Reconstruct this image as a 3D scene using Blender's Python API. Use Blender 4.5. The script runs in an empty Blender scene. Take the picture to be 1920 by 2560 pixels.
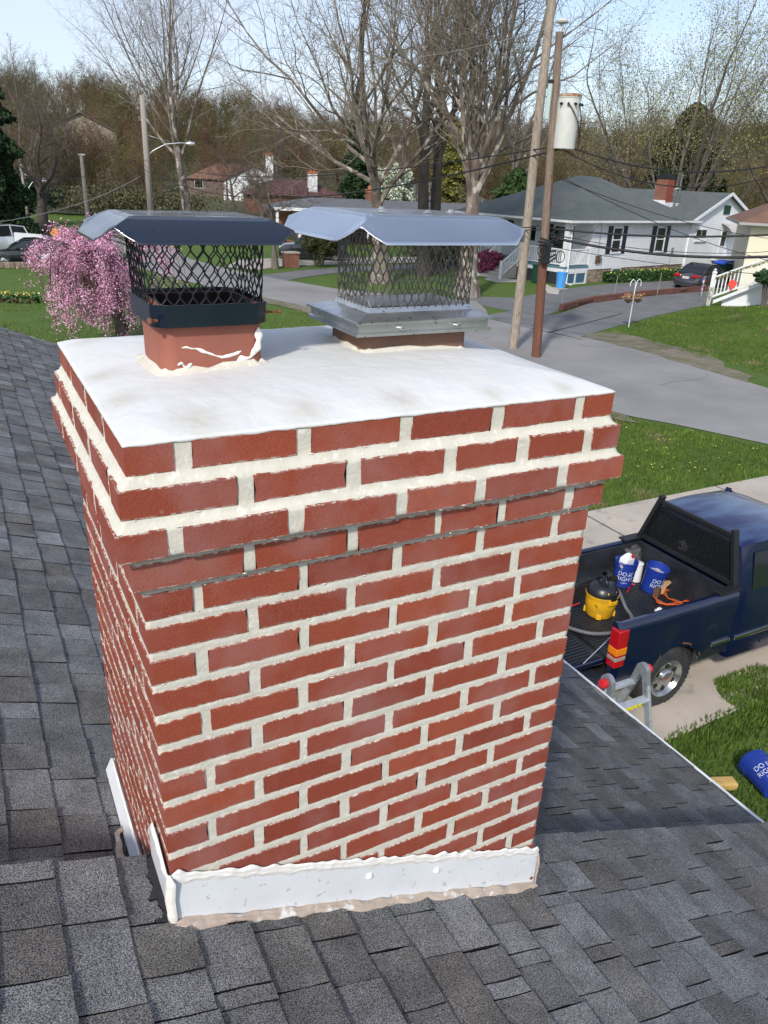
import bpy, bmesh, math, random
import numpy as np
from mathutils import Vector, Matrix, noise as mn
random.seed(7); RNG = np.random.default_rng(7)
S = bpy.context.scene
COL = S.collection
R = math.radians
# ------------------------------------------------------------------ camera
F, YAW, PIT, ROLL = 1911.785, 0.503273, -0.41291, 0.0462383
CAM = Vector((-0.21258, -1.3157, 5.44167))
fw = Vector((math.sin(YAW)*math.cos(PIT), math.cos(YAW)*math.cos(PIT), math.sin(PIT)))
rt = Vector((math.cos(YAW), -math.sin(YAW), 0)); up = rt.cross(fw)
r2 = rt*math.cos(ROLL) + up*math.sin(ROLL); u2 = -rt*math.sin(ROLL) + up*math.cos(ROLL)
cam = bpy.data.objects.new('camera', bpy.data.cameras.new('camera')); COL.objects.link(cam); S.camera = cam
cam.matrix_world = Matrix(((r2.x, u2.x, -fw.x, CAM.x), (r2.y, u2.y, -fw.y, CAM.y), (r2.z, u2.z, -fw.z, CAM.z), (0, 0, 0, 1)))
cam.data.sensor_fit = 'HORIZONTAL'; cam.data.sensor_width = 36; cam.data.lens = 36*F/1920
cam.data.clip_start = 0.05; cam.data.clip_end = 3000
# ------------------------------------------------------------------ world, sun, exposure
SUN_AZ, SUN_EL = (-0.74, -0.67), 38.0        # ground direction towards the sun, elevation
w = bpy.data.worlds.new('World'); S.world = w; w.use_nodes = True
nt = w.node_tree; bg = nt.nodes['Background']
sky = nt.nodes.new('ShaderNodeTexSky'); sky.sky_type = 'NISHITA'; sky.sun_disc = False
sky.sun_elevation = R(SUN_EL); sky.sun_rotation = math.atan2(SUN_AZ[0], SUN_AZ[1])
sky.air_density = 1.0; sky.dust_density = 1.2; sky.ozone_density = 1.2
tc = nt.nodes.new('ShaderNodeTexCoord'); mp = nt.nodes.new('ShaderNodeMapping'); mp.inputs['Scale'].default_value = (1.0, 1.0, 4.0)
nz = nt.nodes.new('ShaderNodeTexNoise'); nz.inputs['Scale'].default_value = 2.2; nz.inputs['Detail'].default_value = 7; nz.inputs['Roughness'].default_value = .55
cr = nt.nodes.new('ShaderNodeValToRGB'); cr.color_ramp.elements[0].position = .38; cr.color_ramp.elements[0].color = (.30, .30, .30, 1); cr.color_ramp.elements[1].position = .68; cr.color_ramp.elements[1].color = (.85, .85, .85, 1)
mx = nt.nodes.new('ShaderNodeMixRGB'); mx.inputs[2].default_value = (4.9, 5.3, 6.5, 1)
nt.links.new(tc.outputs['Generated'], mp.inputs[0]); nt.links.new(mp.outputs[0], nz.inputs[0]); nt.links.new(nz.outputs[0], cr.inputs[0])
sx = nt.nodes.new('ShaderNodeSeparateXYZ'); mz = nt.nodes.new('ShaderNodeMapRange'); mz.inputs[1].default_value = .15; mz.inputs[2].default_value = .9; mz.inputs[3].default_value = 1.0; mz.inputs[4].default_value = .45
mm = nt.nodes.new('ShaderNodeMath'); mm.operation = 'MULTIPLY'; nt.links.new(tc.outputs['Generated'], sx.inputs[0]); nt.links.new(sx.outputs[2], mz.inputs[0]); nt.links.new(mz.outputs[0], mm.inputs[1]); nt.links.new(cr.outputs[0], mm.inputs[0])   # thin cloud gets thinner towards the zenith
nt.links.new(mm.outputs[0], mx.inputs[0]); nt.links.new(sky.outputs[0], mx.inputs[1]); nt.links.new(mx.outputs[0], bg.inputs[0])
bg.inputs['Strength'].default_value = 0.138
sl = bpy.data.lights.new('sun', 'SUN'); sl.energy = 2.75; sl.angle = R(4.0); sl.color = (1, .955, .88)
sun = bpy.data.objects.new('sun', sl); COL.objects.link(sun)
_a = Vector((SUN_AZ[0], SUN_AZ[1], 0)).normalized()*math.cos(R(SUN_EL)) + Vector((0, 0, math.sin(R(SUN_EL))))
SUNDIR = _a
sun.rotation_euler = _a.to_track_quat('Z', 'Y').to_euler(); sun.location = (-20, -12, 30)
S.view_settings.view_transform = 'Standard'; S.view_settings.look = 'None'; S.view_settings.gamma = 1
S.view_settings.exposure = 0.36; S.view_settings.use_curve_mapping = False
# ------------------------------------------------------------------ survey helpers: where a photographed point stands in the place
def ray(px, py): return (fw + r2*((px-960)/F) - u2*((py-1280)/F)).normalized()
def G(px, py, z=0.0):
    d = ray(px, py); t = (z-CAM.z)/d.z; return CAM + d*t
def PT(px, py, dist):      # point at a given horizontal distance
    d = ray(px, py); return CAM + d*(dist/math.hypot(d.x, d.y))
def PX(px, py, x):         # point on the plane x = const
    d = ray(px, py); return CAM + d*((x-CAM.x)/d.x)
# ------------------------------------------------------------------ object helpers
def tag(o, label=None, cat=None, group=None, kind=None):
    if label: o['label'] = label
    if cat: o['category'] = cat
    if group: o['group'] = group
    if kind: o['kind'] = kind
    return o
def empty(name, loc, label, cat, group=None, rz=0.0):
    o = bpy.data.objects.new(name, None); COL.objects.link(o); o.location = loc; o.rotation_euler = (0, 0, rz)
    o.empty_display_size = .1
    return tag(o, label, cat, group)
def link(name, me, m, parent=None, smooth=False):
    if m is not None and len(me.materials) == 0:
        for q in (m if isinstance(m, (list, tuple)) else [m]): me.materials.append(q)
    if smooth: me.polygons.foreach_set('use_smooth', [True]*len(me.polygons))
    o = bpy.data.objects.new(name, me); COL.objects.link(o)
    if parent is not None: o.parent = parent
    return o
def copy_tree(o, parent=None):
    c = o.copy(); COL.objects.link(c)
    if parent is not None: c.parent = parent
    for ch in [q for q in o.children]: copy_tree(ch, c)
    return c
class MB:
    """collects shapes, built as ONE mesh object"""
    def __init__(s): s.v = []; s.f = []; s.mi = []; s.cur = 0
    def add(s, vs, fs):
        b = len(s.v); s.v += [tuple(v) for v in vs]; s.f += [tuple(b+i for i in f) for f in fs]; s.mi += [s.cur]*len(fs); return s
    def box(s, c, d, rz=0.0, M=None, taper=1.0):
        x, y, z = d[0]/2, d[1]/2, d[2]/2; vs = []
        for k, (sx, sy, sz) in enumerate(((-1,-1,-1),(1,-1,-1),(1,1,-1),(-1,1,-1),(-1,-1,1),(1,-1,1),(1,1,1),(-1,1,1))):
            t = taper if sz > 0 else 1.0; p = Vector((sx*x*t, sy*y*t, sz*z))
            if rz: p = Matrix.Rotation(rz, 3, 'Z') @ p
            if M is not None: p = M @ p
            vs.append(p + Vector(c))
        return s.add(vs, [(0,3,2,1),(4,5,6,7),(0,1,5,4),(1,2,6,5),(2,3,7,6),(3,0,4,7)])
    def b2(s, lo, hi): return s.box([(a+b)/2 for a, b in zip(lo, hi)], [abs(b-a) for a, b in zip(lo, hi)])
    def bar(s, a, b, wd, th=None, upv=(0, 0, 1)):
        a, b = Vector(a), Vector(b); th = th or wd; d = (b-a); L = d.length
        if L < 1e-6: return s
        d.normalize(); sx = d.cross(Vector(upv))
        if sx.length < 1e-4: sx = d.cross(Vector((1, 0, 0)))
        sx.normalize(); sz = sx.cross(d); vs = []
        for p in (a, b):
            for i, j in ((-1,-1),(1,-1),(1,1),(-1,1)): vs.append(p + sx*(i*wd/2) + sz*(j*th/2))
        return s.add(vs, [(0,1,2,3),(7,6,5,4),(0,4,5,1),(1,5,6,2),(2,6,7,3),(3,7,4,0)])
    def tube(s, pts, r, n=8, cap=True, twist=0.0):
        pts = [Vector(p) for p in pts]; m = len(pts); rr = r if isinstance(r, (list, tuple)) else [r]*m
        b = len(s.v); fs = []; prev = None; vs = []
        for i, p in enumerate(pts):
            d = (pts[min(i+1, m-1)] - pts[max(i-1, 0)])
            d = d.normalized() if d.length > 1e-9 else Vector((0, 0, 1))
            if prev is None:
                ax = d.cross(Vector((0, 0, 1)))
                if ax.length < .05: ax = d.cross(Vector((1, 0, 0)))
            else: ax = prev - d*prev.dot(d)
            ax.normalize(); prev = ax; bx = d.cross(ax)
            for k in range(n):
                a = 2*math.pi*k/n + twist; vs.append(p + (ax*math.cos(a) + bx*math.sin(a))*rr[i])
        for i in range(m-1):
            for k in range(n): fs.append((i*n+k, i*n+(k+1) % n, (i+1)*n+(k+1) % n, (i+1)*n+k))
        if cap: fs.append(tuple(range(n-1, -1, -1))); fs.append(tuple((m-1)*n+k for k in range(n)))
        return s.add(vs, fs)
    def lathe(s, prof, n=24, c=(0, 0, 0), M=None, cap0=False, cap1=False):
        vs = []; fs = []; m = len(prof); c = Vector(c)
        for r_, z in prof:
            for k in range(n):
                a = 2*math.pi*k/n; p = Vector((r_*math.cos(a), r_*math.sin(a), z))
                if M is not None: p = M @ p
                vs.append(p + c)
        for i in range(m-1):
            for k in range(n): fs.append((i*n+k, i*n+(k+1) % n, (i+1)*n+(k+1) % n, (i+1)*n+k))
        if cap0: fs.append(tuple(range(n-1, -1, -1)))
        if cap1: fs.append(tuple((m-1)*n+k for k in range(n)))
        return s.add(vs, fs)
    def poly(s, pts): return s.add(pts, [tuple(range(len(pts)))])
    def prism(s, pts, vec):
        n = len(pts); v = Vector(vec); a = [Vector(p) for p in pts]
        return s.add(a + [p+v for p in a], [tuple(range(n-1, -1, -1)), tuple(range(n, 2*n))] + [(i, (i+1) % n, n+(i+1) % n, n+i) for i in range(n)])
    def grid(s, fn, nu, nv):
        vs = [fn(i/nu, j/nv) for j in range(nv+1) for i in range(nu+1)]
        return s.add(vs, [(j*(nu+1)+i, j*(nu+1)+i+1, (j+1)*(nu+1)+i+1, (j+1)*(nu+1)+i) for j in range(nv) for i in range(nu)])
    def ball(s, c, r, n=8, m=6, sc=(1, 1, 1)):
        return s.lathe([(max(1e-4, math.sin(math.pi*i/m))*r*sc[0], -math.cos(math.pi*i/m)*r*sc[2]) for i in range(m+1)], n, c)
    def mesh(s, name):
        me = bpy.data.meshes.new(name); me.from_pydata(s.v, [], s.f)
        if any(s.mi): me.polygons.foreach_set('material_index', s.mi)
        me.update(); return me
    def build(s, name, m, parent=None, smooth=False, bevel=0.0, seg=2, ang=None, kind=None):
        me = s.mesh(name)
        if bevel > 0 or ang is not None:
            bm = bmesh.new(); bm.from_mesh(me); bmesh.ops.recalc_face_normals(bm, faces=bm.faces)
            if bevel > 0:
                ed = [e for e in bm.edges if len(e.link_faces) == 2 and e.calc_face_angle(0) > .5]
                bmesh.ops.bevel(bm, geom=ed, offset=bevel, segments=seg, profile=.6, affect='EDGES', clamp_overlap=True)
            bm.to_mesh(me); bm.free()
        o = link(name, me, m, parent, smooth)
        if smooth and ang is not None:
            me.set_sharp_from_angle(angle=R(ang))
        if kind: o['kind'] = kind
        return o
def np_mesh(name, V, Fc, k):
    """fast mesh from numpy: V (n,3), Fc (m,k)"""
    me = bpy.data.meshes.new(name); n = len(V); m = len(Fc)
    me.vertices.add(n); me.vertices.foreach_set('co', np.ascontiguousarray(V, dtype=np.float32).ravel())
    me.loops.add(m*k); me.loops.foreach_set('vertex_index', np.ascontiguousarray(Fc, dtype=np.int32).ravel())
    me.polygons.add(m); me.polygons.foreach_set('loop_start', np.arange(0, m*k, k, dtype=np.int32))
    me.update(calc_edges=True); return me
def fbm(x, y, z, sc, o=4): return mn.fractal(Vector((x*sc, y*sc, z*sc)), 1.0, 2.0, o)
# ------------------------------------------------------------------ materials
MATS = {}
def mat(name, col, rough=.7, col2=None, sc=4.0, det=6, lo=.35, hi=.65, bump=0.0, bsc=60.0, metal=0.0, spec=None, coat=0.0, rnd=0.0,
        col3=None, sc3=30.0, thr3=.62, w3=.03, stretch=None, space='Object', bdist=.01, trans=0.0, alpha=None, rvar=0.0):
    """procedural principled: base col, mixed with col2 by noise, speckled with col3, bump noise"""
    m = bpy.data.materials.new(name); m.use_nodes = True; t = m.node_tree; L = t.links; N = t.nodes
    P = N['Principled BSDF']; P.inputs['Roughness'].default_value = rough; P.inputs['Metallic'].default_value = metal
    if spec is not None: P.inputs['Specular IOR Level'].default_value = spec
    P.inputs['Coat Weight'].default_value = coat; P.inputs['Coat Roughness'].default_value = .06
    if trans: P.inputs['Transmission Weight'].default_value = trans
    tcn = N.new('ShaderNodeTexCoord'); src = tcn.outputs[space]
    if stretch:
        mpn = N.new('ShaderNodeMapping'); mpn.inputs['Scale'].default_value = stretch; L.new(src, mpn.inputs[0]); src = mpn.outputs[0]
    out = None; rgb = N.new('ShaderNodeRGB'); rgb.outputs[0].default_value = (*col, 1); out = rgb.outputs[0]
    if col2 is not None:
        n1 = N.new('ShaderNodeTexNoise'); n1.inputs['Scale'].default_value = sc; n1.inputs['Detail'].default_value = det; n1.inputs['Roughness'].default_value = .6
        mr = N.new('ShaderNodeMapRange'); mr.inputs[1].default_value = lo; mr.inputs[2].default_value = hi
        mixn = N.new('ShaderNodeMixRGB'); mixn.inputs[2].default_value = (*col2, 1)
        L.new(src, n1.inputs[0]); L.new(n1.outputs[0], mr.inputs[0]); L.new(mr.outputs[0], mixn.inputs[0]); L.new(out, mixn.inputs[1]); out = mixn.outputs[0]
    if col3 is not None:
        n3 = N.new('ShaderNodeTexNoise'); n3.inputs['Scale'].default_value = sc3; n3.inputs['Detail'].default_value = 5
        mr3 = N.new('ShaderNodeMapRange'); mr3.inputs[1].default_value = thr3; mr3.inputs[2].default_value = thr3+w3
        mx3 = N.new('ShaderNodeMixRGB'); mx3.inputs[2].default_value = (*col3, 1)
        L.new(src, n3.inputs[0]); L.new(n3.outputs[0], mr3.inputs[0]); L.new(mr3.outputs[0], mx3.inputs[0]); L.new(out, mx3.inputs[1]); out = mx3.outputs[0]
    if rnd > 0:
        oi = N.new('ShaderNodeObjectInfo'); hs = N.new('ShaderNodeHueSaturation'); mrr = N.new('ShaderNodeMapRange')
        mrr.inputs[3].default_value = 1-rnd; mrr.inputs[4].default_value = 1+rnd
        L.new(oi.outputs['Random'], mrr.inputs[0]); L.new(mrr.outputs[0], hs.inputs['Value']); L.new(out, hs.inputs['Color']); out = hs.outputs[0]
    L.new(out, P.inputs['Base Color'])
    if bump > 0:
        nb = N.new('ShaderNodeTexNoise'); nb.inputs['Scale'].default_value = bsc; nb.inputs['Detail'].default_value = 5
        bn = N.new('ShaderNodeBump'); bn.inputs['Strength'].default_value = bump; bn.inputs['Distance'].default_value = bdist
        L.new(src, nb.inputs[0]); L.new(nb.outputs[0], bn.inputs['Height']); L.new(bn.outputs[0], P.inputs['Normal'])
        if rvar > 0:
            mrv = N.new('ShaderNodeMapRange'); mrv.inputs[3].default_value = max(0, rough-rvar); mrv.inputs[4].default_value = min(1, rough+rvar)
            nr = N.new('ShaderNodeTexNoise'); nr.inputs['Scale'].default_value = sc*2; L.new(src, nr.inputs[0]); L.new(nr.outputs[0], mrv.inputs[0]); L.new(mrv.outputs[0], P.inputs['Roughness'])
    if alpha is not None: P.inputs['Alpha'].default_value = alpha
    MATS[name] = m; return m
def vmat(name, rough=.85, bump=.4, bsc=300., speck=None, attr='col', bdist=.003, sc=300., amt=.5, low=None):
    """colour from the mesh attribute col, granule speckle multiplied in"""
    m = bpy.data.materials.new(name); m.use_nodes = True; t = m.node_tree; L = t.links; N = t.nodes; P = N['Principled BSDF']
    P.inputs['Roughness'].default_value = rough; P.inputs['Specular IOR Level'].default_value = .25
    a = N.new('ShaderNodeAttribute'); a.attribute_name = attr; g = N.new('ShaderNodeNewGeometry')
    n = N.new('ShaderNodeTexNoise'); n.inputs['Scale'].default_value = sc; n.inputs['Detail'].default_value = 2
    mr = N.new('ShaderNodeMapRange'); mr.inputs[1].default_value = .36; mr.inputs[2].default_value = .66; mr.inputs[3].default_value = 1-amt; mr.inputs[4].default_value = 1+amt*1.25
    mu = N.new('ShaderNodeMixRGB'); mu.blend_type = 'MULTIPLY'; mu.inputs[0].default_value = 1
    L.new(g.outputs['Position'], n.inputs[0]); L.new(n.outputs[0], mr.inputs[0]); L.new(a.outputs['Color'], mu.inputs[1]); L.new(mr.outputs[0], mu.inputs[2]); out = mu.outputs[0]
    if low:
        n2 = N.new('ShaderNodeTexNoise'); n2.inputs['Scale'].default_value = low[0]; n2.inputs['Detail'].default_value = 7; n2.inputs['Roughness'].default_value = .65
        m2 = N.new('ShaderNodeMapRange'); m2.inputs[1].default_value = .38; m2.inputs[2].default_value = .62; m2.inputs[3].default_value = low[1]; m2.inputs[4].default_value = low[2]
        mu2 = N.new('ShaderNodeMixRGB'); mu2.blend_type = 'MULTIPLY'; mu2.inputs[0].default_value = 1
        L.new(g.outputs['Position'], n2.inputs[0]); L.new(n2.outputs[0], m2.inputs[0]); L.new(out, mu2.inputs[1]); L.new(m2.outputs[0], mu2.inputs[2]); out = mu2.outputs[0]
    L.new(out, P.inputs['Base Color'])
    bn = N.new('ShaderNodeBump'); bn.inputs['Strength'].default_value = bump; bn.inputs['Distance'].default_value = bdist
    nb = N.new('ShaderNodeTexNoise'); nb.inputs['Scale'].default_value = bsc; L.new(g.outputs['Position'], nb.inputs[0]); L.new(nb.outputs[0], bn.inputs['Height']); L.new(bn.outputs[0], P.inputs['Normal'])
    MATS[name] = m; return m
def setcol(me, cols):
    a = me.color_attributes.new('col', 'FLOAT_COLOR', 'POINT'); c = np.ones((len(me.vertices), 4), np.float32); c[:, :3] = cols; a.data.foreach_set('color', c.ravel())
M_white = mat('white_paint', (.78, .79, .80), .55, (.66, .67, .68), 3)
M_black = mat('black_plastic', (.012, .012, .014), .45)
M_rubber = mat('tyre_rubber', (.018, .018, .02), .75, (.035, .034, .033), 12, bump=.3, bsc=80)
M_glass = mat('dark_glass', (.012, .016, .018), .06, spec=.8)
M_chrome = mat('chrome', (.62, .63, .65), .22, metal=1.0)
M_alu = mat('aluminium', (.60, .62, .64), .40, (.48, .50, .52), 25, metal=.6)
M_rust = mat('rusty_steel', (.10, .035, .018), .85, (.24, .09, .035), 60, bump=.5, bsc=250, bdist=.002)
M_concrete = mat('concrete', (.49, .425, .35), .9, (.39, .34, .285), .9, det=9, bump=.3, bsc=40, col3=(.31, .275, .235), sc3=3.0, thr3=.58, w3=.1)
M_orange = mat('orange_plastic', (.60, .10, .02), .5)
M_red = mat('red_plastic', (.55, .015, .02), .4)
M_amber = mat('amber_lens', (.75, .22, .01), .15, spec=.7)
M_redlens = mat('red_lens', (.42, .006, .012), .12, spec=.7)
M_yellow = mat('yellow_plastic', (.78, .42, .012), .42, (.60, .34, .05), 14, lo=.5, hi=.72)
# ------------------------------------------------------------------ THE CHIMNEY (brick shaft, corbelled head, coated crown)
ZT = 5.0; CH = .076; BH = .0572; W = 1.10; D = .88
OFF = {0: .012, 1: .030, 2: .046, 3: .020}
def off(k): return OFF.get(k, 0.0)
def brick_mat():
    m = bpy.data.materials.new('red_brick'); m.use_nodes = True; t = m.node_tree; L = t.links; N = t.nodes; P = N['Principled BSDF']
    P.inputs['Roughness'].default_value = .66; P.inputs['Specular IOR Level'].default_value = .35
    g = N.new('ShaderNodeNewGeometry'); oi = N.new('ShaderNodeObjectInfo'); pos = g.outputs['Position']
    def noise(sc, det=5, ro=.6, vec=pos):
        n = N.new('ShaderNodeTexNoise'); n.inputs['Scale'].default_value = sc; n.inputs['Detail'].default_value = det; n.inputs['Roughness'].default_value = ro; L.new(vec, n.inputs[0]); return n.outputs[0]
    def rng(v, a, b, c=0., d=1.):
        r = N.new('ShaderNodeMapRange'); r.inputs[1].default_value = a; r.inputs[2].default_value = b; r.inputs[3].default_value = c; r.inputs[4].default_value = d; L.new(v, r.inputs[0]); return r.outputs[0]
    def mix(f, a, b):
        x = N.new('ShaderNodeMixRGB')
        for i, v in enumerate((f, a, b)):
            if isinstance(v, tuple): x.inputs[i].default_value = (*v, 1)
            elif isinstance(v, float): x.inputs[i].default_value = v
            else: L.new(v, x.inputs[i])
        return x.outputs[0]
    def mul(a, b):
        x = N.new('ShaderNodeMath'); x.operation = 'MULTIPLY'; L.new(a, x.inputs[0])
        if isinstance(b, float): x.inputs[1].default_value = b
        else: L.new(b, x.inputs[1])
        return x.outputs[0]
    cr = N.new('ShaderNodeValToRGB'); L.new(oi.outputs['Random'], cr.inputs[0]); cr.color_ramp.interpolation = 'LINEAR'
    e = cr.color_ramp.elements; e[0].position = 0; e[0].color = (0.200, 0.035, 0.020, 1); e[1].position = 1; e[1].color = (0.358, 0.081, 0.036, 1)
    x = e.new(.3); x.color = (0.270, 0.053, 0.025, 1); x = e.new(.55); x.color = (0.302, 0.059, 0.027, 1); x = e.new(.8); x.color = (0.237, 0.055, 0.038, 1)
    c = mix(rng(noise(26), .35, .7, 0., .55), cr.outputs[0], (.245, .042, .024))
    c = mix(rng(noise(260, 4, .75), .42, .62, 0., .30), c, (.42, .135, .075))
    c = mix(rng(noise(190, 3, .7), .64, .70, 0., .65), c, (.12, .025, .018))
    film = rng(noise(5.0, 3), .46, .66, 0., .44)                      # thin cement haze wiped over the wall
    fade = rng(noise(90, 3), .2, .8, .8, 1.0)
    c = mix(mul(film, fade), c, (.33, .175, .165))
    c = mix(rng(noise(420, 2), .735, .76, 0., .75), c, (.62, .56, .50))   # grit specks
    c = mix(rng(noise(38, 5), .70, .73, 0., .30), c, (.48, .38, .34))
    c = mix(rng(noise(11, 6, .7), .55, .72, 0., .22), c, (.20, .042, .028))
    at = N.new('ShaderNodeAttribute'); at.attribute_name = 'smear'
    sm = mul(at.outputs['Fac'], rng(noise(60, 7, .74), .48, .56))
    c = mix(sm, c, (.56, .50, .43))
    L.new(c, P.inputs['Base Color'])
    b = N.new('ShaderNodeBump'); b.inputs['Strength'].default_value = .6; b.inputs['Distance'].default_value = .0025; L.new(noise(170, 6, .7), b.inputs['Height']); L.new(b.outputs[0], P.inputs['Normal'])
    return m
M_brick = brick_mat()
M_mortar = mat('pale_mortar', (.65, .62, .53), .95, (.56, .535, .455), 14, bump=.45, bsc=120, bdist=.003, col3=(.71, .68, .60), sc3=50, thr3=.6, w3=.06)
M_crown = mat('crown_coating', (.70, .70, .695), .55, (.65, .65, .63), 3.5, bump=.45, bsc=30, bdist=.006)
def ease(x): x = min(1, max(0, x)); return x*x*(3-2*x)
chim = empty('chimney', (0, 0, 0), 'red brick chimney with pale fresh mortar and white coated top in the grey roof', 'chimney')
# --- bricks
def rows_front(k):
    sp = {0: [.5, 1, 1, 1, 1, .5], 1: [1, .95, .95, .80, .80, .45], 2: [.5, 1, 1, .85, 1, .85], 3: [1, .95, .9, .75, .85, .5], 6: [.5, 1, 1, 1, .6, .92]}
    return sp.get(k, [.5, 1, 1, 1, 1, .5] if k % 2 == 0 else [1, 1, 1, 1, 1])
def rows_left(k, front_first): return [1, 1, 1, 1] if front_first < .75 else [.5, 1, 1, 1, .5]
def place(seq, length, gap):
    s = sum(seq); u = (length + gap)/s; t = 0; out = []
    for q in seq: out.append((t, t+q*u-gap)); t += q*u
    return out
brick_count = 0
back_bricks = []
rb = random.Random(3)
def face_geo(face, o):   # origin corner, direction of increasing t, outward normal
    if face == 'F': return Vector((-o, -o)), Vector((1, 0)), Vector((0, -1)), W+2*o
    if face == 'L': return Vector((-o, D+o)), Vector((0, -1)), Vector((-1, 0)), D+2*o
    if face == 'R': return Vector((W+o, -o)), Vector((0, 1)), Vector((1, 0)), D+2*o
    return Vector((W+o, D+o)), Vector((-1, 0)), Vector((0, 1)), W+2*o
def strip(secs, zt, zb, o, fine=True, depth=.055):
    """secs: list of (face, t0, t1) joined round corners"""
    step = .010 if fine else .1
    cols = []
    for si, (fc, a, b) in enumerate(secs):
        org, dr, nr, LN = face_geo(fc, o); n = max(2, int((b-a)/step))
        ts_ = [a+(b-a)*i/n for i in range(n+1)]
        if fine and si == 0: ts_.insert(1, a+.003)
        if fine and si == len(secs)-1: ts_.insert(-1, b-.003)
        for i, t in enumerate(ts_):
            if si > 0 and i == 0: continue
            n = len(ts_)-1; corner = (si < len(secs)-1 and i == n)
            nn = nr if not corner else nr + face_geo(secs[si+1][0], o)[2]
            cols.append((org+dr*t, nn, dr, (si == 0 and i == 0), (si == len(secs)-1 and i == n)))
    prof = [(depth, 0), (.0012, 0), (0, .02), (0, .075), (0, .5), (0, .925), (0, .98), (.0012, 1), (depth, 1)]
    smear = [0, 1, .8, 0, 0, 0, .8, 1, .5]
    vs = []; sm = []; s1, s2 = rb.random()*99, rb.random()*99; tilt = rb.uniform(-.0018, .0018); nc = len(cols); proud = rb.uniform(-.0006, .0012)
    allc = [None]+cols+[None]
    def jit(i, q): return (mn.noise(Vector((i*.37, q, s1)))*.0017 + rb.uniform(-.0006, .0006)) if fine else 0
    for ci in range(-1, nc+1):
        c = cols[min(max(ci, 0), nc-1)]; inset_all = ci in (-1, nc)
        jt, jb = jit(ci, 0.3) - .0005, jit(ci, 7.7) + .0005
        for pi, (dp, fr) in enumerate(prof):
            z0 = zb + jb; z1 = zt + jt; z = z0 + (z1-z0)*fr + tilt*(ci/nc-.5)*2
            ins = depth if inset_all else dp
            p = c[0] - c[1]*(ins - proud)
            ej = 0
            if ci <= 0: ej = abs(mn.noise(Vector((fr*3.1, s2, .5))))*.009 + rb.uniform(0, .0014)
            elif ci >= nc-1: ej = -(abs(mn.noise(Vector((fr*3.1, s2, 9.5))))*.009 + rb.uniform(0, .0014))
            if ci in (-1, 0, nc-1, nc) and fine: p = p + c[2]*ej
            vs.append((p.x, p.y, ZT+z)); sm.append(.8 if ci <= 0 or ci >= nc-1 else (smear[pi]))
    m = len(prof); fs = []
    for i in range(nc+1):
        for j in range(m-1): fs.append((i*m+j, (i+1)*m+j, (i+1)*m+j+1, i*m+j+1))
    return vs, fs, sm
def brick_obj(secs, k, fine=True):
    global brick_count
    o = off(k); zt = -k*CH - .001; vs, fs, sm = strip(secs, zt, zt-BH, o, fine)
    if not fine:
        back_bricks.append((vs, fs, sm)); return
    me = bpy.data.meshes.new('brick'); me.from_pydata(vs, [], fs); me.update()
    a = me.attributes.new('smear', 'FLOAT', 'POINT'); a.data.foreach_set('value', sm)
    ob = link('brick', me, M_brick, chim, smooth=False); me.set_sharp_from_angle(angle=R(40)) if False else None
    brick_count += 1
NR = 26
for k in range(NR):
    o = off(k); gap = .026 if k in (0, 1, 2) else .019
    ft = rows_front(k); fr = place(ft, W+2*o, gap); lf = place(rows_left(k, ft[0]), D+2*o, gap); rg = place([1, 1, 1, 1] if ft[-1] < .75 else [.5, 1, 1, 1, .5], D+2*o, gap)
    bk = place(rows_front(k+1) if k > 3 else [1]*5, W+2*o, gap)
    j = lambda: rb.uniform(-.003, .003)
    fineL = k < 19; fineF = k < 21
    vis = fineL
    for i in range(len(lf)-1): brick_obj([('L', lf[i][0]+j(), lf[i][1]+j())], k, fineL and i > -1)
    brick_obj([('L', lf[-1][0]+j(), D+2*o), ('F', 0, fr[0][1]+j())], k, fineF)
    for i in range(1, len(fr)-1): brick_obj([('F', fr[i][0]+j(), fr[i][1]+j())], k, fineF)
    brick_obj([('F', fr[-1][0]+j(), W+2*o), ('R', 0, rg[0][1]+j())], k, k < 24)
    for i in range(1, len(rg)): brick_obj([('R', rg[i][0], rg[i][1] if i < len(rg)-1 else D+2*o)], k, False)
    for i in range(len(bk)): brick_obj([('B', bk[i][0]+(.019 if i == 0 else 0), bk[i][1]-(.019 if i == len(bk)-1 else 0))], k, False)
vs, fs, sm = [], [], []
for v_, f_, s_ in back_bricks:
    b = len(vs); vs += v_; sm += s_; fs += [tuple(b+q for q in f) for f in f_]
me = bpy.data.meshes.new('bricks'); me.from_pydata(vs, [], fs); a = me.attributes.new('smear', 'FLOAT', 'POINT'); a.data.foreach_set('value', [q*.6 for q in sm])
tag(link('bricks', me, M_brick, chim), kind='stuff')
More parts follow.
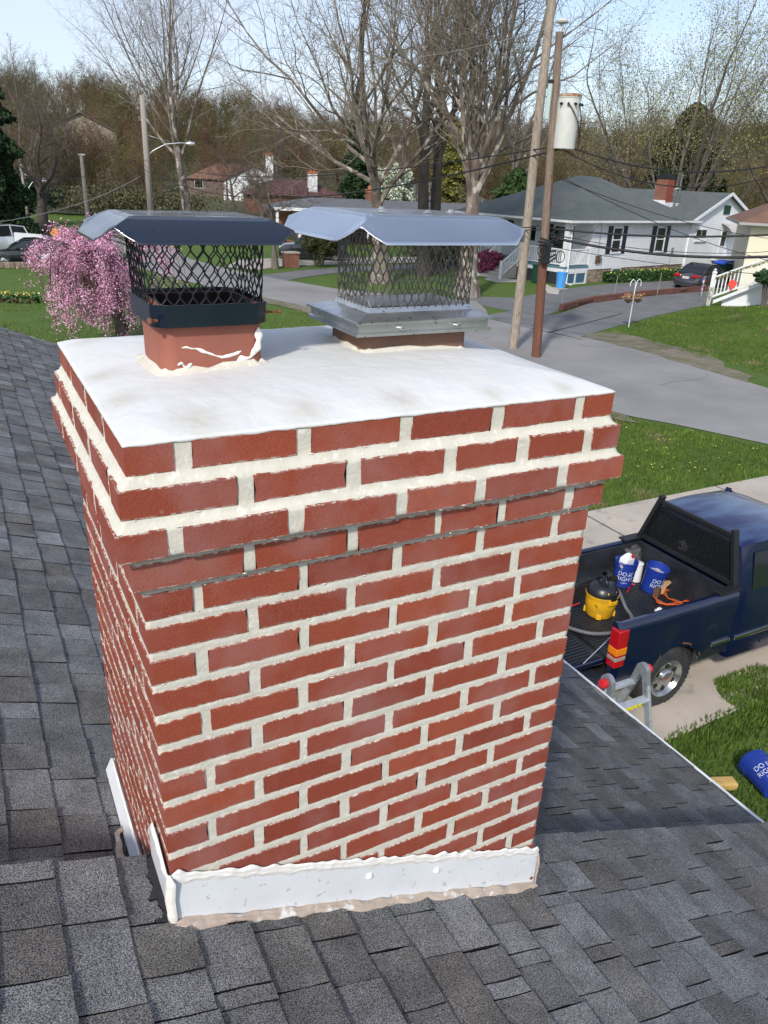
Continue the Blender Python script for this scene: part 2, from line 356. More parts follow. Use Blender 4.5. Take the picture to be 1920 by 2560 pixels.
# --- mortar body
def moff(z):
    k = int(-z//CH) if z < 0 else 0; k = min(k, NR-1); fz = -z - k*CH
    if fz <= BH+.001: return off(k) - .0022, 0.0
    a, b = off(k), off(k+1); f = (fz-BH)/(CH-BH)
    if b > a + .001: return (a - .0022)*(1-f) + (b - .011)*f, 1.0
    if a > b + .001: return (a - .0025)*(1-f)**1.5 + (b - .0005)*(1-(1-f)**1.5), 1.0
    return b - .0025 + .0015*math.sin(math.pi*f), 1.0
zs = []
z = -.003
while z > -NR*CH: zs.append(z); z -= .0063 if z > -1.7 else .02
pts = []
for fc, st in (('L', .0085), ('F', .0085), ('R', .04), ('B', .05)):
    org, dr, nr, LN = face_geo(fc, 0); n = int(LN/st)
    for i in range(n): pts.append((fc, i/n))
vs = []
for z in zs:
    o, jn = moff(z)
    for fc, t in pts:
        org, dr, nr, LN = face_geo(fc, o); p = org + dr*(t*LN)
        e = .0 
        if fc in 'LF': e = mn.noise(Vector((p.x*38, p.y*38, z*60)))*.0011 + mn.noise(Vector((p.x*140, p.y*140, z*160)))*.0004*(1+jn)
        vs.append((p.x+nr.x*e, p.y+nr.y*e, ZT+z))
n = len(pts); fs = [(i*n+q, (i+1)*n+q, (i+1)*n+(q+1) % n, i*n+(q+1) % n) for i in range(len(zs)-1) for q in range(n)]
me = bpy.data.meshes.new('mortar'); me.from_pydata(vs, [], fs); me.update(); link('mortar', me, M_mortar, chim, smooth=True)
# --- ragged mortar crumbs and squeezed-out lips along the joints
mb = MB(); rr = random.Random(11)
for _ in range(260):
    k = rr.randint(0, 19); fc = rr.choice('FFFFL'); e = rr.choice((0, 1)); o = off(k)
    org, dr, nr, LN = face_geo(fc, o); t = rr.uniform(.01, LN-.01); p = org+dr*t + nr*.0008
    z = ZT - k*CH - (0.001 if e == 0 else BH+.001) + rr.uniform(-.0015, .0015)
    L_ = rr.uniform(.003, .016); hh = rr.uniform(.0008, .0022)
    c = Vector((p.x, p.y, z)); d3 = Vector((dr.x, dr.y, rr.uniform(-.12, .12))); n3 = Vector((nr.x, nr.y, 0))
    a, b = c-d3*L_/2, c+d3*L_/2; pr = rr.uniform(.0008, .0020)
    mb.add([a, c-Vector((0, 0, hh)), b, c+Vector((0, 0, hh)), c+n3*pr], [(0, 1, 4), (1, 2, 4), (2, 3, 4), (3, 0, 4)])
mb.build('mortar_crumbs', mat('light_mortar', (.70, .67, .58), .95), chim, kind='stuff')
# --- crown
def dome(x, y):
    o = .013; d = max(0, min(x+o, W+o-x, y+o, D+o-y)); return .050*(1-math.exp(-d/.13)) + .0015
CO = .0130
nx, ny = 150, 120
def crown_pt(u, v):
    x = -CO + u*(W+2*CO); y = -CO + v*(D+2*CO)
    n = mn.noise(Vector((x*7, y*7, 3)))*.0030 + mn.noise(Vector((x*26, y*26, 9)))*.0008
    e = min(x+CO, W+CO-x, y+CO, D+CO-y); n *= ease(e/.03)
    return (x, y, ZT + dome(x, y) + n)
mb = MB(); mb.grid(crown_pt, nx, ny); v = mb.v
loop = [i for i in range(nx+1)] + [(nx+1)*j+nx for j in range(1, ny+1)] + [(nx+1)*ny+i for i in range(nx-1, -1, -1)] + [(nx+1)*j for j in range(ny-1, 0, -1)]
b = len(v); m = len(loop)
for q, i in enumerate(loop):
    x, y, z = v[i]; dd = .0015 + abs(mn.noise(Vector((x*24, y*24, 5))))*.0035 + rr.uniform(0, .0010); ox = .0010
    v.append((x+(ox if x > W/2 else -ox)*(abs(x-W/2) > W/2), y+(ox if y > D/2 else -ox)*(abs(y-D/2) > D/2), ZT-.0005-dd*.5)); 
    v.append((x, y, ZT-.001-dd))
for q in range(m):
    a, c = q, (q+1) % m
    mb.f.append((loop[c], loop[a], b+2*a, b+2*c)); mb.f.append((b+2*c, b+2*a, b+2*a+1, b+2*c+1)); mb.mi += [0, 0]
# beige patches where the head joints bleed through the coating
def crown_mat():
    m = M_crown; t = m.node_tree; N = t.nodes; L = t.links; P = N['Principled BSDF']; src = P.inputs['Base Color'].links[0].from_socket
    g = N.new('ShaderNodeNewGeometry'); at = N.new('ShaderNodeAttribute'); at.attribute_name = 'stain'
    n = N.new('ShaderNodeTexNoise'); n.inputs['Scale'].default_value = 60; n.inputs['Detail'].default_value = 6; L.new(g.outputs['Position'], n.inputs[0])
    r_ = N.new('ShaderNodeMapRange'); r_.inputs[1].default_value = .2; r_.inputs[2].default_value = .8; r_.inputs[3].default_value = .5; r_.inputs[4].default_value = 1.1; L.new(n.outputs[0], r_.inputs[0])
    mu = N.new('ShaderNodeMath'); mu.operation = 'MULTIPLY'; L.new(at.outputs['Fac'], mu.inputs[0]); L.new(r_.outputs[0], mu.inputs[1])
    x = N.new('ShaderNodeMixRGB'); x.inputs[2].default_value = (.50, .47, .39, 1); L.new(mu.outputs[0], x.inputs[0]); L.new(src, x.inputs[1]); L.new(x.outputs[0], P.inputs['Base Color'])
crown_mat()
me = mb.mesh('crown'); stains = [(.13, .035, .05), (.345, .035, .04), (.56, .035, .045), (.78, .02, .025), (.03, .22, .045), (.03, .44, .04), (.06, .80, .05), (.98, .02, .025)]
sv = []
for x, y, z in mb.v:
    s = 0
    for a_, b_, r_ in stains: s = max(s, .8*math.exp(-(((x-a_)/r_)**2 + ((y-b_)/(r_*1.1))**2)))
    sv.append(s)
a = me.attributes.new('stain', 'FLOAT', 'POINT'); a.data.foreach_set('value', sv)
link('crown', me, M_crown, chim, smooth=True)
# ------------------------------------------------------------------ ROOF the chimney stands in
SL = .40; CS = 1/math.sqrt(1+SL*SL); SN = SL*CS
def roofz(x, h=0.0): return ZT - 1.19 - h - SL*x
STEP = .30; YF = .212
house = empty('house', (0, 0, 0), 'nearest house with the two level grey shingle roof around the red brick chimney', 'house')
M_shingle = vmat('shingle_granules', .92, .9, 330., sc=330., amt=.75, low=(7.0, .74, 1.16), bdist=.004)
M_deck = mat('roof_underlay', (.014, .014, .015), .95)
PAL = [(0.177, 0.177, 0.179), (0.198, 0.2, 0.202), (0.157, 0.157, 0.156), (0.162, 0.157, 0.151), (0.186, 0.187, 0.187), (0.142, 0.14, 0.139), (0.215, 0.216, 0.219), (0.156, 0.146, 0.137)]
rs = random.Random(21)
def shingle_geo(x0, x1, y0, y1, h, raise_, col, fine):
    """one tab: butt edge at x1 (down-slope); wavy cut ends"""
    nyy = 5 if fine else 2; vs = []; fs = []
    wob = rs.uniform(-.002, .002); bow = rs.uniform(-.003, .005) if fine else 0
    xs = [x0, x0+(x1-x0)*.55, x1]
    th = .0085 + raise_
    nn = Vector((SN, 0, CS))
    def P3(x, y, up_): 
        b = Vector((x, y, roofz(x, h))); return b + nn*up_
    for j in range(nyy+1):
        v = j/nyy
        for i, x in enumerate(xs):
            f = i/(len(xs)-1); y = y0+(y1-y0)*v
            yy = y + (math.sin(f*math.pi)*bow if v > .5 else math.sin(f*math.pi)*bow*.8)
            xe = x + ((rs.uniform(-.0016, .0016) + wob*(v-.5)) if i == len(xs)-1 else 0)
            vs.append(P3(xe, yy, .001 + th*(.28+.72*f) + (rs.uniform(-.0003, .0003))))
        vs.append(P3(xs[-1]+.0005, y0+(y1-y0)*v, -.001))
    m = 4
    for j in range(nyy):
        for i in range(2): fs.append((j*m+i, j*m+i+1, (j+1)*m+i+1, (j+1)*m+i))
    ntop = len(vs)
    for j in range(nyy):                    # dark cut butt edge
        a_, b_ = j*m+2, (j+1)*m+2; base = len(vs); vs += [vs[a_].copy(), vs[b_].copy(), vs[b_+1].copy(), vs[a_+1].copy()]; fs.append((base, base+3, base+2, base+1))
    for j, s in ((0, 1), (nyy, -1)):
        base = len(vs)
        for i, x in enumerate(xs): vs.append(vs[j*m+i].copy())
        for i, x in enumerate(xs): vs.append(P3(x, vs[j*m+i][1], -.001))
        for i in range(2):
            q = (base+i, base+i+1, base+4+i, base+3+i); fs.append(q if s < 0 else q[::-1])
    shingle_geo.ntop = ntop
    return vs, fs
shingle_n = 0; DK = (.016, .016, .017)
rest = {'v': [], 'f': [], 'c': []}
jobs = []
def tile_roof(xa, xb, ya, yb, h, phase, tone):
    x = phase
    EXP = .1335
    while x > xa: x -= EXP
    while x < xb:
        x0, x1 = max(x, xa), min(x+EXP, xb-.006)
        if x1 - x0 > .02:
            y = ya + (rs.uniform(0, .1) if ya < -1 else 0); y = ya; hi_ = rs.random() < .5; lastc = 0
            while y < yb-.001:
                wd = rs.choice((.10, .13, .16, .19, .22, .14, .17, .045)); y1 = min(y+wd, yb)
                if yb - y1 < .04: y1 = yb
                c = rs.choice(PAL); k = rs.uniform(.86, 1.12)*tone*(1-.30*ease((x-1.0)/.5)*(1 if h > 0 else .45)); c = tuple(q*k for q in c)  # shade painted into tab colours down-slope of the chimney, stronger on the lower roof
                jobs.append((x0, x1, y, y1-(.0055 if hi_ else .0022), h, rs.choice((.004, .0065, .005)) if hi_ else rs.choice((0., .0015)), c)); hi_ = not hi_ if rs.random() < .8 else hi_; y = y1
        x += EXP
RIDGE, EAVE = -2.4, 3.31
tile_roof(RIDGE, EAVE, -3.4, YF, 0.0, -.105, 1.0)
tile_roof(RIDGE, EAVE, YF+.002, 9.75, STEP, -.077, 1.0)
def inchim(j):
    return j[0] > -.03 and j[1] < W+.05 and j[2] > -.02 and j[3] < D+.02
def proj(p):
    d = Vector(p)-CAM; z = d.dot(fw)
    if z < .05: return None
    return 960+F*d.dot(r2)/z, 1280-F*d.dot(u2)/z, z
scored = []
for j in jobs:
    if inchim(j): continue
    c = ((j[0]+j[1])/2, (j[2]+j[3])/2); q = proj((c[0], c[1], roofz(c[0], j[4])))
    s = 0
    if q and -120 < q[0] < 2040 and 780 < q[1] < 2700:
        hid = (j[4] > 0 and q[1] > 2190)
        inside = 330 < q[0] < 1350 and q[1] < 2200
        if not hid and not inside: s = (j[1]-j[0])*(j[3]-j[2])/q[2]**2
    scored.append((s, j))
scored.sort(key=lambda t: -t[0])
for n_, (s, j) in enumerate(scored):
    fine = s > 0 and n_ < 900
    vs, fs = shingle_geo(*j[:7], fine)
    if n_ < 298 and s > 0:
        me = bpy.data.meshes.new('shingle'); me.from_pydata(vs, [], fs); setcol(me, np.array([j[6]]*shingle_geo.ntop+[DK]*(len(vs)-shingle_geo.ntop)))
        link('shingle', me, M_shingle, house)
    else:
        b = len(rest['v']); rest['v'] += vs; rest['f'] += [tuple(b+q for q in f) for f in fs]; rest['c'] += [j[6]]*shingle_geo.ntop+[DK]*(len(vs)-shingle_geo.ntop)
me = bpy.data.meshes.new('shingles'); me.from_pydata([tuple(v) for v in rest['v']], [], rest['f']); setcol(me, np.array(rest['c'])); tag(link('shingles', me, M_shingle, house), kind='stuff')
# decks, step wall, rake boards, far slope, walls
mb = MB()
for ya, yb, h in ((-3.4, YF-.004, 0.0), (YF, 9.74, STEP)):
    mb.add([(RIDGE, ya, roofz(RIDGE, h)-.002), (EAVE-.01, ya, roofz(EAVE-.01, h)-.002), (EAVE-.01, yb, roofz(EAVE-.01, h)-.002), (RIDGE, yb, roofz(RIDGE, h)-.002),
            (RIDGE, ya, roofz(RIDGE, h)-.07), (EAVE-.01, ya, roofz(EAVE-.01, h)-.07), (EAVE-.01, yb, roofz(EAVE-.01, h)-.07), (RIDGE, yb, roofz(RIDGE, h)-.07)],
           [(0,1,2,3),(7,6,5,4),(0,4,5,1),(1,5,6,2),(2,6,7,3),(3,7,4,0)])
mb.build('roof_deck', M_deck, house)
mb = MB()
for ya, yb, h in ((-3.4, YF-.004, 0.0), (YF, 9.74, STEP)):
    z = roofz(RIDGE, h); mb.add([(RIDGE, ya, z), (RIDGE, yb, z), (RIDGE-6, yb, z-6*SL), (RIDGE-6, ya, z-6*SL)], [(0, 1, 2, 3)])
me = mb.mesh('rear_slope'); setcol(me, np.array([PAL[0]]*len(mb.v))); link('rear_slope', me, M_shingle, house)
M_siding = mat('cream_siding', (.62, .60, .54), .7, (.55, .53, .47), 2)
mb = MB()
mb.add([(RIDGE, YF-.03, roofz(RIDGE)-.005), (EAVE-.02, YF-.03, roofz(EAVE)-.005), (EAVE-.02, YF-.03, roofz(EAVE, STEP)-.02), (RIDGE, YF-.03, roofz(RIDGE, STEP)-.02)], [(0, 1, 2, 3)])
mb.build('step_fascia', M_white, house)
mb = MB()
for ya, yb, h in ((-3.4, YF, 0.0), (YF, 9.6, STEP)):
    mb.b2((EAVE-.45, ya, 0), (EAVE-.40, yb, roofz(EAVE-.45, h)-.06)); mb.b2((-8.0, ya, 0), (-7.95, yb, 1.6))
z0 = roofz(RIDGE, STEP)
mb.prism([(-7.95, 9.45, 0), (EAVE-.45, 9.45, 0), (EAVE-.45, 9.45, roofz(EAVE-.45, STEP)-.08), (RIDGE, 9.45, z0-.08), (-7.95, 9.45, z0-5.55*SL-.08)], (0, .05, 0))
mb.build('wall', M_siding, house)
# white drip edge / gutter along the eave and the far rake
mb = MB()
for ya, yb, h in ((-3.4, YF-.01, 0.0), (YF-.02, 9.76, STEP)):
    ze = roofz(EAVE, h)
    prof = [(-.02, .006), (.028, .004), (.032, -.002), (.034, -.055), (.095, -.055), (.100, .0), (.106, .0), (.103, -.085), (.02, -.085), (.018, -.012)]
    prof = [(-.02, .012), (.026, .006), (.030, .001), (.030, -.012), (.036, -.020), (.036, -.10), (-.02, -.10)]
    mb.prism([(EAVE+a_, ya, ze+b_) for a_, b_ in prof][::-1], (0, yb-ya, 0))
mb.build('drip_edge', M_white, house)
mb = MB(); mb.prism([(RIDGE, 9.745, roofz(RIDGE, STEP)-.09), (EAVE, 9.745, roofz(EAVE, STEP)-.09), (EAVE, 9.745, roofz(EAVE, STEP)+.004), (RIDGE, 9.745, roofz(RIDGE, STEP)+.004)], (0, .03, 0))
mb.build('rake_board', M_white, house)
# granule litter / little stones
# --- flashing, sealant, tar (parts of the chimney)
M_flash = mat('white_flashing', (.76, .78, .80), .38, (.69, .71, .73), 6, col3=(.50, .51, .52), sc3=55, thr3=.66, w3=.03)
M_seal = mat('white_sealant', (.84, .83, .80), .35, (.78, .75, .68), 20, bump=.5, bsc=60, bdist=.004)
M_tan = mat('beige_sealant', (.52, .42, .34), .5, (.42, .33, .26), 30, bump=.5, bsc=70, bdist=.004, col3=(.72, .69, .64), sc3=22, thr3=.6, w3=.08)
M_tar = mat('roofing_tar', (.008, .008, .010), .22, bump=.6, bsc=120, bdist=.004)
T = .006
mb = MB()   # front apron: level top, bottom follows the slope
def fz(x): return ZT - 1.035 - (.398)*(x)                 # top of the front flashing
mb.prism([(-T, -T, roofz(-T)+.004), (W+.022, -T, roofz(W+.022)+.004), (W+.022, -T, fz(W)-.008), (-T, -T, fz(0))][::1], (0, T-.001, 0))
mb.build('front_flashing', M_flash, chim, bevel=.001)
mb = MB()   # near left wing, a wedge that runs back to the roof step
mb.prism([(-T-.002, -T+.001, roofz(0)+.004), (-T-.002, YF-.006, roofz(0)+.004), (-T-.002, YF-.004, ZT-1.105), (-T-.002, .13, ZT-1.01), (-T-.002, -T+.001, ZT-1.075+.02)], (T, 0, 0))
mb.build('side_flashing', M_flash, chim)
mb = MB()
mb.prism([(-T-.002, YF+.01, roofz(0, STEP)+.004), (-T-.002, D+.01, roofz(0, STEP)+.004), (-T-.002, D+.01, roofz(0, STEP)+.08), (-T-.002, YF+.01, roofz(0, STEP)+.08)], (T, 0, 0))
mb.add([(-T-.004, YF+.01, roofz(0, STEP)+.07), (-T-.004, D+.03, roofz(0, STEP)+.07), (-T-.026, D+.03, roofz(-.03, STEP)+.012), (-T-.026, YF+.01, roofz(-.03, STEP)+.012)], [(0, 1, 2, 3)])
mb.build('rear_side_flashing', M_flash, chim)
def bead(path, w_, h_, nrm, m, name, rough=.35, n=7, seed=1, sub=.012):
    """squeezed sealant ribbon of uneven width lying on the surface with normal nrm"""
    r_ = random.Random(seed); pts = []; P_ = [Vector(p) for p in path]
    for a, b in zip(P_[:-1], P_[1:]):
        k = max(1, int((b-a).length/sub)); pts += [a.lerp(b, i/k) for i in range(k)]
    pts.append(P_[-1]); mb = MB(); vs = []; fs = []; nv = Vector(nrm).normalized(); s = r_.random()*50
    for i, p in enumerate(pts):
        d = (pts[min(i+1, len(pts)-1)]-pts[max(0, i-1)]).normalized(); sd = d.cross(nv).normalized()
        wa = w_*(1+rough*1.6*mn.noise(Vector((i*.23, s, 0)))) ; wb = w_*(1+rough*1.6*mn.noise(Vector((i*.23, s, 8)))); hh = h_*(1+rough*mn.noise(Vector((i*.4, s, 3))))
        end = ease(min(i, len(pts)-1-i)/2.0)*.7+.3
        for q in range(n):
            u = q/(n-1); x = (-wa + (wa+wb)*u)*.5*end*2*.5*2*.5; x = (-wa*(1-u)+wb*u)*end if False else (-wa + (wa+wb)*u)*end*.5*2*.5
            g = 4*u*(1-u); x = (-wa+(wa+wb)*u)*.5*end
            rip = r_.uniform(-1, 1)*.10*hh + .22*hh*math.sin(u*13+mn.noise(Vector((i*.1, s, 1)))*4)*(g > .1)
            vs.append(p + sd*x + nv*(hh*g**.6*end + (rip if 0 < q < n-1 else -.001)))
    for i in range(len(pts)-1):
        for q in range(n-1): fs.append((i*n+q, (i+1)*n+q, (i+1)*n+q+1, i*n+q+1))
    mb.add(vs, fs); return mb
bead([(-.004, -T-.001, fz(0)), (W+.02, -T-.001, fz(W)-.008)], .030, .0035, (0, -1, 0), None, '', .5, 11, 2, .007).build('top_sealant', M_seal, chim, smooth=True)
bead([(-T-.002, -.004, fz(0)-.0), (-T-.002, .13, ZT-1.008), (-T-.002, YF-.004, ZT-1.105)], .024, .006, (-1, 0, 0), None, '', .5, 7, 3).build('side_sealant', M_seal, chim, smooth=True)
bead([(-T, -T-.002, fz(0)+.012), (-T, -T-.002, roofz(0)+.002)], .026, .007, (-.7, -.7, 0), None, '', .45, 7, 4).build('corner_sealant', M_seal, chim, smooth=True)
bead([(-T-.003, YF+.02, roofz(0, STEP)+.08), (-T-.003, D+.01, roofz(0, STEP)+.08)], .018, .006, (-1, 0, 0), None, '', .4, 7, 5).build('rear_side_sealant', M_seal, chim, smooth=True)
mb1 = bead([(-.004, -.016, roofz(-.004)+.012), (W+.03, -.016, roofz(W+.03)+.012)], .034, .007, (SN*.9, -.45, CS), None, '', .6, 9, 6); mb1.build('base_sealant', M_tan, chim, smooth=True)
bead([(W+.021, -T-.002, fz(W)-.02), (W+.024, -T-.002, roofz(W)+.0)], .012, .006, (.7, -.7, 0), None, '', .8, 7, 9).build('edge_sealant', M_tan, chim, smooth=True)
bead([(-.055, YF+.03, roofz(-.055, STEP)+.012), (-.058, .50, roofz(-.058, STEP)+.012), (-.048, .60, roofz(-.048, STEP)+.012), (-.02, .63, roofz(-.02, STEP)+.02)], .022, .007, (-SN, 0, CS), None, '', .7, 7, 7).build('rear_base_sealant', M_tan, chim, smooth=True)
def tar(poly, h, name):
    mb = MB(); n3 = Vector((SN, 0, CS)); pts = []
    for i, p in enumerate(poly):
        q = poly[(i+1) % len(poly)]; k = 6
        for t in range(k):
            x = p[0]+(q[0]-p[0])*t/k + rs.uniform(-.0035, .0035); y = p[1]+(q[1]-p[1])*t/k + rs.uniform(-.0035, .0035)
            pts.append(Vector((x, y, roofz(x, h))) + n3*.0125)
    mb.prism(pts, tuple(-n3*.012)); return mb.build(name, M_tar, chim)
tar([(-.003, -.015), (-.004, YF-.004), (-.020, YF-.006), (-.034, .13), (-.030, .10), (-.047, .062), (-.030, .065), (-.022, .01), (-.05, -.002), (-.02, -.008)], 0.0, 'tar_patch')
tar([(-.003, YF+.02), (-.003, .60), (-.028, .60), (-.050, .45), (-.052, YF+.02)], STEP, 'tar_patch')
M_seal2 = mat('white_rivet', (.8, .8, .8), .3)
for x in (.515, .735): # two sealed rivet heads on the front apron
    mb = MB(); mb.lathe([(.0105, 0), (.0105, .002), (.008, .0055), (.003, .008), (.0002, .0085)], 14, (x, -T, fz(x)-.05), Matrix.Rotation(R(90), 3, 'X'))
    mb.build('rivet', M_seal2, chim, smooth=True)
mb = MB(); mb.lathe([(.0055, 0), (.0055, .003), (.002, .005), (.0002, .005)], 10, (W+.008, -T, roofz(W)+.035), Matrix.Rotation(R(90), 3, 'X')); mb.build('screw_head', M_rust, chim)
# ------------------------------------------------------------------ FLUES AND RAIN CAPS
M_terra = mat('terracotta', (.33, .11, .072), .75, (.255, .088, .060), 9, bump=.25, bsc=200, bdist=.002, col3=(.20, .09, .06), sc3=150, thr3=.68, w3=.02)
M_clay = mat('brown_clay', (.20, .105, .070), .85, (.155, .085, .06), 12, bump=.4, bsc=160, bdist=.002, col3=(.06, .04, .035), sc3=170, thr3=.66, w3=.02)
M_soot = mat('soot', (.035, .018, .014), .95, (.015, .010, .009), 20)
def rrect(cx, cy, hx, hy, r, n=4, cham=False):
    pts = []
    for k, (sx, sy) in enumerate(((1, 1), (-1, 1), (-1, -1), (1, -1))):
        for i in range(n+1):
            a = R(90*k + 90*i/n)
            pts.append((cx+sx*(hx-r)+r*math.cos(a), cy+sy*(hy-r)+r*math.sin(a)))
    return pts
def ring(mb, loops, close=False):
    """loops: list of (pts2d, z) with equal counts"""
    n = len(loops[0][0]); vs = [(p[0], p[1], z) for L_, z in loops for p in L_]
    fs = [(i*n+k, i*n+(k+1) % n, (i+1)*n+(k+1) % n, (i+1)*n+k) for i in range(len(loops)-1) for k in range(n)]
    mb.add(vs, fs)
def flue(cx, cy, hx, hy, z0, z1, m, th=.018, r=.035):
    mb = MB(); o = rrect(cx, cy, hx, hy, r, 6); i_ = rrect(cx, cy, hx-th, hy-th, r*.6, 6)
    ring(mb, [(o, z0), (o, (z0+z1)/2), (o, z1-.003), (rrect(cx, cy, hx-.004, hy-.004, r, 6), z1), (rrect(cx, cy, hx-th+.004, hy-th+.004, r*.6, 6), z1)])
    ob = mb.build('flue_tile', m, chim, smooth=True, ang=50)
    mb = MB(); ring(mb, [(rrect(cx, cy, hx-th+.004, hy-th+.004, r*.6, 6), z1), (i_, z1-.01), (i_, z1-.6)]); mb.f.append(tuple(range(len(mb.v)-len(i_), len(mb.v)))); mb.mi.append(0)
    mb.build('flue_lining', M_soot, ob, smooth=True, ang=50)
    return ob
F1 = (.247, .412, .113, .105); F2 = (.772, .440, .152, .095)
flue(*F1, ZT+.02, ZT+.178, M_terra); flue(*F2, ZT+.02, ZT+.118, M_clay, r=.02)
# mortar collars and smears on the flues
def collar(fx, seed, w_, h_):
    cx, cy, hx, hy = fx; r_ = random.Random(seed); o = rrect(cx, cy, hx, hy, .03, 5); mb = MB(); n = 120; loops = []; pts = []
    for i in range(n):
        t = i/n*len(o); a, b = o[int(t) % len(o)], o[(int(t)+1) % len(o)]; f = t-int(t); pts.append(Vector((a[0]+(b[0]-a[0])*f, a[1]+(b[1]-a[1])*f)))
    c = Vector((cx, cy)); vs = []; prof = [(-.001, 1.), (.003, .8), (.35, .38), (.75, .12), (1., -.25)]
    for i, p in enumerate(pts):
        d = (p-c).normalized(); s = 1+.7*mn.noise(Vector((p.x*30, p.y*30, seed))); hh = h_*(1+1.1*mn.noise(Vector((p.x*45, p.y*45, seed+7))))
        for a_, b_ in prof:
            q = p + d*(w_*s*a_ if a_ > .01 else a_); z = ZT + dome(p.x, p.y)-.001 + hh*b_ + mn.noise(Vector((p.x*200, p.y*200, b_*20)))*.0012
            vs.append((q.x, q.y, z))
    m = len(prof); fs = [(i*m+j, i*m+j+1, ((i+1) % n)*m+j+1, ((i+1) % n)*m+j) for i in range(n) for j in range(m-1)]
    mb.add(vs, fs); return mb.build('mortar_collar', M_mortar, chim, smooth=True)
collar(F1, 3, .022, .011); collar(F2, 8, .016, .008)
y = F1[1]-F1[3]-.0005
bead([(.175, y, ZT+.093), (.205, y, ZT+.090), (.235, y, ZT+.078), (.262, y, ZT+.066), (.290, y, ZT+.071), (.305, y, ZT+.079)], .006, .001, (0, -1, 0), None, '', .9, 7, 31, .004).build('mortar_smear', M_seal, chim, smooth=True)
bead([(.345, y, ZT+.128), (.347, y, ZT+.100), (.343, y, ZT+.082), (.325, y, ZT+.066), (.29, y, ZT+.055)], .011, .0015, (0, -1, 0), None, '', .9, 7, 33, .004).build('mortar_smear', M_seal, chim, smooth=True)
bead([(.165, y, ZT+.056), (.175, y, ZT+.062), (.182, y, ZT+.050), (.196, y, ZT+.058)], .008, .003, (0, -1, 0), None, '', .9, 7, 35, .003).build('mortar_smear', M_seal, chim, smooth=True)
M_bpaint = mat('black_enamel', (.004, .009, .022), .20, (.007, .013, .026), 5, spec=.8, coat=.35, rvar=.06, bump=.06, bsc=9, bdist=.01, col3=(.30, .31, .32), sc3=90, thr3=.755, w3=.01)
M_bmesh = mat('black_mesh_steel', (.010, .012, .018), .38)
M_steel = mat('stainless_steel', (.70, .72, .75), .24, (.64, .66, .69), 6, metal=1.0, bump=.05, bsc=8, bdist=.006, rvar=.06)
M_steelgrey = mat('worn_stainless', (.60, .60, .60), .32, (.46, .46, .46), 14, metal=.9, bump=.25, bsc=30, bdist=.003, rvar=.12, col3=(.22, .21, .20), sc3=60, thr3=.64, w3=.04)
M_wire = mat('grey_mesh_steel', (.22, .205, .19), .5, (.10, .09, .08), 60, metal=.3)
def lid(name, x0, x1, y0, y1, zt, wing, drop, m, par, notch=.55, tipx=.0, seed=1, crown_=.0):
    """sheet lid: flat top x0..x1,y0..y1, four wings bent down, open notches at the corners"""
    r_ = random.Random(seed); cx, cy = (x0+x1)/2, (y0+y1)/2
    def corner(sx, sy):
        X = x1 if sx > 0 else x0; Y = y1 if sy > 0 else y0
        T_ = Vector((X, Y, zt)); Nn = Vector((X+sx*wing*notch, Y+sy*wing*notch, zt-drop*.42))
        A = Vector((X+sx*wing*1.02, Y-sy*wing*.02, zt-drop)); B = Vector((X-sx*wing*.02, Y+sy*wing*1.02, zt-drop))
        A2 = A.lerp(Nn, .45)+Vector((0, 0, -drop*.02)); B2 = B.lerp(Nn, .45)+Vector((0, 0, -drop*.02))
        return T_, Nn, A, B, A2, B2
    co = {(sx, sy): corner(sx, sy) for sx in (-1, 1) for sy in (-1, 1)}
    mb = MB(); nu = 14
    def strip_(La, Lb, rows=6, bulge=0.0015):
        """La, Lb: polylines (same length) loft"""
        k = len(La)
        mb.grid(lambda u, v: tuple(La[int(round(u*(k-1)))].lerp(Lb[int(round(u*(k-1)))], v) + Vector((0, 0, bulge*math.sin(math.pi*v)))), k-1, rows)
    def seg(a, b, n): return [a.lerp(b, i/n) for i in range(n+1)]
    def wing_(c1, c2, ia):     # ia: 2 for x-wings, 3 for y-wings
        T1, N1, P1, Q1 = co[c1][0], co[c1][1], co[c1][ia], co[c1][ia+2]; T2, N2, P2, Q2 = co[c2][0], co[c2][1], co[c2][ia], co[c2][ia+2]
        top = seg(N1, T1, 3)[:-1] + seg(T1, T2, nu) + seg(T2, N2, 3)[1:]
        bot = [N1, N1.lerp(Q1, .6), Q1] ; bot = [N1.lerp(Q1, .5), Q1, Q1.lerp(P1, .5)] + seg(P1, P2, nu) + [P2.lerp(Q2, .5), Q2, Q2.lerp(N2, .5)]
        strip_(top, bot)
    wing_((-1, 1), (-1, -1), 2); wing_((-1, -1), (1, -1), 3); wing_((1, -1), (1, 1), 2); wing_((1, 1), (-1, 1), 3)
    mb.grid(lambda u, v: (x0+(x1-x0)*u, y0+(y1-y0)*v, zt + crown_*math.sin(math.pi*u)*math.sin(math.pi*v) + (.0015*mn.noise(Vector((u*3, v*3, seed))) if 0 < u < 1 and 0 < v < 1 else 0)), 20, 16)
    me = mb.mesh(name); bm = bmesh.new(); bm.from_mesh(me); bmesh.ops.remove_doubles(bm, verts=bm.verts, dist=.0004)
    bmesh.ops.recalc_face_normals(bm, faces=bm.faces)
    if sum(f.normal.z for f in bm.faces) < 0: bmesh.ops.reverse_faces(bm, faces=bm.faces)
    bm.to_mesh(me); bm.free()
    o = link(name, me, m, par, smooth=True); md = o.modifiers.new('s', 'SOLIDIFY'); md.thickness = .0012; md.offset = -1
    me.set_sharp_from_angle(angle=R(24))
    return o
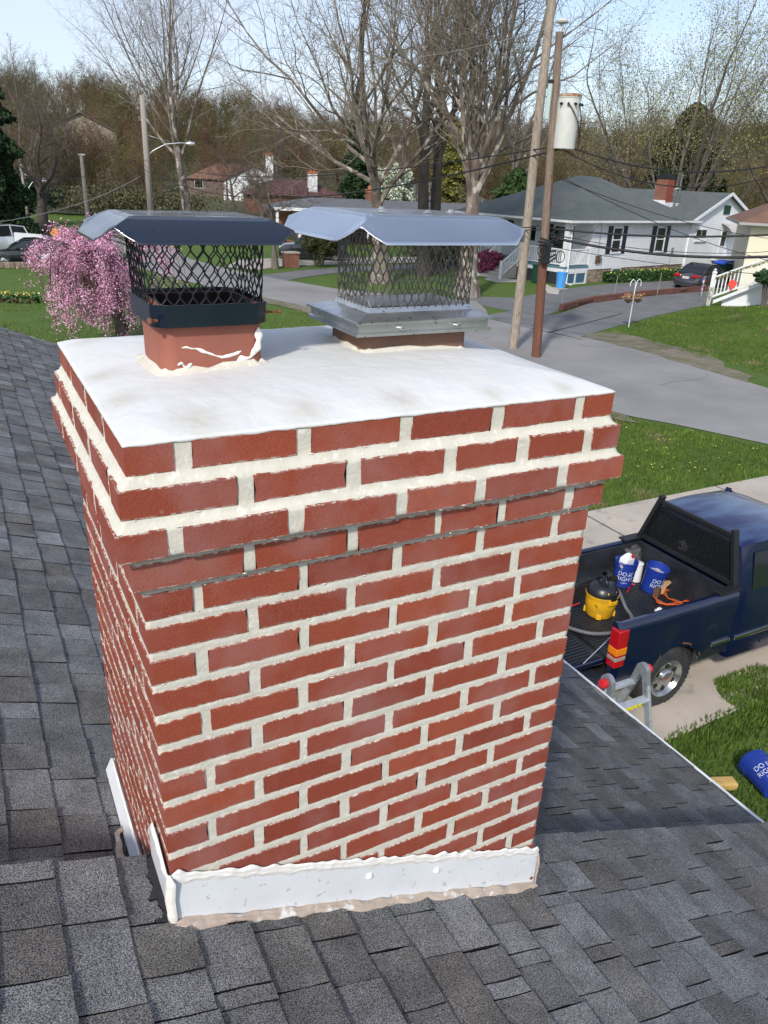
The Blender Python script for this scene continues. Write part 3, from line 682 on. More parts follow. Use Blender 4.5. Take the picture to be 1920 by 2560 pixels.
def cage(name, cx, cy, hx, hy, r, z0, z1, pitch, rows, wd, m, par, corner_n=6, flare=0.0, amp=.5, top=None):
    o = rrect(cx, cy, hx, hy, r, corner_n); P_ = [Vector((a, b)) for a, b in o]; n = len(P_)
    Ls = [(P_[(i+1) % n]-P_[i]).length for i in range(n)]; per = sum(Ls); cols = int(round(per/pitch)); mb = MB()
    def at(t):
        t = (t % 1.0)*per; i = 0
        while t > Ls[i] and i < n-1: t -= Ls[i]; i += 1
        return P_[i].lerp(P_[(i+1) % n], min(1, t/Ls[i]))
    rr_ = random.Random(5)
    for j in range(rows):
        for i in range(cols):
            for s in (-1, 1):
                a = (i + (.5 if j % 2 else 0))/cols; b = a + s*.5/cols
                q = [(0, 0), (.10, .22), (.90, .78), (1, 1)]; pts = []
                for fa, fz_ in q:
                    p = at(a+(b-a)*fa); c = Vector((cx, cy)); zz = (j+fz_)/rows; k = 1+flare*(1-zz)
                    if top: 
                        k = 1 + (top-1)*zz
                    p = c + (p-c)*k; pts.append((p.x, p.y, z0+(z1-z0)*zz))
                mb.tube(pts, wd, 4, cap=False, twist=.785)
    return mb.build(name, m, par)
# --- black cap
c1 = empty('rain_cap', (0, 0, 0), 'black rain cap with diamond mesh clamped on the orange clay flue', 'chimney cap')
lid('lid', .090, .372, .300, .530, ZT+.352, .070, .046, M_bpaint, c1, seed=3)
cage('mesh_cage', .240, .412, .120, .120, .040, ZT+.155, ZT+.338, .0265, 8, .0017, M_bmesh, c1, top=1.06)
mb = MB(); cx, cy = .241, .412
def oct_(hx, hy, c_): return [(cx+hx, cy-hy+c_), (cx+hx, cy+hy-c_), (cx+hx-c_, cy+hy), (cx-hx+c_, cy+hy), (cx-hx, cy+hy-c_), (cx-hx, cy-hy+c_), (cx-hx+c_, cy-hy), (cx+hx-c_, cy-hy)]
ring(mb, [(oct_(.123, .124, .026), ZT+.138), (oct_(.1255, .1265, .026), ZT+.184), (oct_(.1235, .1245, .026), ZT+.184), (oct_(.121, .122, .026), ZT+.138), (oct_(.123, .124, .026), ZT+.138)])
mb.build('clamp_band', M_bpaint, c1)
def screw(p, d, L_, r_, head, m, par, name='screw'):
    mb = MB(); p = Vector(p); d = Vector(d).normalized(); n = 14
    pts = []; rad = []
    for i in range(n*2+1): pts.append(p+d*(L_*i/(n*2))); rad.append(r_*(1.0 if i % 2 else .78))
    mb.tube(pts, rad, 8); mb.tube([p+d*L_, p+d*(L_+head*.5), p+d*(L_+head*.9), p+d*(L_+head)], [r_*2.0, r_*2.3, r_*2.1, r_*1.3], 6)
    return mb.build(name, m, par)
screw((.366, .335, ZT+.155), (1, -.25, .06), .034, .0028, .006, M_rust, c1)
screw((.128, .300, ZT+.152), (-.85, -.55, .12), .018, .0032, .006, M_rust, c1)
# --- stainless cap
c2 = empty('rain_cap', (0, 0, 0), 'stainless steel rain cap with bolted lid on the short brown flue', 'chimney cap')
X0, X1, Y0, Y1 = .593, .972, .318, .612; zb = ZT+.090
def R4(e): return [(X1+e, Y0-e), (X1+e, Y1+e), (X0-e, Y1+e), (X0-e, Y0-e)]
mb = MB(); ring(mb, [(R4(-.006), zb), (R4(.003), zb+.001), (R4(.003), zb+.008), (R4(-.001), zb+.010), (R4(-.004), zb+.011), (R4(-.004), zb+.026), (R4(-.001), zb+.028), (R4(.005), zb+.029), (R4(.005), zb+.034), (R4(.002), zb+.036)])
MX0, MX1, MY0, MY1 = .648, .940, .366, .560
I4 = lambda x0, x1, y0, y1: [(x1, y0), (x1, y1), (x0, y1), (x0, y0)]
ring(mb, [(R4(.002), zb+.036), (I4(MX0-.004, MX1+.004, MY0-.004, MY1+.004), zb+.048), (I4(MX0, MX1, MY0, MY1), zb+.060), (I4(MX0+.002, MX1-.002, MY0+.002, MY1-.002), zb+.059), (I4(MX0+.006, MX1-.006, MY0+.006, MY1-.006), zb+.03)])
mb.build('skirt', M_steelgrey, c2, bevel=0)
cage('mesh_cage', (MX0+MX1)/2, (MY0+MY1)/2, (MX1-MX0)/2+.001, (MY1-MY0)/2+.001, .012, zb+.057, ZT+.345, .0205, 8, .0015, M_wire, c2, 2)
lid('lid', .602, .952, .290, .620, ZT+.364, .080, .056, M_steel, c2, seed=8, crown_=.004)
screw((.700, Y0+.01, zb+.019), (.35, -1, .05), .020, .0026, .004, M_chrome, c2); screw((.862, Y0+.01, zb+.019), (.35, -1, .05), .020, .0026, .004, M_chrome, c2)
for bx, by in ((.675, .37), (.79, .36), (.90, .43), (.74, .50)):
    mb = MB(); mb.lathe([(.013, 0), (.013, .0012), (.007, .0015), (.007, .006), (.0005, .0065)], 6, (bx, by, ZT+.367)); mb.build('bolt', M_steelgrey, c2)
for bx in (.672,):
    mb = MB(); mb.lathe([(.005, 0), (.005, .002), (.001, .003)], 8, (bx, .250, ZT+.336), Matrix.Rotation(R(60), 3, 'X')); mb.build('bolt', M_chrome, c2)
# ------------------------------------------------------------------ GROUND, ROADS, PAVING
def grass_mat():
    m = bpy.data.materials.new('lawn_grass'); m.use_nodes = True; t = m.node_tree; L = t.links; N = t.nodes; P = N['Principled BSDF']
    P.inputs['Roughness'].default_value = .9; P.inputs['Specular IOR Level'].default_value = .2
    g = N.new('ShaderNodeNewGeometry'); pos = g.outputs['Position']
    def nz_(sc, det=5):
        n = N.new('ShaderNodeTexNoise'); n.inputs['Scale'].default_value = sc; n.inputs['Detail'].default_value = det; n.inputs['Roughness'].default_value = .65; L.new(pos, n.inputs[0]); return n.outputs[0]
    def rg(v, a, b, c=0., d=1.):
        r = N.new('ShaderNodeMapRange'); r.inputs[1].default_value = a; r.inputs[2].default_value = b; r.inputs[3].default_value = c; r.inputs[4].default_value = d; L.new(v, r.inputs[0]); return r.outputs[0]
    def mix(f, a, b):
        x = N.new('ShaderNodeMixRGB')
        for i, v in enumerate((f, a, b)):
            if isinstance(v, tuple): x.inputs[i].default_value = (*v, 1)
            else: L.new(v, x.inputs[i])
        return x.outputs[0]
    c = mix(rg(nz_(.55, 8), .36, .62), (.072, .126, .022), (.106, .166, .032))
    c = mix(rg(nz_(6, 6), .40, .66), c, (.058, .104, .020))
    c = mix(rg(nz_(1.7, 8), .60, .78, 0., .7), c, (.22, .20, .10))
    c = mix(rg(nz_(30, 3), .45, .75, 0., .8), c, (.140, .21, .044))
    L.new(c, P.inputs['Base Color'])
    b = N.new('ShaderNodeBump'); b.inputs['Strength'].default_value = .9; b.inputs['Distance'].default_value = .05; L.new(nz_(22, 6), b.inputs['Height']); L.new(b.outputs[0], P.inputs['Normal'])
    return m
M_grass = grass_mat()
M_road = mat('worn_asphalt', (.275, .266, .258), .92, (.205, .199, .194), .35, det=9, bump=.35, bsc=70, bdist=.006, col3=(.30, .30, .302), sc3=45, thr3=.6, w3=.1)
M_drive = mat('dark_asphalt', (.125, .125, .13), .92, (.17, .168, .172), .8, det=9, bump=.35, bsc=70, bdist=.006, col3=(.165, .16, .155), sc3=2.2, thr3=.60, w3=.12)
M_gravel = mat('gravel_and_moss', (.20, .165, .125), .95, (.115, .120, .052), 1.6, det=9, lo=.42, hi=.58, bump=.7, bsc=40, bdist=.02, col3=(.30, .27, .23), sc3=28, thr3=.6, w3=.08)
M_forestfloor = mat('forest_floor', (.075, .060, .035), .95, (.060, .085, .028), .12, det=9, bump=.5, bsc=2, bdist=.2)
FWD = Vector((math.sin(YAW), math.cos(YAW)))
def hill(x, y):
    d = (x-CAM.x)*FWD.x + (y-CAM.y)*FWD.y; s = (x-CAM.x)*FWD.y - (y-CAM.y)*FWD.x
    h = 11.0*ease((d-100)/170) + 3.0*ease((s-40)/80)*ease((d-60)/120) + 7*ease((-s-15)/60)*ease((d-120)/150) - 3*ease((d-260)/100)
    return h + (1.2*mn.noise(Vector((x*.02, y*.02, 0))))*ease((d-90)/60)
mb = MB(); cx0, cy0 = 60, 110
def gpt(u, v):
    x = cx0 + math.copysign(abs(2*u-1)**1.6, 2*u-1)*900; y = cy0 + math.copysign(abs(2*v-1)**1.6, 2*v-1)*900
    return (x, y, hill(x, y))
mb.grid(gpt, 150, 150); o = mb.build('ground', M_grass, smooth=True); tag(o, kind='structure')
def sheet(name, pts, m, z, kind='structure', cells=1):
    mb = MB(); mb.poly([(p[0], p[1], z) for p in pts]); me = mb.mesh(name); bm = bmesh.new(); bm.from_mesh(me); bmesh.ops.triangulate(bm, faces=bm.faces)
    for f in bm.faces:
        if f.normal.z < 0: f.normal_flip()
    bm.to_mesh(me); bm.free(); o = link(name, me, m); tag(o, kind=kind); return o
def gp(*p): return [tuple(G(a, b)[:2]) for a, b in p]
def spline(pts, n=6):
    out = []; P_ = [Vector(p) for p in pts]
    for i in range(len(P_)-1):
        p0, p1, p2, p3 = P_[max(i-1, 0)], P_[i], P_[i+1], P_[min(i+2, len(P_)-1)]
        for k in range(n):
            t = k/n; out.append(.5*((2*p1)+(p2-p0)*t+(2*p0-5*p1+4*p2-p3)*t*t+(3*p1-p0-3*p2+p3)*t*t*t))
    return out+[P_[-1]]
def rag(pts, amp, seed=0, step=.35):
    out = []; n = len(pts)
    for i in range(n):
        a, b = Vector(pts[i][:2]), Vector(pts[(i+1) % n][:2]); k = max(1, min(60, int((b-a).length/step)))
        for q in range(k):
            p = a.lerp(b, q/k); out.append((p.x+mn.noise(Vector((p.x*1.3, p.y*1.3, seed)))*amp, p.y+mn.noise(Vector((p.x*1.3, p.y*1.3, seed+9)))*amp))
    return out
near = spline(gp((1920, 1112), (1700, 1065), (1527, 1030), (1300, 960), (1000, 850), (790, 775), (655, 744), (560, 726), (430, 694), (300, 655), (215, 628)), 5)
near = [Vector((16.9, 2.0)), Vector((16.6, 6.0))] + near + [Vector((-40, 60))]
far = [Vector((-40, 70))] + [Vector(p) for p in gp((250, 592), (350, 600), (430, 619), (475, 648), (560, 671), (655, 690), (714, 701), (836, 722), (1000, 739), (1190, 753), (1215, 775), (1225, 800), (1330, 818))] + spline(gp((1460, 840), (1600, 875), (1700, 905), (1800, 935), (1920, 972)), 4) + [Vector((21.0, 8)), Vector((21.2, 2)), Vector((21.4, -30)), Vector((17.0, -30))]
sheet('road', [tuple(p) for p in near+far], M_road, .020)
sheet('cross_street', gp((200, 590), (560, 600), (640, 585), (640, 570), (520, 566), (330, 574), (200, 578)), M_road, .016)
# dark seam of broken edge along the near kerb
near_e = gp((600, 735), (700, 752), (790, 778), (800, 784), (700, 768), (600, 752))
sheet('kerb_strip', rag(gp((1560, 1036), (1500, 1022), (1300, 955), (1000, 848), (790, 773), (655, 744), (600, 735), (640, 752), (790, 788), (1000, 866), (1300, 976), (1500, 1042), (1600, 1062)), .12, 3), M_gravel, .024)
sheet('driveway', [(-8, 3.06), (5.1, 3.06), (5.55, 2.98), (5.9, 2.95), (6.9, 2.99), (16.4, 3.05), (16.4, 8.15), (9.0, 8.15), (-8, 8.2)], M_concrete, .012)
jm = mat('joint_dirt', (.035, .03, .026), .95)
mb = MB()
for x in (3.6, 9.09, 12.6): mb.b2((x-.012, 3.06, .013), (x+.012, 8.16, .0165))
tag(mb.build('paving_joint', jm), kind='structure')
sheet('shared_driveway', gp((1180, 795), (1275, 778), (1180, 760), (1140, 745), (1200, 742), (1290, 745), (1400, 724), (1500, 712), (1600, 706), (1720, 700), (1920, 690), (1920, 735), (1775, 722), (1640, 737), (1480, 752), (1405, 775), (1330, 800)), M_drive, .012)
sheet('neighbour_driveway', gp((1225, 800), (1330, 818), (1460, 840), (1530, 820), (1640, 790), (1770, 762), (1800, 735), (1775, 724), (1640, 739), (1480, 756), (1400, 785), (1330, 795)), M_drive, .016)
mb = MB(); a, b = G(1370, 833), G(1555, 785); mb.bar((a.x, a.y, .018), (b.x, b.y, .018), .10, .004); a = G(1240, 802); b = G(1455, 850); mb.bar((a.x, a.y, .023), (b.x, b.y, .023), .07, .004)
tag(mb.build('tar_seam', mat('crack_tar', (.03, .03, .03), .8)), kind='structure')
sheet('left_driveway', gp((650, 689), (714, 702), (780, 691), (860, 681), (1000, 674), (1235, 674), (1235, 662), (1000, 662), (860, 669), (760, 676)), M_drive, .024)
sheet('pale_driveway', gp((560, 668), (640, 676), (700, 667), (760, 665), (860, 661), (1250, 652), (1250, 640), (860, 645), (700, 646), (600, 650)), mat('pale_concrete', (.42, .37, .31), .9, (.34, .30, .26), .8), .0245)
sheet('gravel_verge', rag(gp((1455, 842), (1500, 832), (1540, 830), (1600, 842), (1654, 858), (1782, 890), (1805, 912), (1880, 945), (1870, 957), (1800, 938), (1700, 908), (1600, 878)), .25, 5), M_gravel, .028)
mats_ = [(1225, 690, 1275, 704)]
sheet('stone_path', rag(gp((1212, 698), (1230, 692), (1290, 700), (1300, 706), (1240, 707)), .1, 2, .5), mat('pale_flagstone', (.45, .42, .37), .9), .02)
sheet('stone_path', rag(gp((1330, 700), (1345, 702), (1400, 728), (1395, 738), (1372, 735)), .1, 4, .5), bpy.data.materials['pale_flagstone'], .026)
# --- raised lawn to the right of the neighbour's drive
poly = [Vector(p) for p in rag(gp((1455, 840), (1530, 818), (1640, 786), (1772, 764)), .12, 7)[:-1]] 
def lawn_h(x, y):
    e = G(1455, 840); a = Vector((e.x, e.y)); b_ = G(1772, 764); b = Vector((b_.x, b_.y)); d1 = (b-a).normalized(); nn = Vector((d1.y, -d1.x)); p = Vector((x, y))-a
    s = p.dot(nn); u = p.dot(d1)
    if s < 0: return 0
    road = x-21.6
    return (1.05*ease(s/7)*ease((u-1)/12) * ease(road/6)) - .03
a = G(1455, 840); b = G(1772, 764); A2, B2 = Vector((a.x, a.y)), Vector((b.x, b.y)); d1 = (B2-A2).normalized(); nn = Vector((d1.y, -d1.x))
mb = MB()
def lp(u, v):
    t = u*34; s = v**1.3*26; base = A2 + d1*t; x, y = base.x + nn.x*s, base.y + nn.y*s
    if x < 21.55: x = 21.55
    z = lawn_h(x, y) + mn.noise(Vector((x*.7, y*.7, 1)))*.05
    return (x, y, max(.006, z) if v > 0 else .006)
mb.grid(lp, 90, 70); tag(mb.build('lawn_bank', M_grass, smooth=True), kind='structure')
# --- grass blades on the lawns near enough to show them
def grass(name, regions, n, h0, h1, zf=lambda x, y: 0.0, seed=5):
    r_ = np.random.default_rng(seed); V = []; Fc = []; C_ = []
    tot = sum(q[4] for q in regions)
    for (x0, x1, y0, y1, wgt, test) in regions:
        k = int(n*wgt/tot); xs = r_.uniform(x0, x1, k); ys = r_.uniform(y0, y1, k)
        keep = np.array([test(a, b) for a, b in zip(xs, ys)]); xs = xs[keep]; ys = ys[keep]
        for x, y in zip(xs, ys):
            c = mn.noise(Vector((x*.8, y*.8, 2))); h = (h0+(h1-h0)*r_.random())*(1+.5*c); a = r_.random()*6.283; w_ = h*.10+.004; lx, ly = (r_.random()-.5)*h*.9, (r_.random()-.5)*h*.9; z = zf(x, y)
            b = len(V); dx, dy = math.cos(a)*w_, math.sin(a)*w_
            V += [(x-dx, y-dy, z), (x+dx, y+dy, z), (x+lx, y+ly, z+h)]; Fc.append((b, b+1, b+2))
            g = .5+.5*r_.random() + .35*c; dry = mn.noise(Vector((x*.9+7, y*.9, 1))) > .32 + .2*r_.random(); k3 = (.095*g+.035*r_.random()*r_.random(), .165*g+.01, .027*g); k3 = (.20*g+.03, .175*g+.03, .07*g+.02) if dry else k3; C_ += [k3]*3
    me = np_mesh(name, np.array(V), np.array(Fc), 3); setcol(me, np.array(C_)); return tag(link(name, me, M_blade), kind='stuff')
M_blade = vmat('grass_blades', .8, 0.0, 10, sc=5, amt=.2)
def seg_x(y):     # x of the near road edge at y
    for p, q in zip(near[:-1], near[1:]):
        if min(p.y, q.y) <= y <= max(p.y, q.y) and abs(q.y-p.y) > 1e-6: return p.x+(q.x-p.x)*(y-p.y)/(q.y-p.y)
    return 16
grass('lawn_grass', [(4.4, 9.5, -3, 3.0, 3.2, lambda x, y: (y < 2.9 + .10*mn.noise(Vector((x*3, 0, 0)))) ),
                     (4.9, 9.5, 2.6, 3.16, .45, lambda x, y: y < 3.04+.22*mn.noise(Vector((x*2.5, 3, 0))) ),
                     (6.9, 8.4, 2.8, 3.5, .5, lambda x, y: (x-7.5)**2+(y-3.05)**2 < .35),
                     (3.5, 16.2, 8.16, 16, 9, lambda x, y: x < seg_x(y)-.25),
                     (-3, 15, 14, 42, 5.5, lambda x, y: x < seg_x(y)-.5 and mn.noise(Vector((x*.4, y*.4, 6))) > (y-32)*.08)], 135000, .04, .095)
grass('lawn_grass', [(21.6, 36, 9, 27, 1, lambda x, y: (Vector((x, y))-A2).dot(nn) > .1 and (x > 23.0+mn.noise(Vector((x*.8, y*.8, 4)))*.8))], 75000, .05, .11, lambda x, y: max(0, lawn_h(x, y)), 8)
rd_ = np.random.default_rng(3); V = []; Fc = []
for (x0, x1, y0, y1, n) in ((8.6, 15.4, 8.6, 14, 170), (4.6, 9, -2, 2.8, 12), (4, 13, 15, 32, 260), (23, 34, 12, 25, 160)):
    for _ in range(n):
        x, y = rd_.uniform(x0, x1), rd_.uniform(y0, y1); z = (max(0, lawn_h(x, y)) if x > 21 else 0)+.08; a = rd_.random()*6.28; b = len(V); r_ = .022
        V += [(x+math.cos(a+q*1.571)*r_, y+math.sin(a+q*1.571)*r_, z+rd_.normal()*.006) for q in range(4)]; Fc.append((b, b+1, b+2, b+3))
tag(link('dandelions', np_mesh('dandelions', np.array(V), np.array(Fc), 4), mat('dandelion_yellow', (.62, .55, .06), .8)), kind='stuff')
# thin cracks wandering over the road
mb = MB(); rk_ = random.Random(8)
for k in range(6):
    p = Vector(G(rk_.choice((900, 1100, 1300, 1500, 1650, 1800)), rk_.uniform(780, 1010))); a = rk_.uniform(1.2, 2.4) if k % 2 else rk_.uniform(-.3, .6)
    pts = [p]
    for i in range(14): a += rk_.gauss(0, .5)*(1 if i % 2 else -1)*.6; p = p + Vector((math.cos(a), math.sin(a), 0))*.22; pts.append(p)
    for u_, v_ in zip(pts[:-1], pts[1:]):
        if u_.x < 20.8 and (v_.x > seg_x(v_.y)+.2): mb.bar((u_.x, u_.y, .0215), (v_.x, v_.y, .0215), .009, .003)
tag(mb.build('road_cracks', bpy.data.materials['crack_tar']), kind='structure')
# ------------------------------------------------------------------ PICKUP TRUCK
def carpaint(name, col, coat=1.0, worn=None):
    return mat(name, col, .32, worn, 2.2, det=8, lo=.45, hi=.58, metal=.35, coat=coat) if worn else mat(name, col, .32, metal=.35, coat=coat)
M_blue = mat('dark_blue_paint', (.002, .007, .038), .28, metal=.15, coat=.8)
M_liner = mat('black_bed_liner', (.012, .013, .016), .42, (.028, .032, .04), 3, bump=.3, bsc=60, bdist=.003)
M_frame = mat('undercarriage', (.012, .011, .010), .8)
TX0, TX1 = 5.24, 10.05; YN, YF2 = 3.40, 5.02; YC = (YN+YF2)/2; BF = .85; RAIL = 1.32; CABX = 7.06
truck = empty('pickup_truck', (0, 0, 0), 'dark blue pickup truck parked on the concrete driveway with its tailgate down', 'pickup truck')
def side_panel(y, sgn):
    """bed side outer skin: profile swept along x with a wheel arch cut"""
    mb = MB(); xs = [TX0+.0, TX0+.02, TX0+.06] + [TX0+.06+(CABX-.02-TX0-.06)*i/60 for i in range(1, 61)]
    wc, wr = 6.13, .47
    prof = [(.035, .50), (.005, .60), (.0, .78), (.012, .95), (.004, 1.10), (.0, 1.22), (.018, 1.285), (.045, RAIL), (.075, RAIL+.001), (.100, RAIL-.010), (.102, RAIL-.05)]
    cols = []
    for x in xs:
        inn = .05*(1-ease((x-TX0)/.06)); d = abs(x-wc); lo_ = .50
        if d < wr: lo_ = max(.50, .36+math.sqrt(max(0, wr*wr-d*d))*1.02)
        flare = .035*math.exp(-((d-wr*.75)/.22)**2) if True else 0
        col = []
        for dy, z in prof:
            zz = max(z, lo_) if z < 1.0 else z
            fl = flare*math.exp(-((zz-.80)/.28)**2)
            col.append((x, y + sgn*(dy+inn*(1-(z > 1.2)*.3) - fl), zz))
        cols.append(col)
    n = len(prof); vs = [p for c in cols for p in c]; fs = [(i*n+j, (i+1)*n+j, (i+1)*n+j+1, i*n+j+1) for i in range(len(cols)-1) for j in range(n-1)]
    mb.add(vs, fs)
    # rear closing face
    c = cols[0]; mb.add(c + [(TX0, y+sgn*.102, .50)], [tuple(range(len(c)+1))])
    return mb
side_panel(YN, 1).build('bed_side', M_blue, truck, smooth=True, ang=35)
side_panel(YF2, -1).build('bed_side', M_blue, truck, smooth=True, ang=35)
# bed interior
mb = MB(); yi0, yi1 = YN+.10, YF2-.10
mb.b2((TX0+.03, yi0, BF-.03), (CABX-.06, yi1, BF))
for i in range(34):
    y = yi0+.03+(yi1-yi0-.06)*i/33; mb.b2((TX0+.04, y-.009, BF), (CABX-.1, y+.009, BF+.010))
mb.build('bed_floor', M_liner, truck)
mb = MB()
mb.b2((TX0+.02, yi0-.01, BF-.02), (CABX-.06, yi0+.02, RAIL-.03)); mb.b2((TX0+.02, yi1-.02, BF-.02), (CABX-.06, yi1+.01, RAIL-.03)); mb.b2((CABX-.09, yi0, BF-.02), (CABX-.05, yi1, RAIL-.02))
mb.build('bed_liner', M_liner, truck, bevel=.01)
for y, s in ((yi0, 1), (yi1, -1)):
    mb = MB(); pr = []
    for i in range(13): a = math.pi*i/12; pr.append((6.13-math.cos(a)*.42, BF+.005+math.sin(a)**.6*.20))
    mb.prism([(x, y, z) for x, z in pr], (0, s*.22, 0)); mb.build('wheel_well', M_liner, truck, bevel=.012, seg=3)
# tailgate down
mb = MB(); mb.b2((TX0-.56, YN+.15, BF-.075), (TX0-.01, YF2-.15, BF-.020)); mb.build('tailgate', M_blue, truck, bevel=.012)
mb = MB(); mb.b2((TX0-.53, YN+.19, BF-.019), (TX0-.03, YF2-.19, BF-.010))
for i in range(26): y = YN+.22+(YF2-YN-.44)*i/25; mb.b2((TX0-.50, y-.010, BF-.010), (TX0-.06, y+.010, BF-.001))
mb.build('tailgate_liner', M_liner, truck)
mb = MB(); mb.tube([(TX0-.0, YN+.17, BF-.03), (TX0-.0, YF2-.17, BF-.03)], .018, 8); 
mb.build('tailgate_hinge', M_frame, truck)
for y in (YN+.16, YF2-.16):
    mb = MB(); mb.tube([(TX0+.05, y, RAIL-.22), (TX0-.12, y-.0, BF+.13), (TX0-.30, y, BF-.0)], .006, 6); mb.build('tailgate_cable', M_chrome, truck)
# rear bumper
mb = MB(); mb.b2((TX0-.12, YN+.06, .44), (TX0+.02, YF2-.06, .60)); mb.build('bumper', mat('dark_bumper', (.03, .04, .06), .4), truck, bevel=.03, seg=3)
# tail lights
for y, s in ((YN, 1), (YF2, -1)):
    mb = MB(); mb.b2((TX0-.022, y-s*.006, .80), (TX0+.12, y+s*.125, 1.255)); tl = mb.build('tail_light', M_redlens, truck, bevel=.018, seg=3)
    mb = MB(); mb.b2((TX0-.026, y-s*.010, .955), (TX0+.122, y+s*.120, 1.045)); mb.build('amber_lens', M_amber, tl, bevel=.012)
    mb = MB(); mb.b2((TX0-.026, y-s*.010, .885), (TX0+.122, y+s*.120, .935)); mb.build('reverse_lens', mat('clear_lens', (.32, .27, .22), .2, spec=.7), tl, bevel=.012)
# cab
cab = MB(); ym = YC
def cabsec(x, w0, w1, zb, zt, round_=.10):
    """closed half-rounded cross-section"""
    pts = [(w0, .42), (w0+.02, .60), (w0+.012, .95), (w0, zb), (w1+.015, zb+(zt-zb)*.72), (w1-.02, zt-.045), (w1-.09, zt-.006), (w1-.25, zt+.012), (0, zt+.022)]
    L_ = [(x, ym-a, z) for a, z in pts] + [(x, ym+a, z) for a, z in pts[-2::-1]]
    return L_
HW = (YF2-YN)/2
secs = [cabsec(CABX, HW-.03, HW-.19, 1.27, 1.78), cabsec(CABX+.03, HW-.01, HW-.15, 1.27, 1.83), cabsec(CABX+.12, HW, HW-.13, 1.27, 1.86), cabsec(CABX+.6, HW, HW-.12, 1.27, 1.875), cabsec(CABX+1.15, HW, HW-.13, 1.27, 1.86), cabsec(CABX+1.40, HW, HW-.15, 1.26, 1.80)]
n = len(secs[0]); cab.add([p for s_ in secs for p in s_], [(i*n+j, i*n+j+1, (i+1)*n+j+1, (i+1)*n+j) for i in range(len(secs)-1) for j in range(n-1)] + [tuple(range(n-1, -1, -1))])
M_roofpaint = bpy.data.materials.new('faded_blue_roof')
M_blueworn = mat('faded_blue_paint', (.010, .014, .075), .30, (.055, .095, .19), 2.1, det=7, lo=.44, hi=.60, metal=.2, coat=.5, stretch=(.45, 1.5, 1))
body = cab.build('cab', [M_blue, M_blueworn], truck, smooth=True, ang=30)
for p in body.data.polygons:
    if p.normal.z > .75 or (p.normal.z < -.75 and p.center.z > 1.6): p.material_index = 1
# hood and front
hood = MB(); secs = []
for x, zt in ((CABX+1.85, 1.22), (CABX+2.0, 1.22), (CABX+2.5, 1.17), (CABX+2.95, 1.08), (CABX+3.05, .95)):
    pts = [(HW, .42), (HW+.015, .7), (HW, 1.0 if zt > 1 else .9), (HW-.07, zt-.03), (HW-.3, zt), (0, zt+.02)]
    secs.append([(x, ym-a, z) for a, z in pts] + [(x, ym+a, z) for a, z in pts[-2::-1]])
# doors joining cab and hood
secs.insert(0, [(CABX+1.38, ym-a, z) for a, z in [(HW, .42), (HW+.015, .7), (HW, 1.0), (HW-.01, 1.24), (HW-.3, 1.25), (0, 1.25)]] + [(CABX+1.38, ym+a, z) for a, z in [(HW-.3, 1.25), (HW-.01, 1.24), (HW, 1.0), (HW+.015, .7), (HW, .42)]])
n = len(secs[0]); hood.add([p for s_ in secs for p in s_], [(i*n+j, i*n+j+1, (i+1)*n+j+1, (i+1)*n+j) for i in range(len(secs)-1) for j in range(n-1)] + [tuple((len(secs)-1)*n+k for k in range(n))])
hood.build('hood', M_blue, truck, smooth=True, ang=30)
mb = MB(); mb.add([(CABX+1.41, ym-HW+.13, 1.79), (CABX+1.41, ym+HW-.13, 1.79), (CABX+1.84, ym+HW-.06, 1.26), (CABX+1.84, ym-HW+.06, 1.26)], [(0, 1, 2, 3)]); mb.build('windscreen', M_glass, truck)
for s in (-1, 1):
    mb = MB(); mb.bar((CABX+1.40, ym+s*(HW-.13), 1.80), (CABX+1.86, ym+s*(HW-.04), 1.25), .07, .05); mb.build('pillar', M_blue, truck)
for s in (-1, 1):
    y0_, y1_ = ym+s*(HW-.0), ym+s*(HW-.105)
    for a, b in ((CABX+.17, CABX+.52), (CABX+.60, CABX+1.36)):
        mb = MB(); zb_, zt_ = 1.30, 1.72
        f = lambda x, z: (x, y0_ - s*(z-1.27)/(1.70-1.27)*.105 + s*.007, z)
        mb.prism([f(a, zb_), f(b+ (.08 if b > CABX+1 else 0), zb_), f(b, zt_), f(a+.03, zt_)], (0, -s*.004, 0)); mb.build('side_window', M_glass, truck)
    mb = MB(); mb.b2((CABX+.548, y0_+s*.0145, .50), (CABX+.562, y0_+s*.017, 1.27)); mb.b2((CABX-.035, ym+s*(HW-.05), .50), (CABX-.005, ym+s*(HW-.02), 1.27)); mb.build('door_seam', M_frame, truck)
    mb = MB(); mb.b2((6.72, y0_-s*.006, .675), (7.03, y0_+s*.020, .72)); mb.build('side_trim', M_chrome, truck, bevel=.008)
    mb = MB(); mb.b2((7.09, y0_-s*.0, .675), (9.6, y0_+s*.034, .725)); mb.build('side_trim', M_chrome, truck, bevel=.008)
    mb = MB(); mb.b2((CABX+.66, y0_+s*.01, 1.14), (CABX+.80, y0_+s*.04, 1.175)); mb.build('door_handle', M_black, truck, bevel=.006)
    mb = MB(); mb.b2((CABX+1.36, y0_+s*.02, 1.28), (CABX+1.46, y0_+s*.24, 1.46)); mb.build('mirror', M_black, truck, bevel=.02)
    mb = MB(); mb.b2((CABX+2.98, ym+s*(HW-.35), .82), (CABX+3.06, ym+s*(HW-.02), 1.0)); mb.build('headlight', mat('headlight_lens', (.6, .6, .6), .1), truck, bevel=.02)
mb = MB(); mb.b2((CABX+3.04, ym-.45, .78), (CABX+3.07, ym+.45, .98)); mb.build('grille', M_chrome, truck, bevel=.01)
mb = MB(); mb.b2((CABX+3.02, ym-HW, .50), (CABX+3.16, ym+HW, .72)); mb.build('front_bumper', M_chrome, truck, bevel=.04)
mb = MB(); mb.b2((TX0+.1, ym-.42, .34), (CABX+2.9, ym+.42, .52)); mb.b2((7.1, YN+.05, .40), (9.0, YF2-.05, .46))
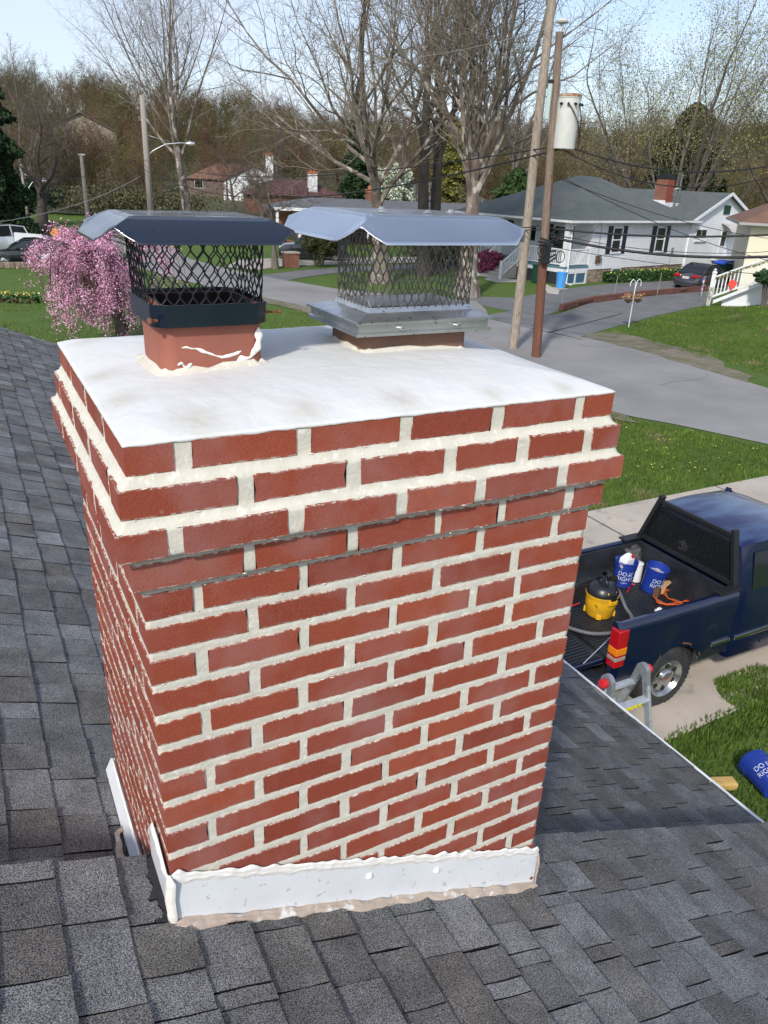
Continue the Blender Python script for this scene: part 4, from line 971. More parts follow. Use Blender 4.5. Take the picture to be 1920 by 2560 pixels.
mb.tube([(6.13, YN+.15, .39), (6.13, YF2-.15, .39)], .06, 8); mb.tube([(9.45, YN+.15, .39), (9.45, YF2-.15, .39)], .05, 8)
mb.b2((5.7, YN+.10, .45), (6.6, YN+.35, 1.0)); mb.b2((5.7, YF2-.35, .45), (6.6, YF2-.10, 1.0))
mb.build('chassis', M_frame, truck)
mb = MB()
for i in range(17): 
    a = math.pi*(i/16)*.92+.12
    if 2 <= i < 7:
        b = math.pi*((i+1)/16)*.92+.12; mb.bar((6.13+math.cos(a)*.475, YN-.018, .40+math.sin(a)*.475), (6.13+math.cos(b)*.475, YN-.018, .40+math.sin(b)*.475), .010, .014)
mb.build('rusty_arch_lip', M_rust, truck)
# wheels
M_alloy = mat('alloy_wheel', (.56, .57, .57), .25, (.42, .43, .43), 20, metal=.9)
def wheel(x, y, s, par, R_=.395, wd=.25, rim=.235, label=None):
    Mx = Matrix.Rotation(R(90)*s, 3, 'X'); w = wd
    mb = MB(); mb.lathe([(rim, -w/2), (rim+.05, -w/2-.004), (R_-.05, -w/2+.002), (R_-.012, -w/2+.03), (R_, -w/2+.07), (R_, w/2-.07), (R_-.012, w/2-.03), (R_-.05, w/2-.002), (rim+.05, w/2+.004), (rim, w/2)], 40, (x, y, R_), Mx)
    for k in range(44):
        a = 2*math.pi*k/44; c = Vector((math.cos(a)*(R_), math.sin(a)*(R_), 0))
        for q in (-1, 1):
            p = Mx @ (c + Vector((0, 0, q*.062))); mb.box(Vector((x, y, R_))+p, (.035, .07, .012), M=Matrix.Rotation(-a*1.0*s, 3, 'Y') @ Matrix.Rotation(R(90), 3, 'Y'))
    t = mb.build('tyre', M_rubber, par, smooth=True, ang=40)
    mb = MB(); mb.lathe([(rim+.002, w/2+.002), (rim-.012, w/2+.006), (rim-.02, w/2-.006), (rim-.035, w/2-.03), (rim-.05, w/2-.055)], 40, (x, y, R_), Mx)
    mb.lathe([(rim-.046, w/2-.052), (rim-.055, w/2-.040), (.15, w/2-.026), (.09, w/2-.03)], 36, (x, y, R_), Mx)
    mb.lathe([(.098, w/2-.045), (.096, w/2-.012), (.080, w/2+.004), (.0005, w/2+.008)], 24, (x, y, R_), Mx)
    mb.build('rim', M_alloy, par, smooth=True, ang=35)
    for k in range(6):
        a = 2*math.pi*(k+.5)/6; mb = MB(); mb.lathe([(.034, .0), (.030, .003), (.0005, .0035)], 12, Vector((x, y, R_)) + Mx @ Vector((math.cos(a)*.150, math.sin(a)*.150, w/2-.0245)), Mx); mb.build('rim_hole', M_frame, par)
    mb = MB(); p = Mx @ Vector((0, 0, w/2+.0095)); mb.box(Vector((x, y, R_))+p, (.055, .002, .010)); mb.build('hub_badge', M_red, par)
for x in (6.13, 9.45):
    wheel(x, YN+.145, 1, truck); wheel(x, YF2-.145, -1, truck)
# headache rack
M_rack = mat('black_steel_rack', (.012, .013, .015), .5)
RX = CABX-.03
mb = MB(); yA, yB = YN+.08, YF2-.06; yAt, yBt = YN+.26, YF2-.30; zA, zB = RAIL+.01, 1.95
rk = MB(); rk.bar((RX-.01, yA, zA-.02), (RX, yAt, zB+.035), .075, .055); rk.bar((RX-.01, yB, zA-.02), (RX, yBt, zB+.035), .075, .055)
rk.bar((RX, yAt-.02, zB-.04), (RX, yBt+.02, zB-.04), .05, .05); rk.bar((RX, yA-.02, zA+.03), (RX, yB+.02, zA+.03), .05, .06)
rk.b2((RX-.30, yA-.07, RAIL+.0), (RX+.03, yA+.06, RAIL+.028)); rk.b2((RX-.30, yB-.06, RAIL+.0), (RX+.03, yB+.07, RAIL+.028))
rack = rk.build('headache_rack', M_rack, truck, bevel=.008)
mb = MB()
for i in range(1, 44):
    f = i/44; ya = yA+(yB-yA)*f; yt = yAt+(yBt-yAt)*f; mb.bar((RX, ya, zA+.05), (RX, yt, zB-.05), .006, .006)
for i in range(1, 18):
    f = i/18; z = zA+.05+(zB-zA-.10)*f; y0_ = yA+(yAt-yA)*f; y1_ = yB+(yBt-yB)*f; mb.bar((RX, y0_, z), (RX, y1_, z), .006, .006)
mb.build('rack_mesh', M_rack, rack)
mb = MB(); mb.b2((CABX-.008, ym-.62, 1.36), (CABX-.002, ym+.62, 1.74)); mb.build('rear_window', M_glass, truck)
# ------------------------------------------------------------------ load in the bed
def text_mesh(s, size, loc, rot, m, par, name='lettering', ext=.0008, bend=None, align='CENTER', font_off=0.0):
    cu = bpy.data.curves.new('t', 'FONT'); cu.body = s; cu.size = size; cu.extrude = ext; cu.align_x = align; cu.align_y = 'CENTER'; cu.space_line = .82; cu.offset = font_off
    ob = bpy.data.objects.new('t', cu); COL.objects.link(ob); dg = bpy.context.evaluated_depsgraph_get(); me = bpy.data.meshes.new_from_object(ob.evaluated_get(dg)); bpy.data.objects.remove(ob); bpy.data.curves.remove(cu)
    if bend:     # wrap round a vertical cylinder of radius bend (about local y axis)
        for v in me.vertices:
            x, y, z = v.co; a = x/bend; rr_ = bend+z; v.co = (math.sin(a)*rr_, y, math.cos(a)*rr_-bend)
    me.name = name; me.materials.clear()
    o = link(name, me, m, par); o.location = loc; o.rotation_euler = rot; return o
M_bucket = mat('blue_bucket_plastic', (.010, .035, .26), .42)
M_bucketd = mat('blue_bucket_spattered', (.010, .035, .26), .5, (.42, .42, .42), 11, det=8, lo=.60, hi=.66)
M_print = mat('white_print', (.62, .66, .72), .6, (.25, .30, .5), 60, lo=.5, hi=.62)
M_cementm = mat('dried_cement', (.48, .47, .44), .9, (.30, .30, .30), 20, bump=.6, bsc=40)
def bucket(loc, M, label, m, dirt, words, deg, h=.335, r0=.118, r1=.137, fill=True, group=None):
    b = empty('bucket', loc, label, 'bucket', group)
    mb = MB(); mb.lathe([(r0-.004, .0), (r0, .004), (r1-.004, h*.80), (r1+.004, h*.805), (r1+.004, h*.83), (r1-.002, h*.835), (r1, h*.93), (r1+.007, h*.935), (r1+.007, h), (r1-.001, h+.002), (r1-.004, h-.004), (r0-.006, .012)], 40, cap0=True); mb.lathe([(r0-.006, .012), (.0005, .012)], 40)
    o = mb.build('body', m, b, smooth=True, ang=35)
    if fill:
        mb = MB(); mb.grid(lambda u, v: ((.0005+(r1-.014)*v)*math.cos(u*6.2832), (.0005+(r1-.014)*v)*math.sin(u*6.2832), h*.72+.02*mn.noise(Vector((math.cos(u*6.283)*v*5, math.sin(u*6.283)*v*5, 0)))), 24, 6); mb.build('dried_mortar', M_cementm, b, smooth=True)
    mb = MB(); hp = [(math.cos(a)*(r1+.012), math.sin(a)*(r1+.012)*.35, h*.9-abs(math.sin(a))*.16) for a in [math.pi*i/14 for i in range(15)]]; mb.tube(hp, .003, 5); mb.build('handle', M_chrome, b)
    for txt, size, zz in words:
        a = R(deg); rr_ = r0+(r1-r0)*(zz/h)+.0015
        t = text_mesh(txt, size, (math.cos(a)*rr_, math.sin(a)*rr_, zz), (R(90), 0, a+R(90)), M_print, b, bend=rr_)
    b.matrix_world = Matrix.Translation(loc) @ M.to_4x4()
    return b
I3 = Matrix.Identity(3)
WORDS = [('DO IT', .072, .190), ('RIGHT', .072, .122), ('5 gallon', .026, .07)]
b1 = bucket((6.57, 4.70, BF+.012), Matrix.Rotation(R(3), 3, 'Y'), 'blue bucket with white spatters and white lettering, holding a white jug', M_bucketd, True, WORDS, -128, fill=False)
b2 = bucket((6.80, 4.45, BF+.014), Matrix.Rotation(R(4), 3, 'Y') @ Matrix.Rotation(R(8), 3, 'X'), 'tilted blue bucket lined with dried mortar nearest the truck cab', M_bucket, False, WORDS, -105)
az_ = Vector((.26, .96, .05)).normalized(); ax_ = Vector((.96, -.26, 0)).normalized(); ay_ = az_.cross(ax_)
b3 = bucket((6.02, 1.86, .165), Matrix((ax_, ay_, az_)).transposed(), 'blue bucket lying on its side on the lawn', M_bucket, False, WORDS, -112, h=.37, r0=.135, r1=.152, fill=False)
M_jug = mat('white_jug_plastic', (.78, .79, .80), .4)
j = empty('jug', (6.57, 4.70, BF+.20), 'white plastic jug with a red cap inside the spattered bucket', 'jug')
mb = MB(); mb.b2((-.085, -.055, 0), (.085, .055, .17)); mb.add([(-.085, -.055, .17), (.085, -.055, .17), (.085, .055, .17), (-.085, .055, .17), (-.02, -.02, .24), (.03, -.02, .24), (.03, .02, .24), (-.02, .02, .24)], [(0, 1, 5, 4), (1, 2, 6, 5), (2, 3, 7, 6), (3, 0, 4, 7), (4, 5, 6, 7)])
mb.build('body', M_jug, j, bevel=.012, seg=3, smooth=True, ang=60)
mb = MB(); mb.lathe([(.024, 0), (.024, .022), (.0005, .023)], 14, (.035, -.03, .195), Matrix.Rotation(R(35), 3, 'X')); mb.build('cap', M_red, j)
mb = MB(); mb.tube([(-.07, 0, .16), (-.06, 0, .225), (-.02, 0, .235)], .009, 6); mb.build('handle', M_jug, j); j.rotation_euler = (0, R(8), R(10))
o = MB().lathe([(.074, 0), (.078, .005), (.078, .22), (.074, .235), (.080, .24), (.080, .265), (.070, .27), (.0005, .272)], 28, cap0=True).build('white_tub', M_jug, smooth=True, ang=35); o.location = (6.80, 4.70, BF+.012); o.scale = (.85, .85, .95); tag(o, 'white lidded plastic tub standing between the two blue buckets', 'tub')
mb = MB()
for i in range(40):
    a = rs.uniform(0, 6.28); r_ = rs.uniform(0, .12)
def blob(c, sc, amp, name, m, lab, cat, seed, nu=24, nv=14, rot=None):
    mb = MB(); vs = []
    def f(u, v):
        a = u*6.28318; b = (v-.5)*3.14159; p = Vector((math.cos(a)*math.cos(b), math.sin(a)*math.cos(b), math.sin(b))); k = 1+amp*mn.noise(Vector((p.x*1.7+seed, p.y*1.7, p.z*1.7)))+amp*.5*mn.noise(Vector((p.x*5+seed, p.y*5, p.z*5)))
        return (p.x*sc[0]*k, p.y*sc[1]*k, p.z*sc[2]*k)
    mb.grid(f, nu, nv); o = mb.build(name, m, smooth=True); o.location = c
    if rot: o.rotation_euler = rot
    return tag(o, lab, cat)
blob((6.86, 4.86, BF+.30), (.15, .10, .11), .5, 'glove', mat('grey_leather', (.05, .05, .052), .7, (.09, .085, .08), 8), 'crumpled dark work glove heaped behind the white tub', 'glove', 3, rot=(0, .3, .4))
tag(MB().b2((6.78, 4.78, BF+.01), (6.95, 4.84, BF+.22)).build('crate', M_black, bevel=.01), 'black box the crumpled glove lies on, behind the tub', 'box')
# wet and dry vacuum
M_vacblk = mat('black_vac_lid', (.014, .015, .018), .35)
v_ = empty('shop_vacuum', (5.80, 4.27, BF+.012), 'yellow and black wet vacuum with a grey hose in the truck bed', 'vacuum cleaner')
mb = MB(); mb.lathe([(.145, 0), (.160, .02), (.172, .12), (.176, .128), (.178, .20), (.186, .26), (.190, .268), (.190, .282), (.17, .284)], 36, cap0=True); mb.build('tank', M_yellow, v_, smooth=True, ang=35)
mb = MB()
for k in range(4):
    a = R(45+90*k); mb.box((math.cos(a)*.155, math.sin(a)*.155, .035), (.05, .06, .06), rz=a)
mb.build('caster_mount', M_yellow, v_, bevel=.01)
mb = MB(); mb.box((-.01, -.188, .235), (.12, .03, .055)); mb.build('latch_housing', M_yellow, v_, bevel=.008)
mb = MB(); mb.lathe([(.186, .283), (.186, .30), (.174, .33), (.155, .37), (.125, .395), (.08, .405), (.0005, .407)], 30); mb.build('lid', M_vacblk, v_, smooth=True, ang=40)
mb = MB(); mb.box((0, -.165, .30), (.085, .06, .085)); mb.box((.0, -.19, .262), (.055, .02, .06)); mb.build('port', M_black, v_, bevel=.012)
mb = MB(); mb.tube([(-.03, -.10, .38), (-.03, -.06, .46), (-.02, .02, .48), (-.0, .09, .43), (.0, .12, .38)], .017, 8); mb.build('carry_handle', M_vacblk, v_, smooth=True)
mb = MB()
for q in range(3): mb.tube([(.02+q*.022, -.03+q*.01, .43), (.03+q*.024, -.02, .53-q*.01), (.05+q*.02, .07, .51), (.05+q*.02, .10, .43)], .008, 6)
mb.build('power_cord', M_black, v_, smooth=True)
mb = MB(); mb.box((-.05, -.150, .345), (.04, .012, .022), M=Matrix.Rotation(R(-30), 3, 'X')); mb.box((.045, -.150, .345), (.03, .012, .02), M=Matrix.Rotation(R(-30), 3, 'X')); mb.build('knob', M_yellow, v_)
text_mesh('WALT', .042, (-.168, -.085, .19), (R(90), 0, R(-117)), M_black, v_, bend=.18)
hose = spline([(.16, .02, .33), (.27, .0, .22), (.31, -.10, .06), (.26, -.26, .022), (.08, -.38, .022), (-.16, -.42, .022), (-.42, -.33, .022), (-.58, -.12, .022)], 14); 
mb = MB(); mb.tube(hose, [.024 if i % 2 else .0195 for i in range(len(hose))], 10); mb.build('hose', mat('grey_hose', (.13, .13, .14), .6), v_, smooth=True)
# small things
o = MB().tube([(0, 0, .008), (.11, .03, .012), (.20, .09, .02)], [.008, .009, .007], 6).tube([(.17, .14, .012), (.20, .09, .02), (.24, .03, .012)], [.010, .012, .010], 6).build('clamp', M_red); o.location = (6.47, 4.50, BF+.012); o.rotation_euler = (0, 0, .3); tag(o, 'red handled clamp on the bed floor below the spattered bucket', 'clamp')
o = MB().tube([(0, 0, .01), (-.5, .02, .02)], .007, 6).build('pry_bar', M_red); o.location = (5.62, 4.42, BF+.10); o.rotation_euler = (0, R(-6), .1); tag(o, 'thin red bar poking out left of the yellow vacuum', 'bar')
M_wood = mat('split_wood', (.42, .27, .14), .8, (.30, .18, .09), 14, stretch=(1, 1, 6))
mb = MB(); mb.prism([(-.02, 0, 0), (.05, -.01, .02), (.09, 0, .10), (.16, 0, .15), (.14, 0, .18), (.05, 0, .17), (.0, 0, .23), (-.05, 0, .22), (-.05, 0, .07)], (.0, .05, 0)); o = mb.build('broken_block', M_wood, bevel=.006); o.location = (6.80, 4.28, BF+.012); o.rotation_euler = (R(-25), 0, R(-20)); tag(o, 'broken tan block leaning against the tilted bucket', 'block')
mb = MB(); mb.box((0, 0, .06), (.09, .07, .12)); o = mb.build('wood_chunk', mat('dark_brown_wood', (.10, .05, .03), .8), bevel=.01); o.location = (6.72, 4.27, BF+.012); o.rotation_euler = (0, .15, .4); tag(o, 'small dark brown wood chunk beside the broken tan block', 'block')
cord = MB(); r_ = random.Random(4); pts = []
for i in range(120):
    a = i*.33; rx = .30+.08*math.sin(i*.17); ry = .17+.05*math.cos(i*.23); pts.append((math.cos(a)*rx+.02*math.sin(i*.5), math.sin(a)*ry+.015*math.cos(i*.31), .010+.045*(i/120)*abs(math.sin(i*.9))))
cord.tube(spline(pts, 3), .0058, 6); o = cord.build('extension_cord', M_orange, smooth=True); o.location = (7.02, 4.16, BF+.014); tag(o, 'orange extension cord loosely coiled by the truck cab', 'cord')
mb = MB(); mb.lathe([(.030, 0), (.034, .02), (.034, .04)], 14, cap0=True); mb.lathe([(.02, 0), (.045, .01), (.045, .03), (.02, .04)], 14, (0, .0, .045), Matrix.Rotation(R(90), 3, 'X')); o = mb.build('spray_nozzle', M_jug); o.location = (6.44, 3.98, BF+.012); tag(o, 'little white spray cap lying on the black bed floor', 'cap')
# sponge on the lawn
o = MB().box((0, 0, .045), (.26, .13, .09)).build('sponge', mat('yellow_sponge', (.62, .42, .14), .95, (.52, .33, .10), 30, bump=.6, bsc=90), bevel=.03, seg=4, smooth=True); o.location = (5.70, 2.20, .03); o.rotation_euler = (0, .05, -.35); tag(o, 'big yellow sponge on the lawn beside the fallen bucket', 'sponge')
# ------------------------------------------------------------------ LADDER, an A-frame standing beside the eave
lad = empty('folding_ladder', (0, 0, 0), 'silver folding ladder with red hinge knobs standing at the white roof edge', 'ladder')
LY, LZ = 1.86, 2.27; x1L, x2L = 3.42, 3.76; SPN = .30
def ladder_side(x, s):
    def yz(f, d, w_=0): return (x, LY + d*(.028 + (SPN-.0)*f*2.33 + w_), LZ-.06 - f*(LZ-.06))
    for d in (-1, 1):
        mb = MB(); mb.bar(yz(.04, d), yz(1.0, d), .030, .070, (1, 0, 0)); a, b = yz(.04, d), yz(1.0, d)
        mb = MB(); va, vb = Vector(a), Vector(b); dr = (vb-va).normalized(); sd = Vector((1, 0, 0)); nn_ = dr.cross(sd); vs = []
        for p in (va, vb):
            for i, j in ((-1, -1), (1, -1), (1, 1), (-1, 1)): vs.append(p + sd*(i*.013) + nn_*(j*.027))
        mb.add(vs, [(0,1,2,3),(7,6,5,4),(0,4,5,1),(1,5,6,2),(2,6,7,3),(3,7,4,0)]); mb.build('rail', M_alu, lad, bevel=.004)
    pr = []
    for i in range(13): a = math.pi*i/12; pr.append((x-.019, LY+math.cos(a)*.056, LZ-.050+math.sin(a)*.056))
    pr += [(x-.019, LY-.108, LZ-.26), (x-.019, LY-.066, LZ-.275), (x-.019, LY-.014, LZ-.09), (x-.019, LY+.014, LZ-.09), (x-.019, LY+.066, LZ-.275), (x-.019, LY+.108, LZ-.26)]
    mb = MB(); mb.prism(pr, (.038, 0, 0)); hg = mb.build('hinge', M_hinge, lad, bevel=.003)
    for d in (-1, 1):
        for q in (-.11, -.16, -.21):
            mb = MB(); mb.tube([(x-.024, LY+d*(.066-.27*(q+.11)), LZ+q-.02), (x+.024, LY+d*(.066-.27*(q+.11)), LZ+q-.02)], .008, 8); mb.build('rivet', M_chrome, hg)
    mb = MB(); mb.lathe([(.020, 0), (.034, .006), (.036, .02), (.034, .045), (.020, .052), (.0005, .053)], 18, (x-.02*0+s*.019, LY-.0, LZ-.055), Matrix.Rotation(R(90)*s, 3, 'Y')); mb.build('knob', M_red, hg, smooth=True, ang=40)
M_hinge = mat('galvanised_hinge', (.36, .38, .40), .4, (.28, .30, .32), 30, metal=.6)
ladder_side(x1L, -1); ladder_side(x2L, 1)
for d in (-1, 1):
    for k in range(6):
        f = (.085 + k*.15) if d < 0 else (.060 + k*.15); y = LY + d*(.028+SPN*f*2.33); z = LZ-.06-f*(LZ-.06)
        mb = MB(); mb.box(((x1L+x2L)/2, y, z), (x2L-x1L, .062, .028), M=Matrix.Rotation(R(-16)*d, 3, 'X')); mb.box(((x1L+x2L)/2, y, z), (x2L-x1L, .03, .036), M=Matrix.Rotation(R(-16)*d, 3, 'X')); o = mb.build('rung', M_alu, lad, bevel=.004)
        if k == 0 and d < 0:
            mb = MB(); mb.box(((x1L+x2L)/2-.02, y-.034, z), (.20, .003, .026)); mb.build('yellow_label', mat('yellow_label', (.75, .68, .03), .5, (.05, .05, .03), 120, lo=.55, hi=.6), o)
f = .26; mb = MB(); mb.box((x2L, LY-.028-SPN*f*2.33-.040, LZ-.06-f*(LZ-.06)), (.026, .003, .13), M=Matrix.Rotation(R(16), 3, 'X')); mb.build('warning_label', mat('white_label', (.75, .74, .72), .5, (.6, .1, .1), 40, lo=.55, hi=.6), lad)
# ------------------------------------------------------------------ HOUSES ACROSS THE STREET
def zat(px, py, p):
    d = ray(px, py); D_ = math.hypot(p.x-CAM.x, p.y-CAM.y); return CAM.z + d.z*D_/math.hypot(d.x, d.y)
M_clap = mat('white_clapboard', (.74, .75, .77), .6, (.66, .67, .69), 1.5)
M_stucco = mat('white_stucco', (.78, .79, .81), .8, (.72, .73, .74), 1.2)
M_roofg = mat('grey_green_shingles', (.105, .120, .118), .9, (.080, .095, .095), 1.2, det=9, bump=.5, bsc=12, bdist=.02, col3=(.14, .15, .145), sc3=9, thr3=.58, w3=.1)
M_roofb = mat('brown_shingles', (.20, .105, .070), .9, (.15, .08, .055), 2, det=9, bump=.4, bsc=12, bdist=.02)
M_roofr = mat('maroon_shingles', (.105, .045, .046), .9, (.08, .036, .038), 2, bump=.4, bsc=12, bdist=.02)
M_roofgrey = mat('grey_shingles_far', (.13, .13, .14), .9, (.10, .10, .11), 2)
M_shut = mat('navy_shutter', (.012, .022, .035), .5)
M_greenp = mat('green_paint', (.01, .07, .045), .5)
M_bluet = mat('blue_trim', (.09, .19, .23), .6)
M_lattb = mat('blue_lattice', (.07, .17, .26), .6)
M_cream = mat('cream_clapboard', (.70, .66, .50), .65)
M_stone = mat('field_stone', (.20, .14, .10), .9, (.30, .25, .18), 5, bump=.5, bsc=14, bdist=.02, rnd=.35)
M_stonem = mat('stone_mortar', (.36, .31, .25), .95)
M_farbrick = mat('far_brick', (.225, .095, .060), .9, (.165, .07, .048), 3, col3=(.30, .20, .15), sc3=18, thr3=.60, w3=.05)
UA = Vector((35.0, 36.0, 0)); UU = Vector((.977, .214, 0)); UN = Vector((-.214, .977, 0)); HZ = math.atan2(.214, .977)
def frame_obj(name, label, cat, org, rz): return empty(name, org, label, cat, rz=rz)
wh = frame_obj('white_house', 'white clapboard house with navy shutters, corner porch and grey hip roof', 'house', UA, HZ)
# local frame: x along the facade, y back, z up
mb = MB(); mb.b2((-1.6, .02, .80), (9.35, 8.5, 3.70)); mb.build('wall', M_clap, wh)
for k in range(24):       # clapboards, one by one
    z = .80+k*.122; mb = MB(); mb.prism([(-1.6, .018, z), (-1.6, -.020, z), (-1.6, -.004, z+.122), (-1.6, .018, z+.122)], (10.95, 0, 0)); mb.build('clapboard', M_clap, wh)
mb = MB(); mb.b2((-1.58, .05, -.2), (9.35, 8.4, .80)); mb.build('foundation', M_stonem, wh)
rst = random.Random(5)
x = -1.5; 
for row in range(4):
    x = -1.52 + rst.uniform(0, .15)
    while x < 9.2:
        w_ = rst.uniform(.16, .36); h_ = .17; z = .02+row*.195
        if not (.9 < x < 2.0 and row > 1):
            mb = MB(); pts = []
            for i in range(7): a = 2*math.pi*i/7; pts.append((x+w_/2+math.cos(a)*w_*.52*rst.uniform(.8, 1.1), .05, z+h_/2+math.sin(a)*h_*.54*rst.uniform(.85, 1.1)))
            mb.prism(pts, (0, -.03, 0)); mb.build('stone', M_stone, wh)
        x += w_+.02
mb = MB(); mb.b2((.95, -.01, .42), (1.95, .04, .78)); f = mb.build('basement_window', M_white, wh); mb = MB(); mb.b2((1.03, -.018, .47), (1.87, -.011, .73)); mb.build('pane', mat('green_grey_pane', (.05, .085, .075), .15, spec=.7), f)
def sash(par, x0, x1, z0, z1, y=-.02, sh=None, shw=.46, shz=(.0, .0), cols=1):
    mb = MB(); t = .11
    mb.b2((x0, y-.05, z0), (x0+t, y+.03, z1)); mb.b2((x1-t, y-.05, z0), (x1, y+.03, z1)); mb.b2((x0, y-.051, z1-t), (x1, y+.03, z1)); mb.b2((x0-.03, y-.07, z0-.03), (x1+.03, y+.03, z0+.07)); zm = (z0+z1)/2; mb.b2((x0+t, y-.035, zm-.03), (x1-t, y+.02, zm+.03))
    w_ = mb.build('window', M_white, par)
    for a, b in ((z0+.07, zm-.03), (zm+.03, z1-t)):
        mb = MB(); mb.b2((x0+t, y-.012, a), (x1-t, y-.006, b)); mb.build('pane', M_glass, w_)
    if sh:
        for xa in (x0-shw, x1+.01):
            mb = MB(); mb.b2((xa, y-.045, z0-.03+shz[0]), (xa+shw-.01, y, z1+.03+shz[1])); 
            for q in range(12): zz = z0+.05+(z1-z0-.1)*q/12; mb.b2((xa+.05, y-.052, zz), (xa+shw-.06, y-.045, zz+.06))
            mb.build('shutter', sh, par)
    return w_
sash(wh, .40, 1.48, 1.70, 3.25, sh=M_shut); sash(wh, 5.28, 6.45, 1.66, 3.25, sh=M_shut)
# porch window in the recessed wall, door on the porch end wall
mb = MB(); mb.b2((-1.66, 1.2, .8), (-1.6, 8.5, 3.65)); mb.build('porch_wall', M_clap, wh)
g = empty('w', (0, 0, 0), None, None); bpy.data.objects.remove(g)
def end_window(y0_, y1_, z0, z1, door=False):
    mb = MB(); X = -1.66; t = .10
    mb.b2((X-.05, y0_, z0), (X, y0_+t, z1)); mb.b2((X-.05, y1_-t, z0), (X, y1_, z1)); mb.b2((X-.05, y0_, z1-t), (X, y1_, z1)); mb.b2((X-.06, y0_, z0-.03), (X, y1_, z0+.07)); mb.b2((X-.04, y0_, (z0+z1)/2-.03), (X, y1_, (z0+z1)/2+.03))
    w_ = mb.build('door' if door else 'window', M_white, wh); mb = MB(); mb.b2((X-.02, y0_+t, z0+.07 if not door else z0+1.0), (X-.012, y1_-t, z1-t)); mb.build('pane', M_glass, w_)
    if not door:
        for ya in (y0_-.45, y1_+.01):
            mb = MB(); mb.b2((X-.04, ya, z0), (X, ya+.44, z1)); mb.build('shutter', M_shut, wh)
end_window(1.75, 2.85, 1.75, 3.2); end_window(4.1, 5.1, 1.05, 3.1, True); end_window(6.6, 7.6, 1.75, 3.2)
# porch
mb = MB(); mb.b2((-3.95, -.05, .92), (-1.6, 8.55, 1.04)); mb.build('porch_floor', M_bluet, wh)
mb = MB(); mb.b2((-3.93, -.03, .70), (-1.6, .0, .92)); mb.b2((-3.93, -.03, .70), (-3.90, 8.5, .92)); mb.build('porch_skirt', M_white, wh)
for x, y in ((-3.80, .12), (-3.80, 3.4), (-3.80, 5.4), (-3.8, 8.3)):
    mb = MB(); mb.b2((x-.14, y-.14, 1.04), (x+.14, y+.14, 3.55)); mb.b2((x-.17, y-.17, 1.04), (x+.17, y+.17, 1.2)); mb.build('porch_post', M_white, wh)
def balustrade(par, a, b, z0, z1, step=.135, w_=.04, dz=0.0, m=None):
    a, b = Vector(a), Vector(b); L_ = (b-a).length; n = int(L_/step)
    rail = MB(); rail.bar((a.x, a.y, z1), (b.x, b.y, z1+dz), .08, .06); rail.bar((a.x, a.y, z0), (b.x, b.y, z0+dz), .06, .05); o = rail.build('handrail', M_white, par)
    for i in range(n):
        f = (i+.5)/n; p = a.lerp(b, f); mb = MB(); mb.box((p.x, p.y, (z0+z1)/2+dz*f), (w_, w_, z1-z0)); mb.build('baluster', M_white, par)
balustrade(wh, (-3.66, .05), (-1.62, .05), 1.14, 1.98); balustrade(wh, (-3.84, .26), (-3.84, 3.26), 1.14, 1.98); balustrade(wh, (-3.84, 5.5), (-3.84, 8.2), 1.14, 1.98)
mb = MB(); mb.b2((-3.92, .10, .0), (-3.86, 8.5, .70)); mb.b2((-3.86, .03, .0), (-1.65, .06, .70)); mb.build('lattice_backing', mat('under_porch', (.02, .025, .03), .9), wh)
for (xa, xb) in ((-3.72, -2.80), (-2.66, -1.78)):
    lt = MB()
    for k in range(-7, 14):
        for s in (1, -1):
            x0 = xa+k*.11; p0 = (x0, .015, .06); p1 = (x0+s*.58, .015, .64)
            # clip to the panel
            q = []
            for t in range(13):
                f = t/12; x_ = p0[0]+(p1[0]-p0[0])*f; z_ = p0[2]+(p1[2]-p0[2])*f
                if xa <= x_ <= xb: q.append((x_, z_))
            if len(q) > 1: lt.bar((q[0][0], .014-.004*s, q[0][1]), (q[-1][0], .014-.004*s, q[-1][1]), .008, .028, (0, 0, 1))
    lt.build('lattice', M_lattb, wh)
mb = MB()
for xa in (-3.78, -2.73, -1.70): mb.b2((xa-.06, -.02, .0), (xa+.06, .02, .70))
mb.b2((-3.78, -.021, .62), (-1.70, .019, .71)); mb.b2((-3.78, -.021, .0), (-1.70, .019, .06)); mb.build('lattice_frame', M_white, wh)
# steps down to the street side with their own railings
for k in range(5):
    mb = MB(); mb.b2((-3.95-.30*(k+1), 3.55, -.02), (-3.95-.30*k, 5.25, .86-.17*k)); mb.build('step', mat('step_concrete', (.42, .40, .37), .9) if k == 0 else bpy.data.materials['step_concrete'], wh)
for y in (3.5, 5.3):
    balustrade(wh, (-5.45, y), (-3.85, y), .18, .98, dz=.92, step=.14)
    mb = MB(); mb.b2((-5.55, y-.07, -.02), (-5.41, y+.07, 1.08)); mb.build('newel_post', M_white, wh)
# roofs
mb = MB(); e0, e1, f0, f1, ze = -4.35, 9.9, -.50, 9.0, 3.62; ap = (2.0, 4.25, 6.05); ap2 = (4.2, 4.25, 6.0)
mb.add([(e0, f0, ze), (e1, f0, ze), (e1, f1, ze), (e0, f1, ze), ap, ap2], [(0, 1, 5, 4), (1, 2, 5), (2, 3, 4, 5), (3, 0, 4)]); mb.build('roof', M_roofg, wh)
mb = MB(); mb.add([(e0, f0, ze-.01), (e1, f0, ze-.01), (e1, f1, ze-.01), (e0, f1, ze-.01)], [(0, 3, 2, 1)]); mb.build('soffit', M_white, wh)
mb = MB(); mb.b2((e0-.08, f0-.09, ze-.13), (e1, f0-.0, ze-.005)); mb.b2((e0-.09, f0-.09, ze-.13), (e0, f1, ze-.006)); mb.tube([(-3.95, f0-.04, ze-.1), (-3.72, -.10, ze-.35), (-3.62, -.06, 1.0), (-3.62, -.08, .1), (-3.4, -.3, .02)], .05, 6); mb.build('gutter', M_white, wh)
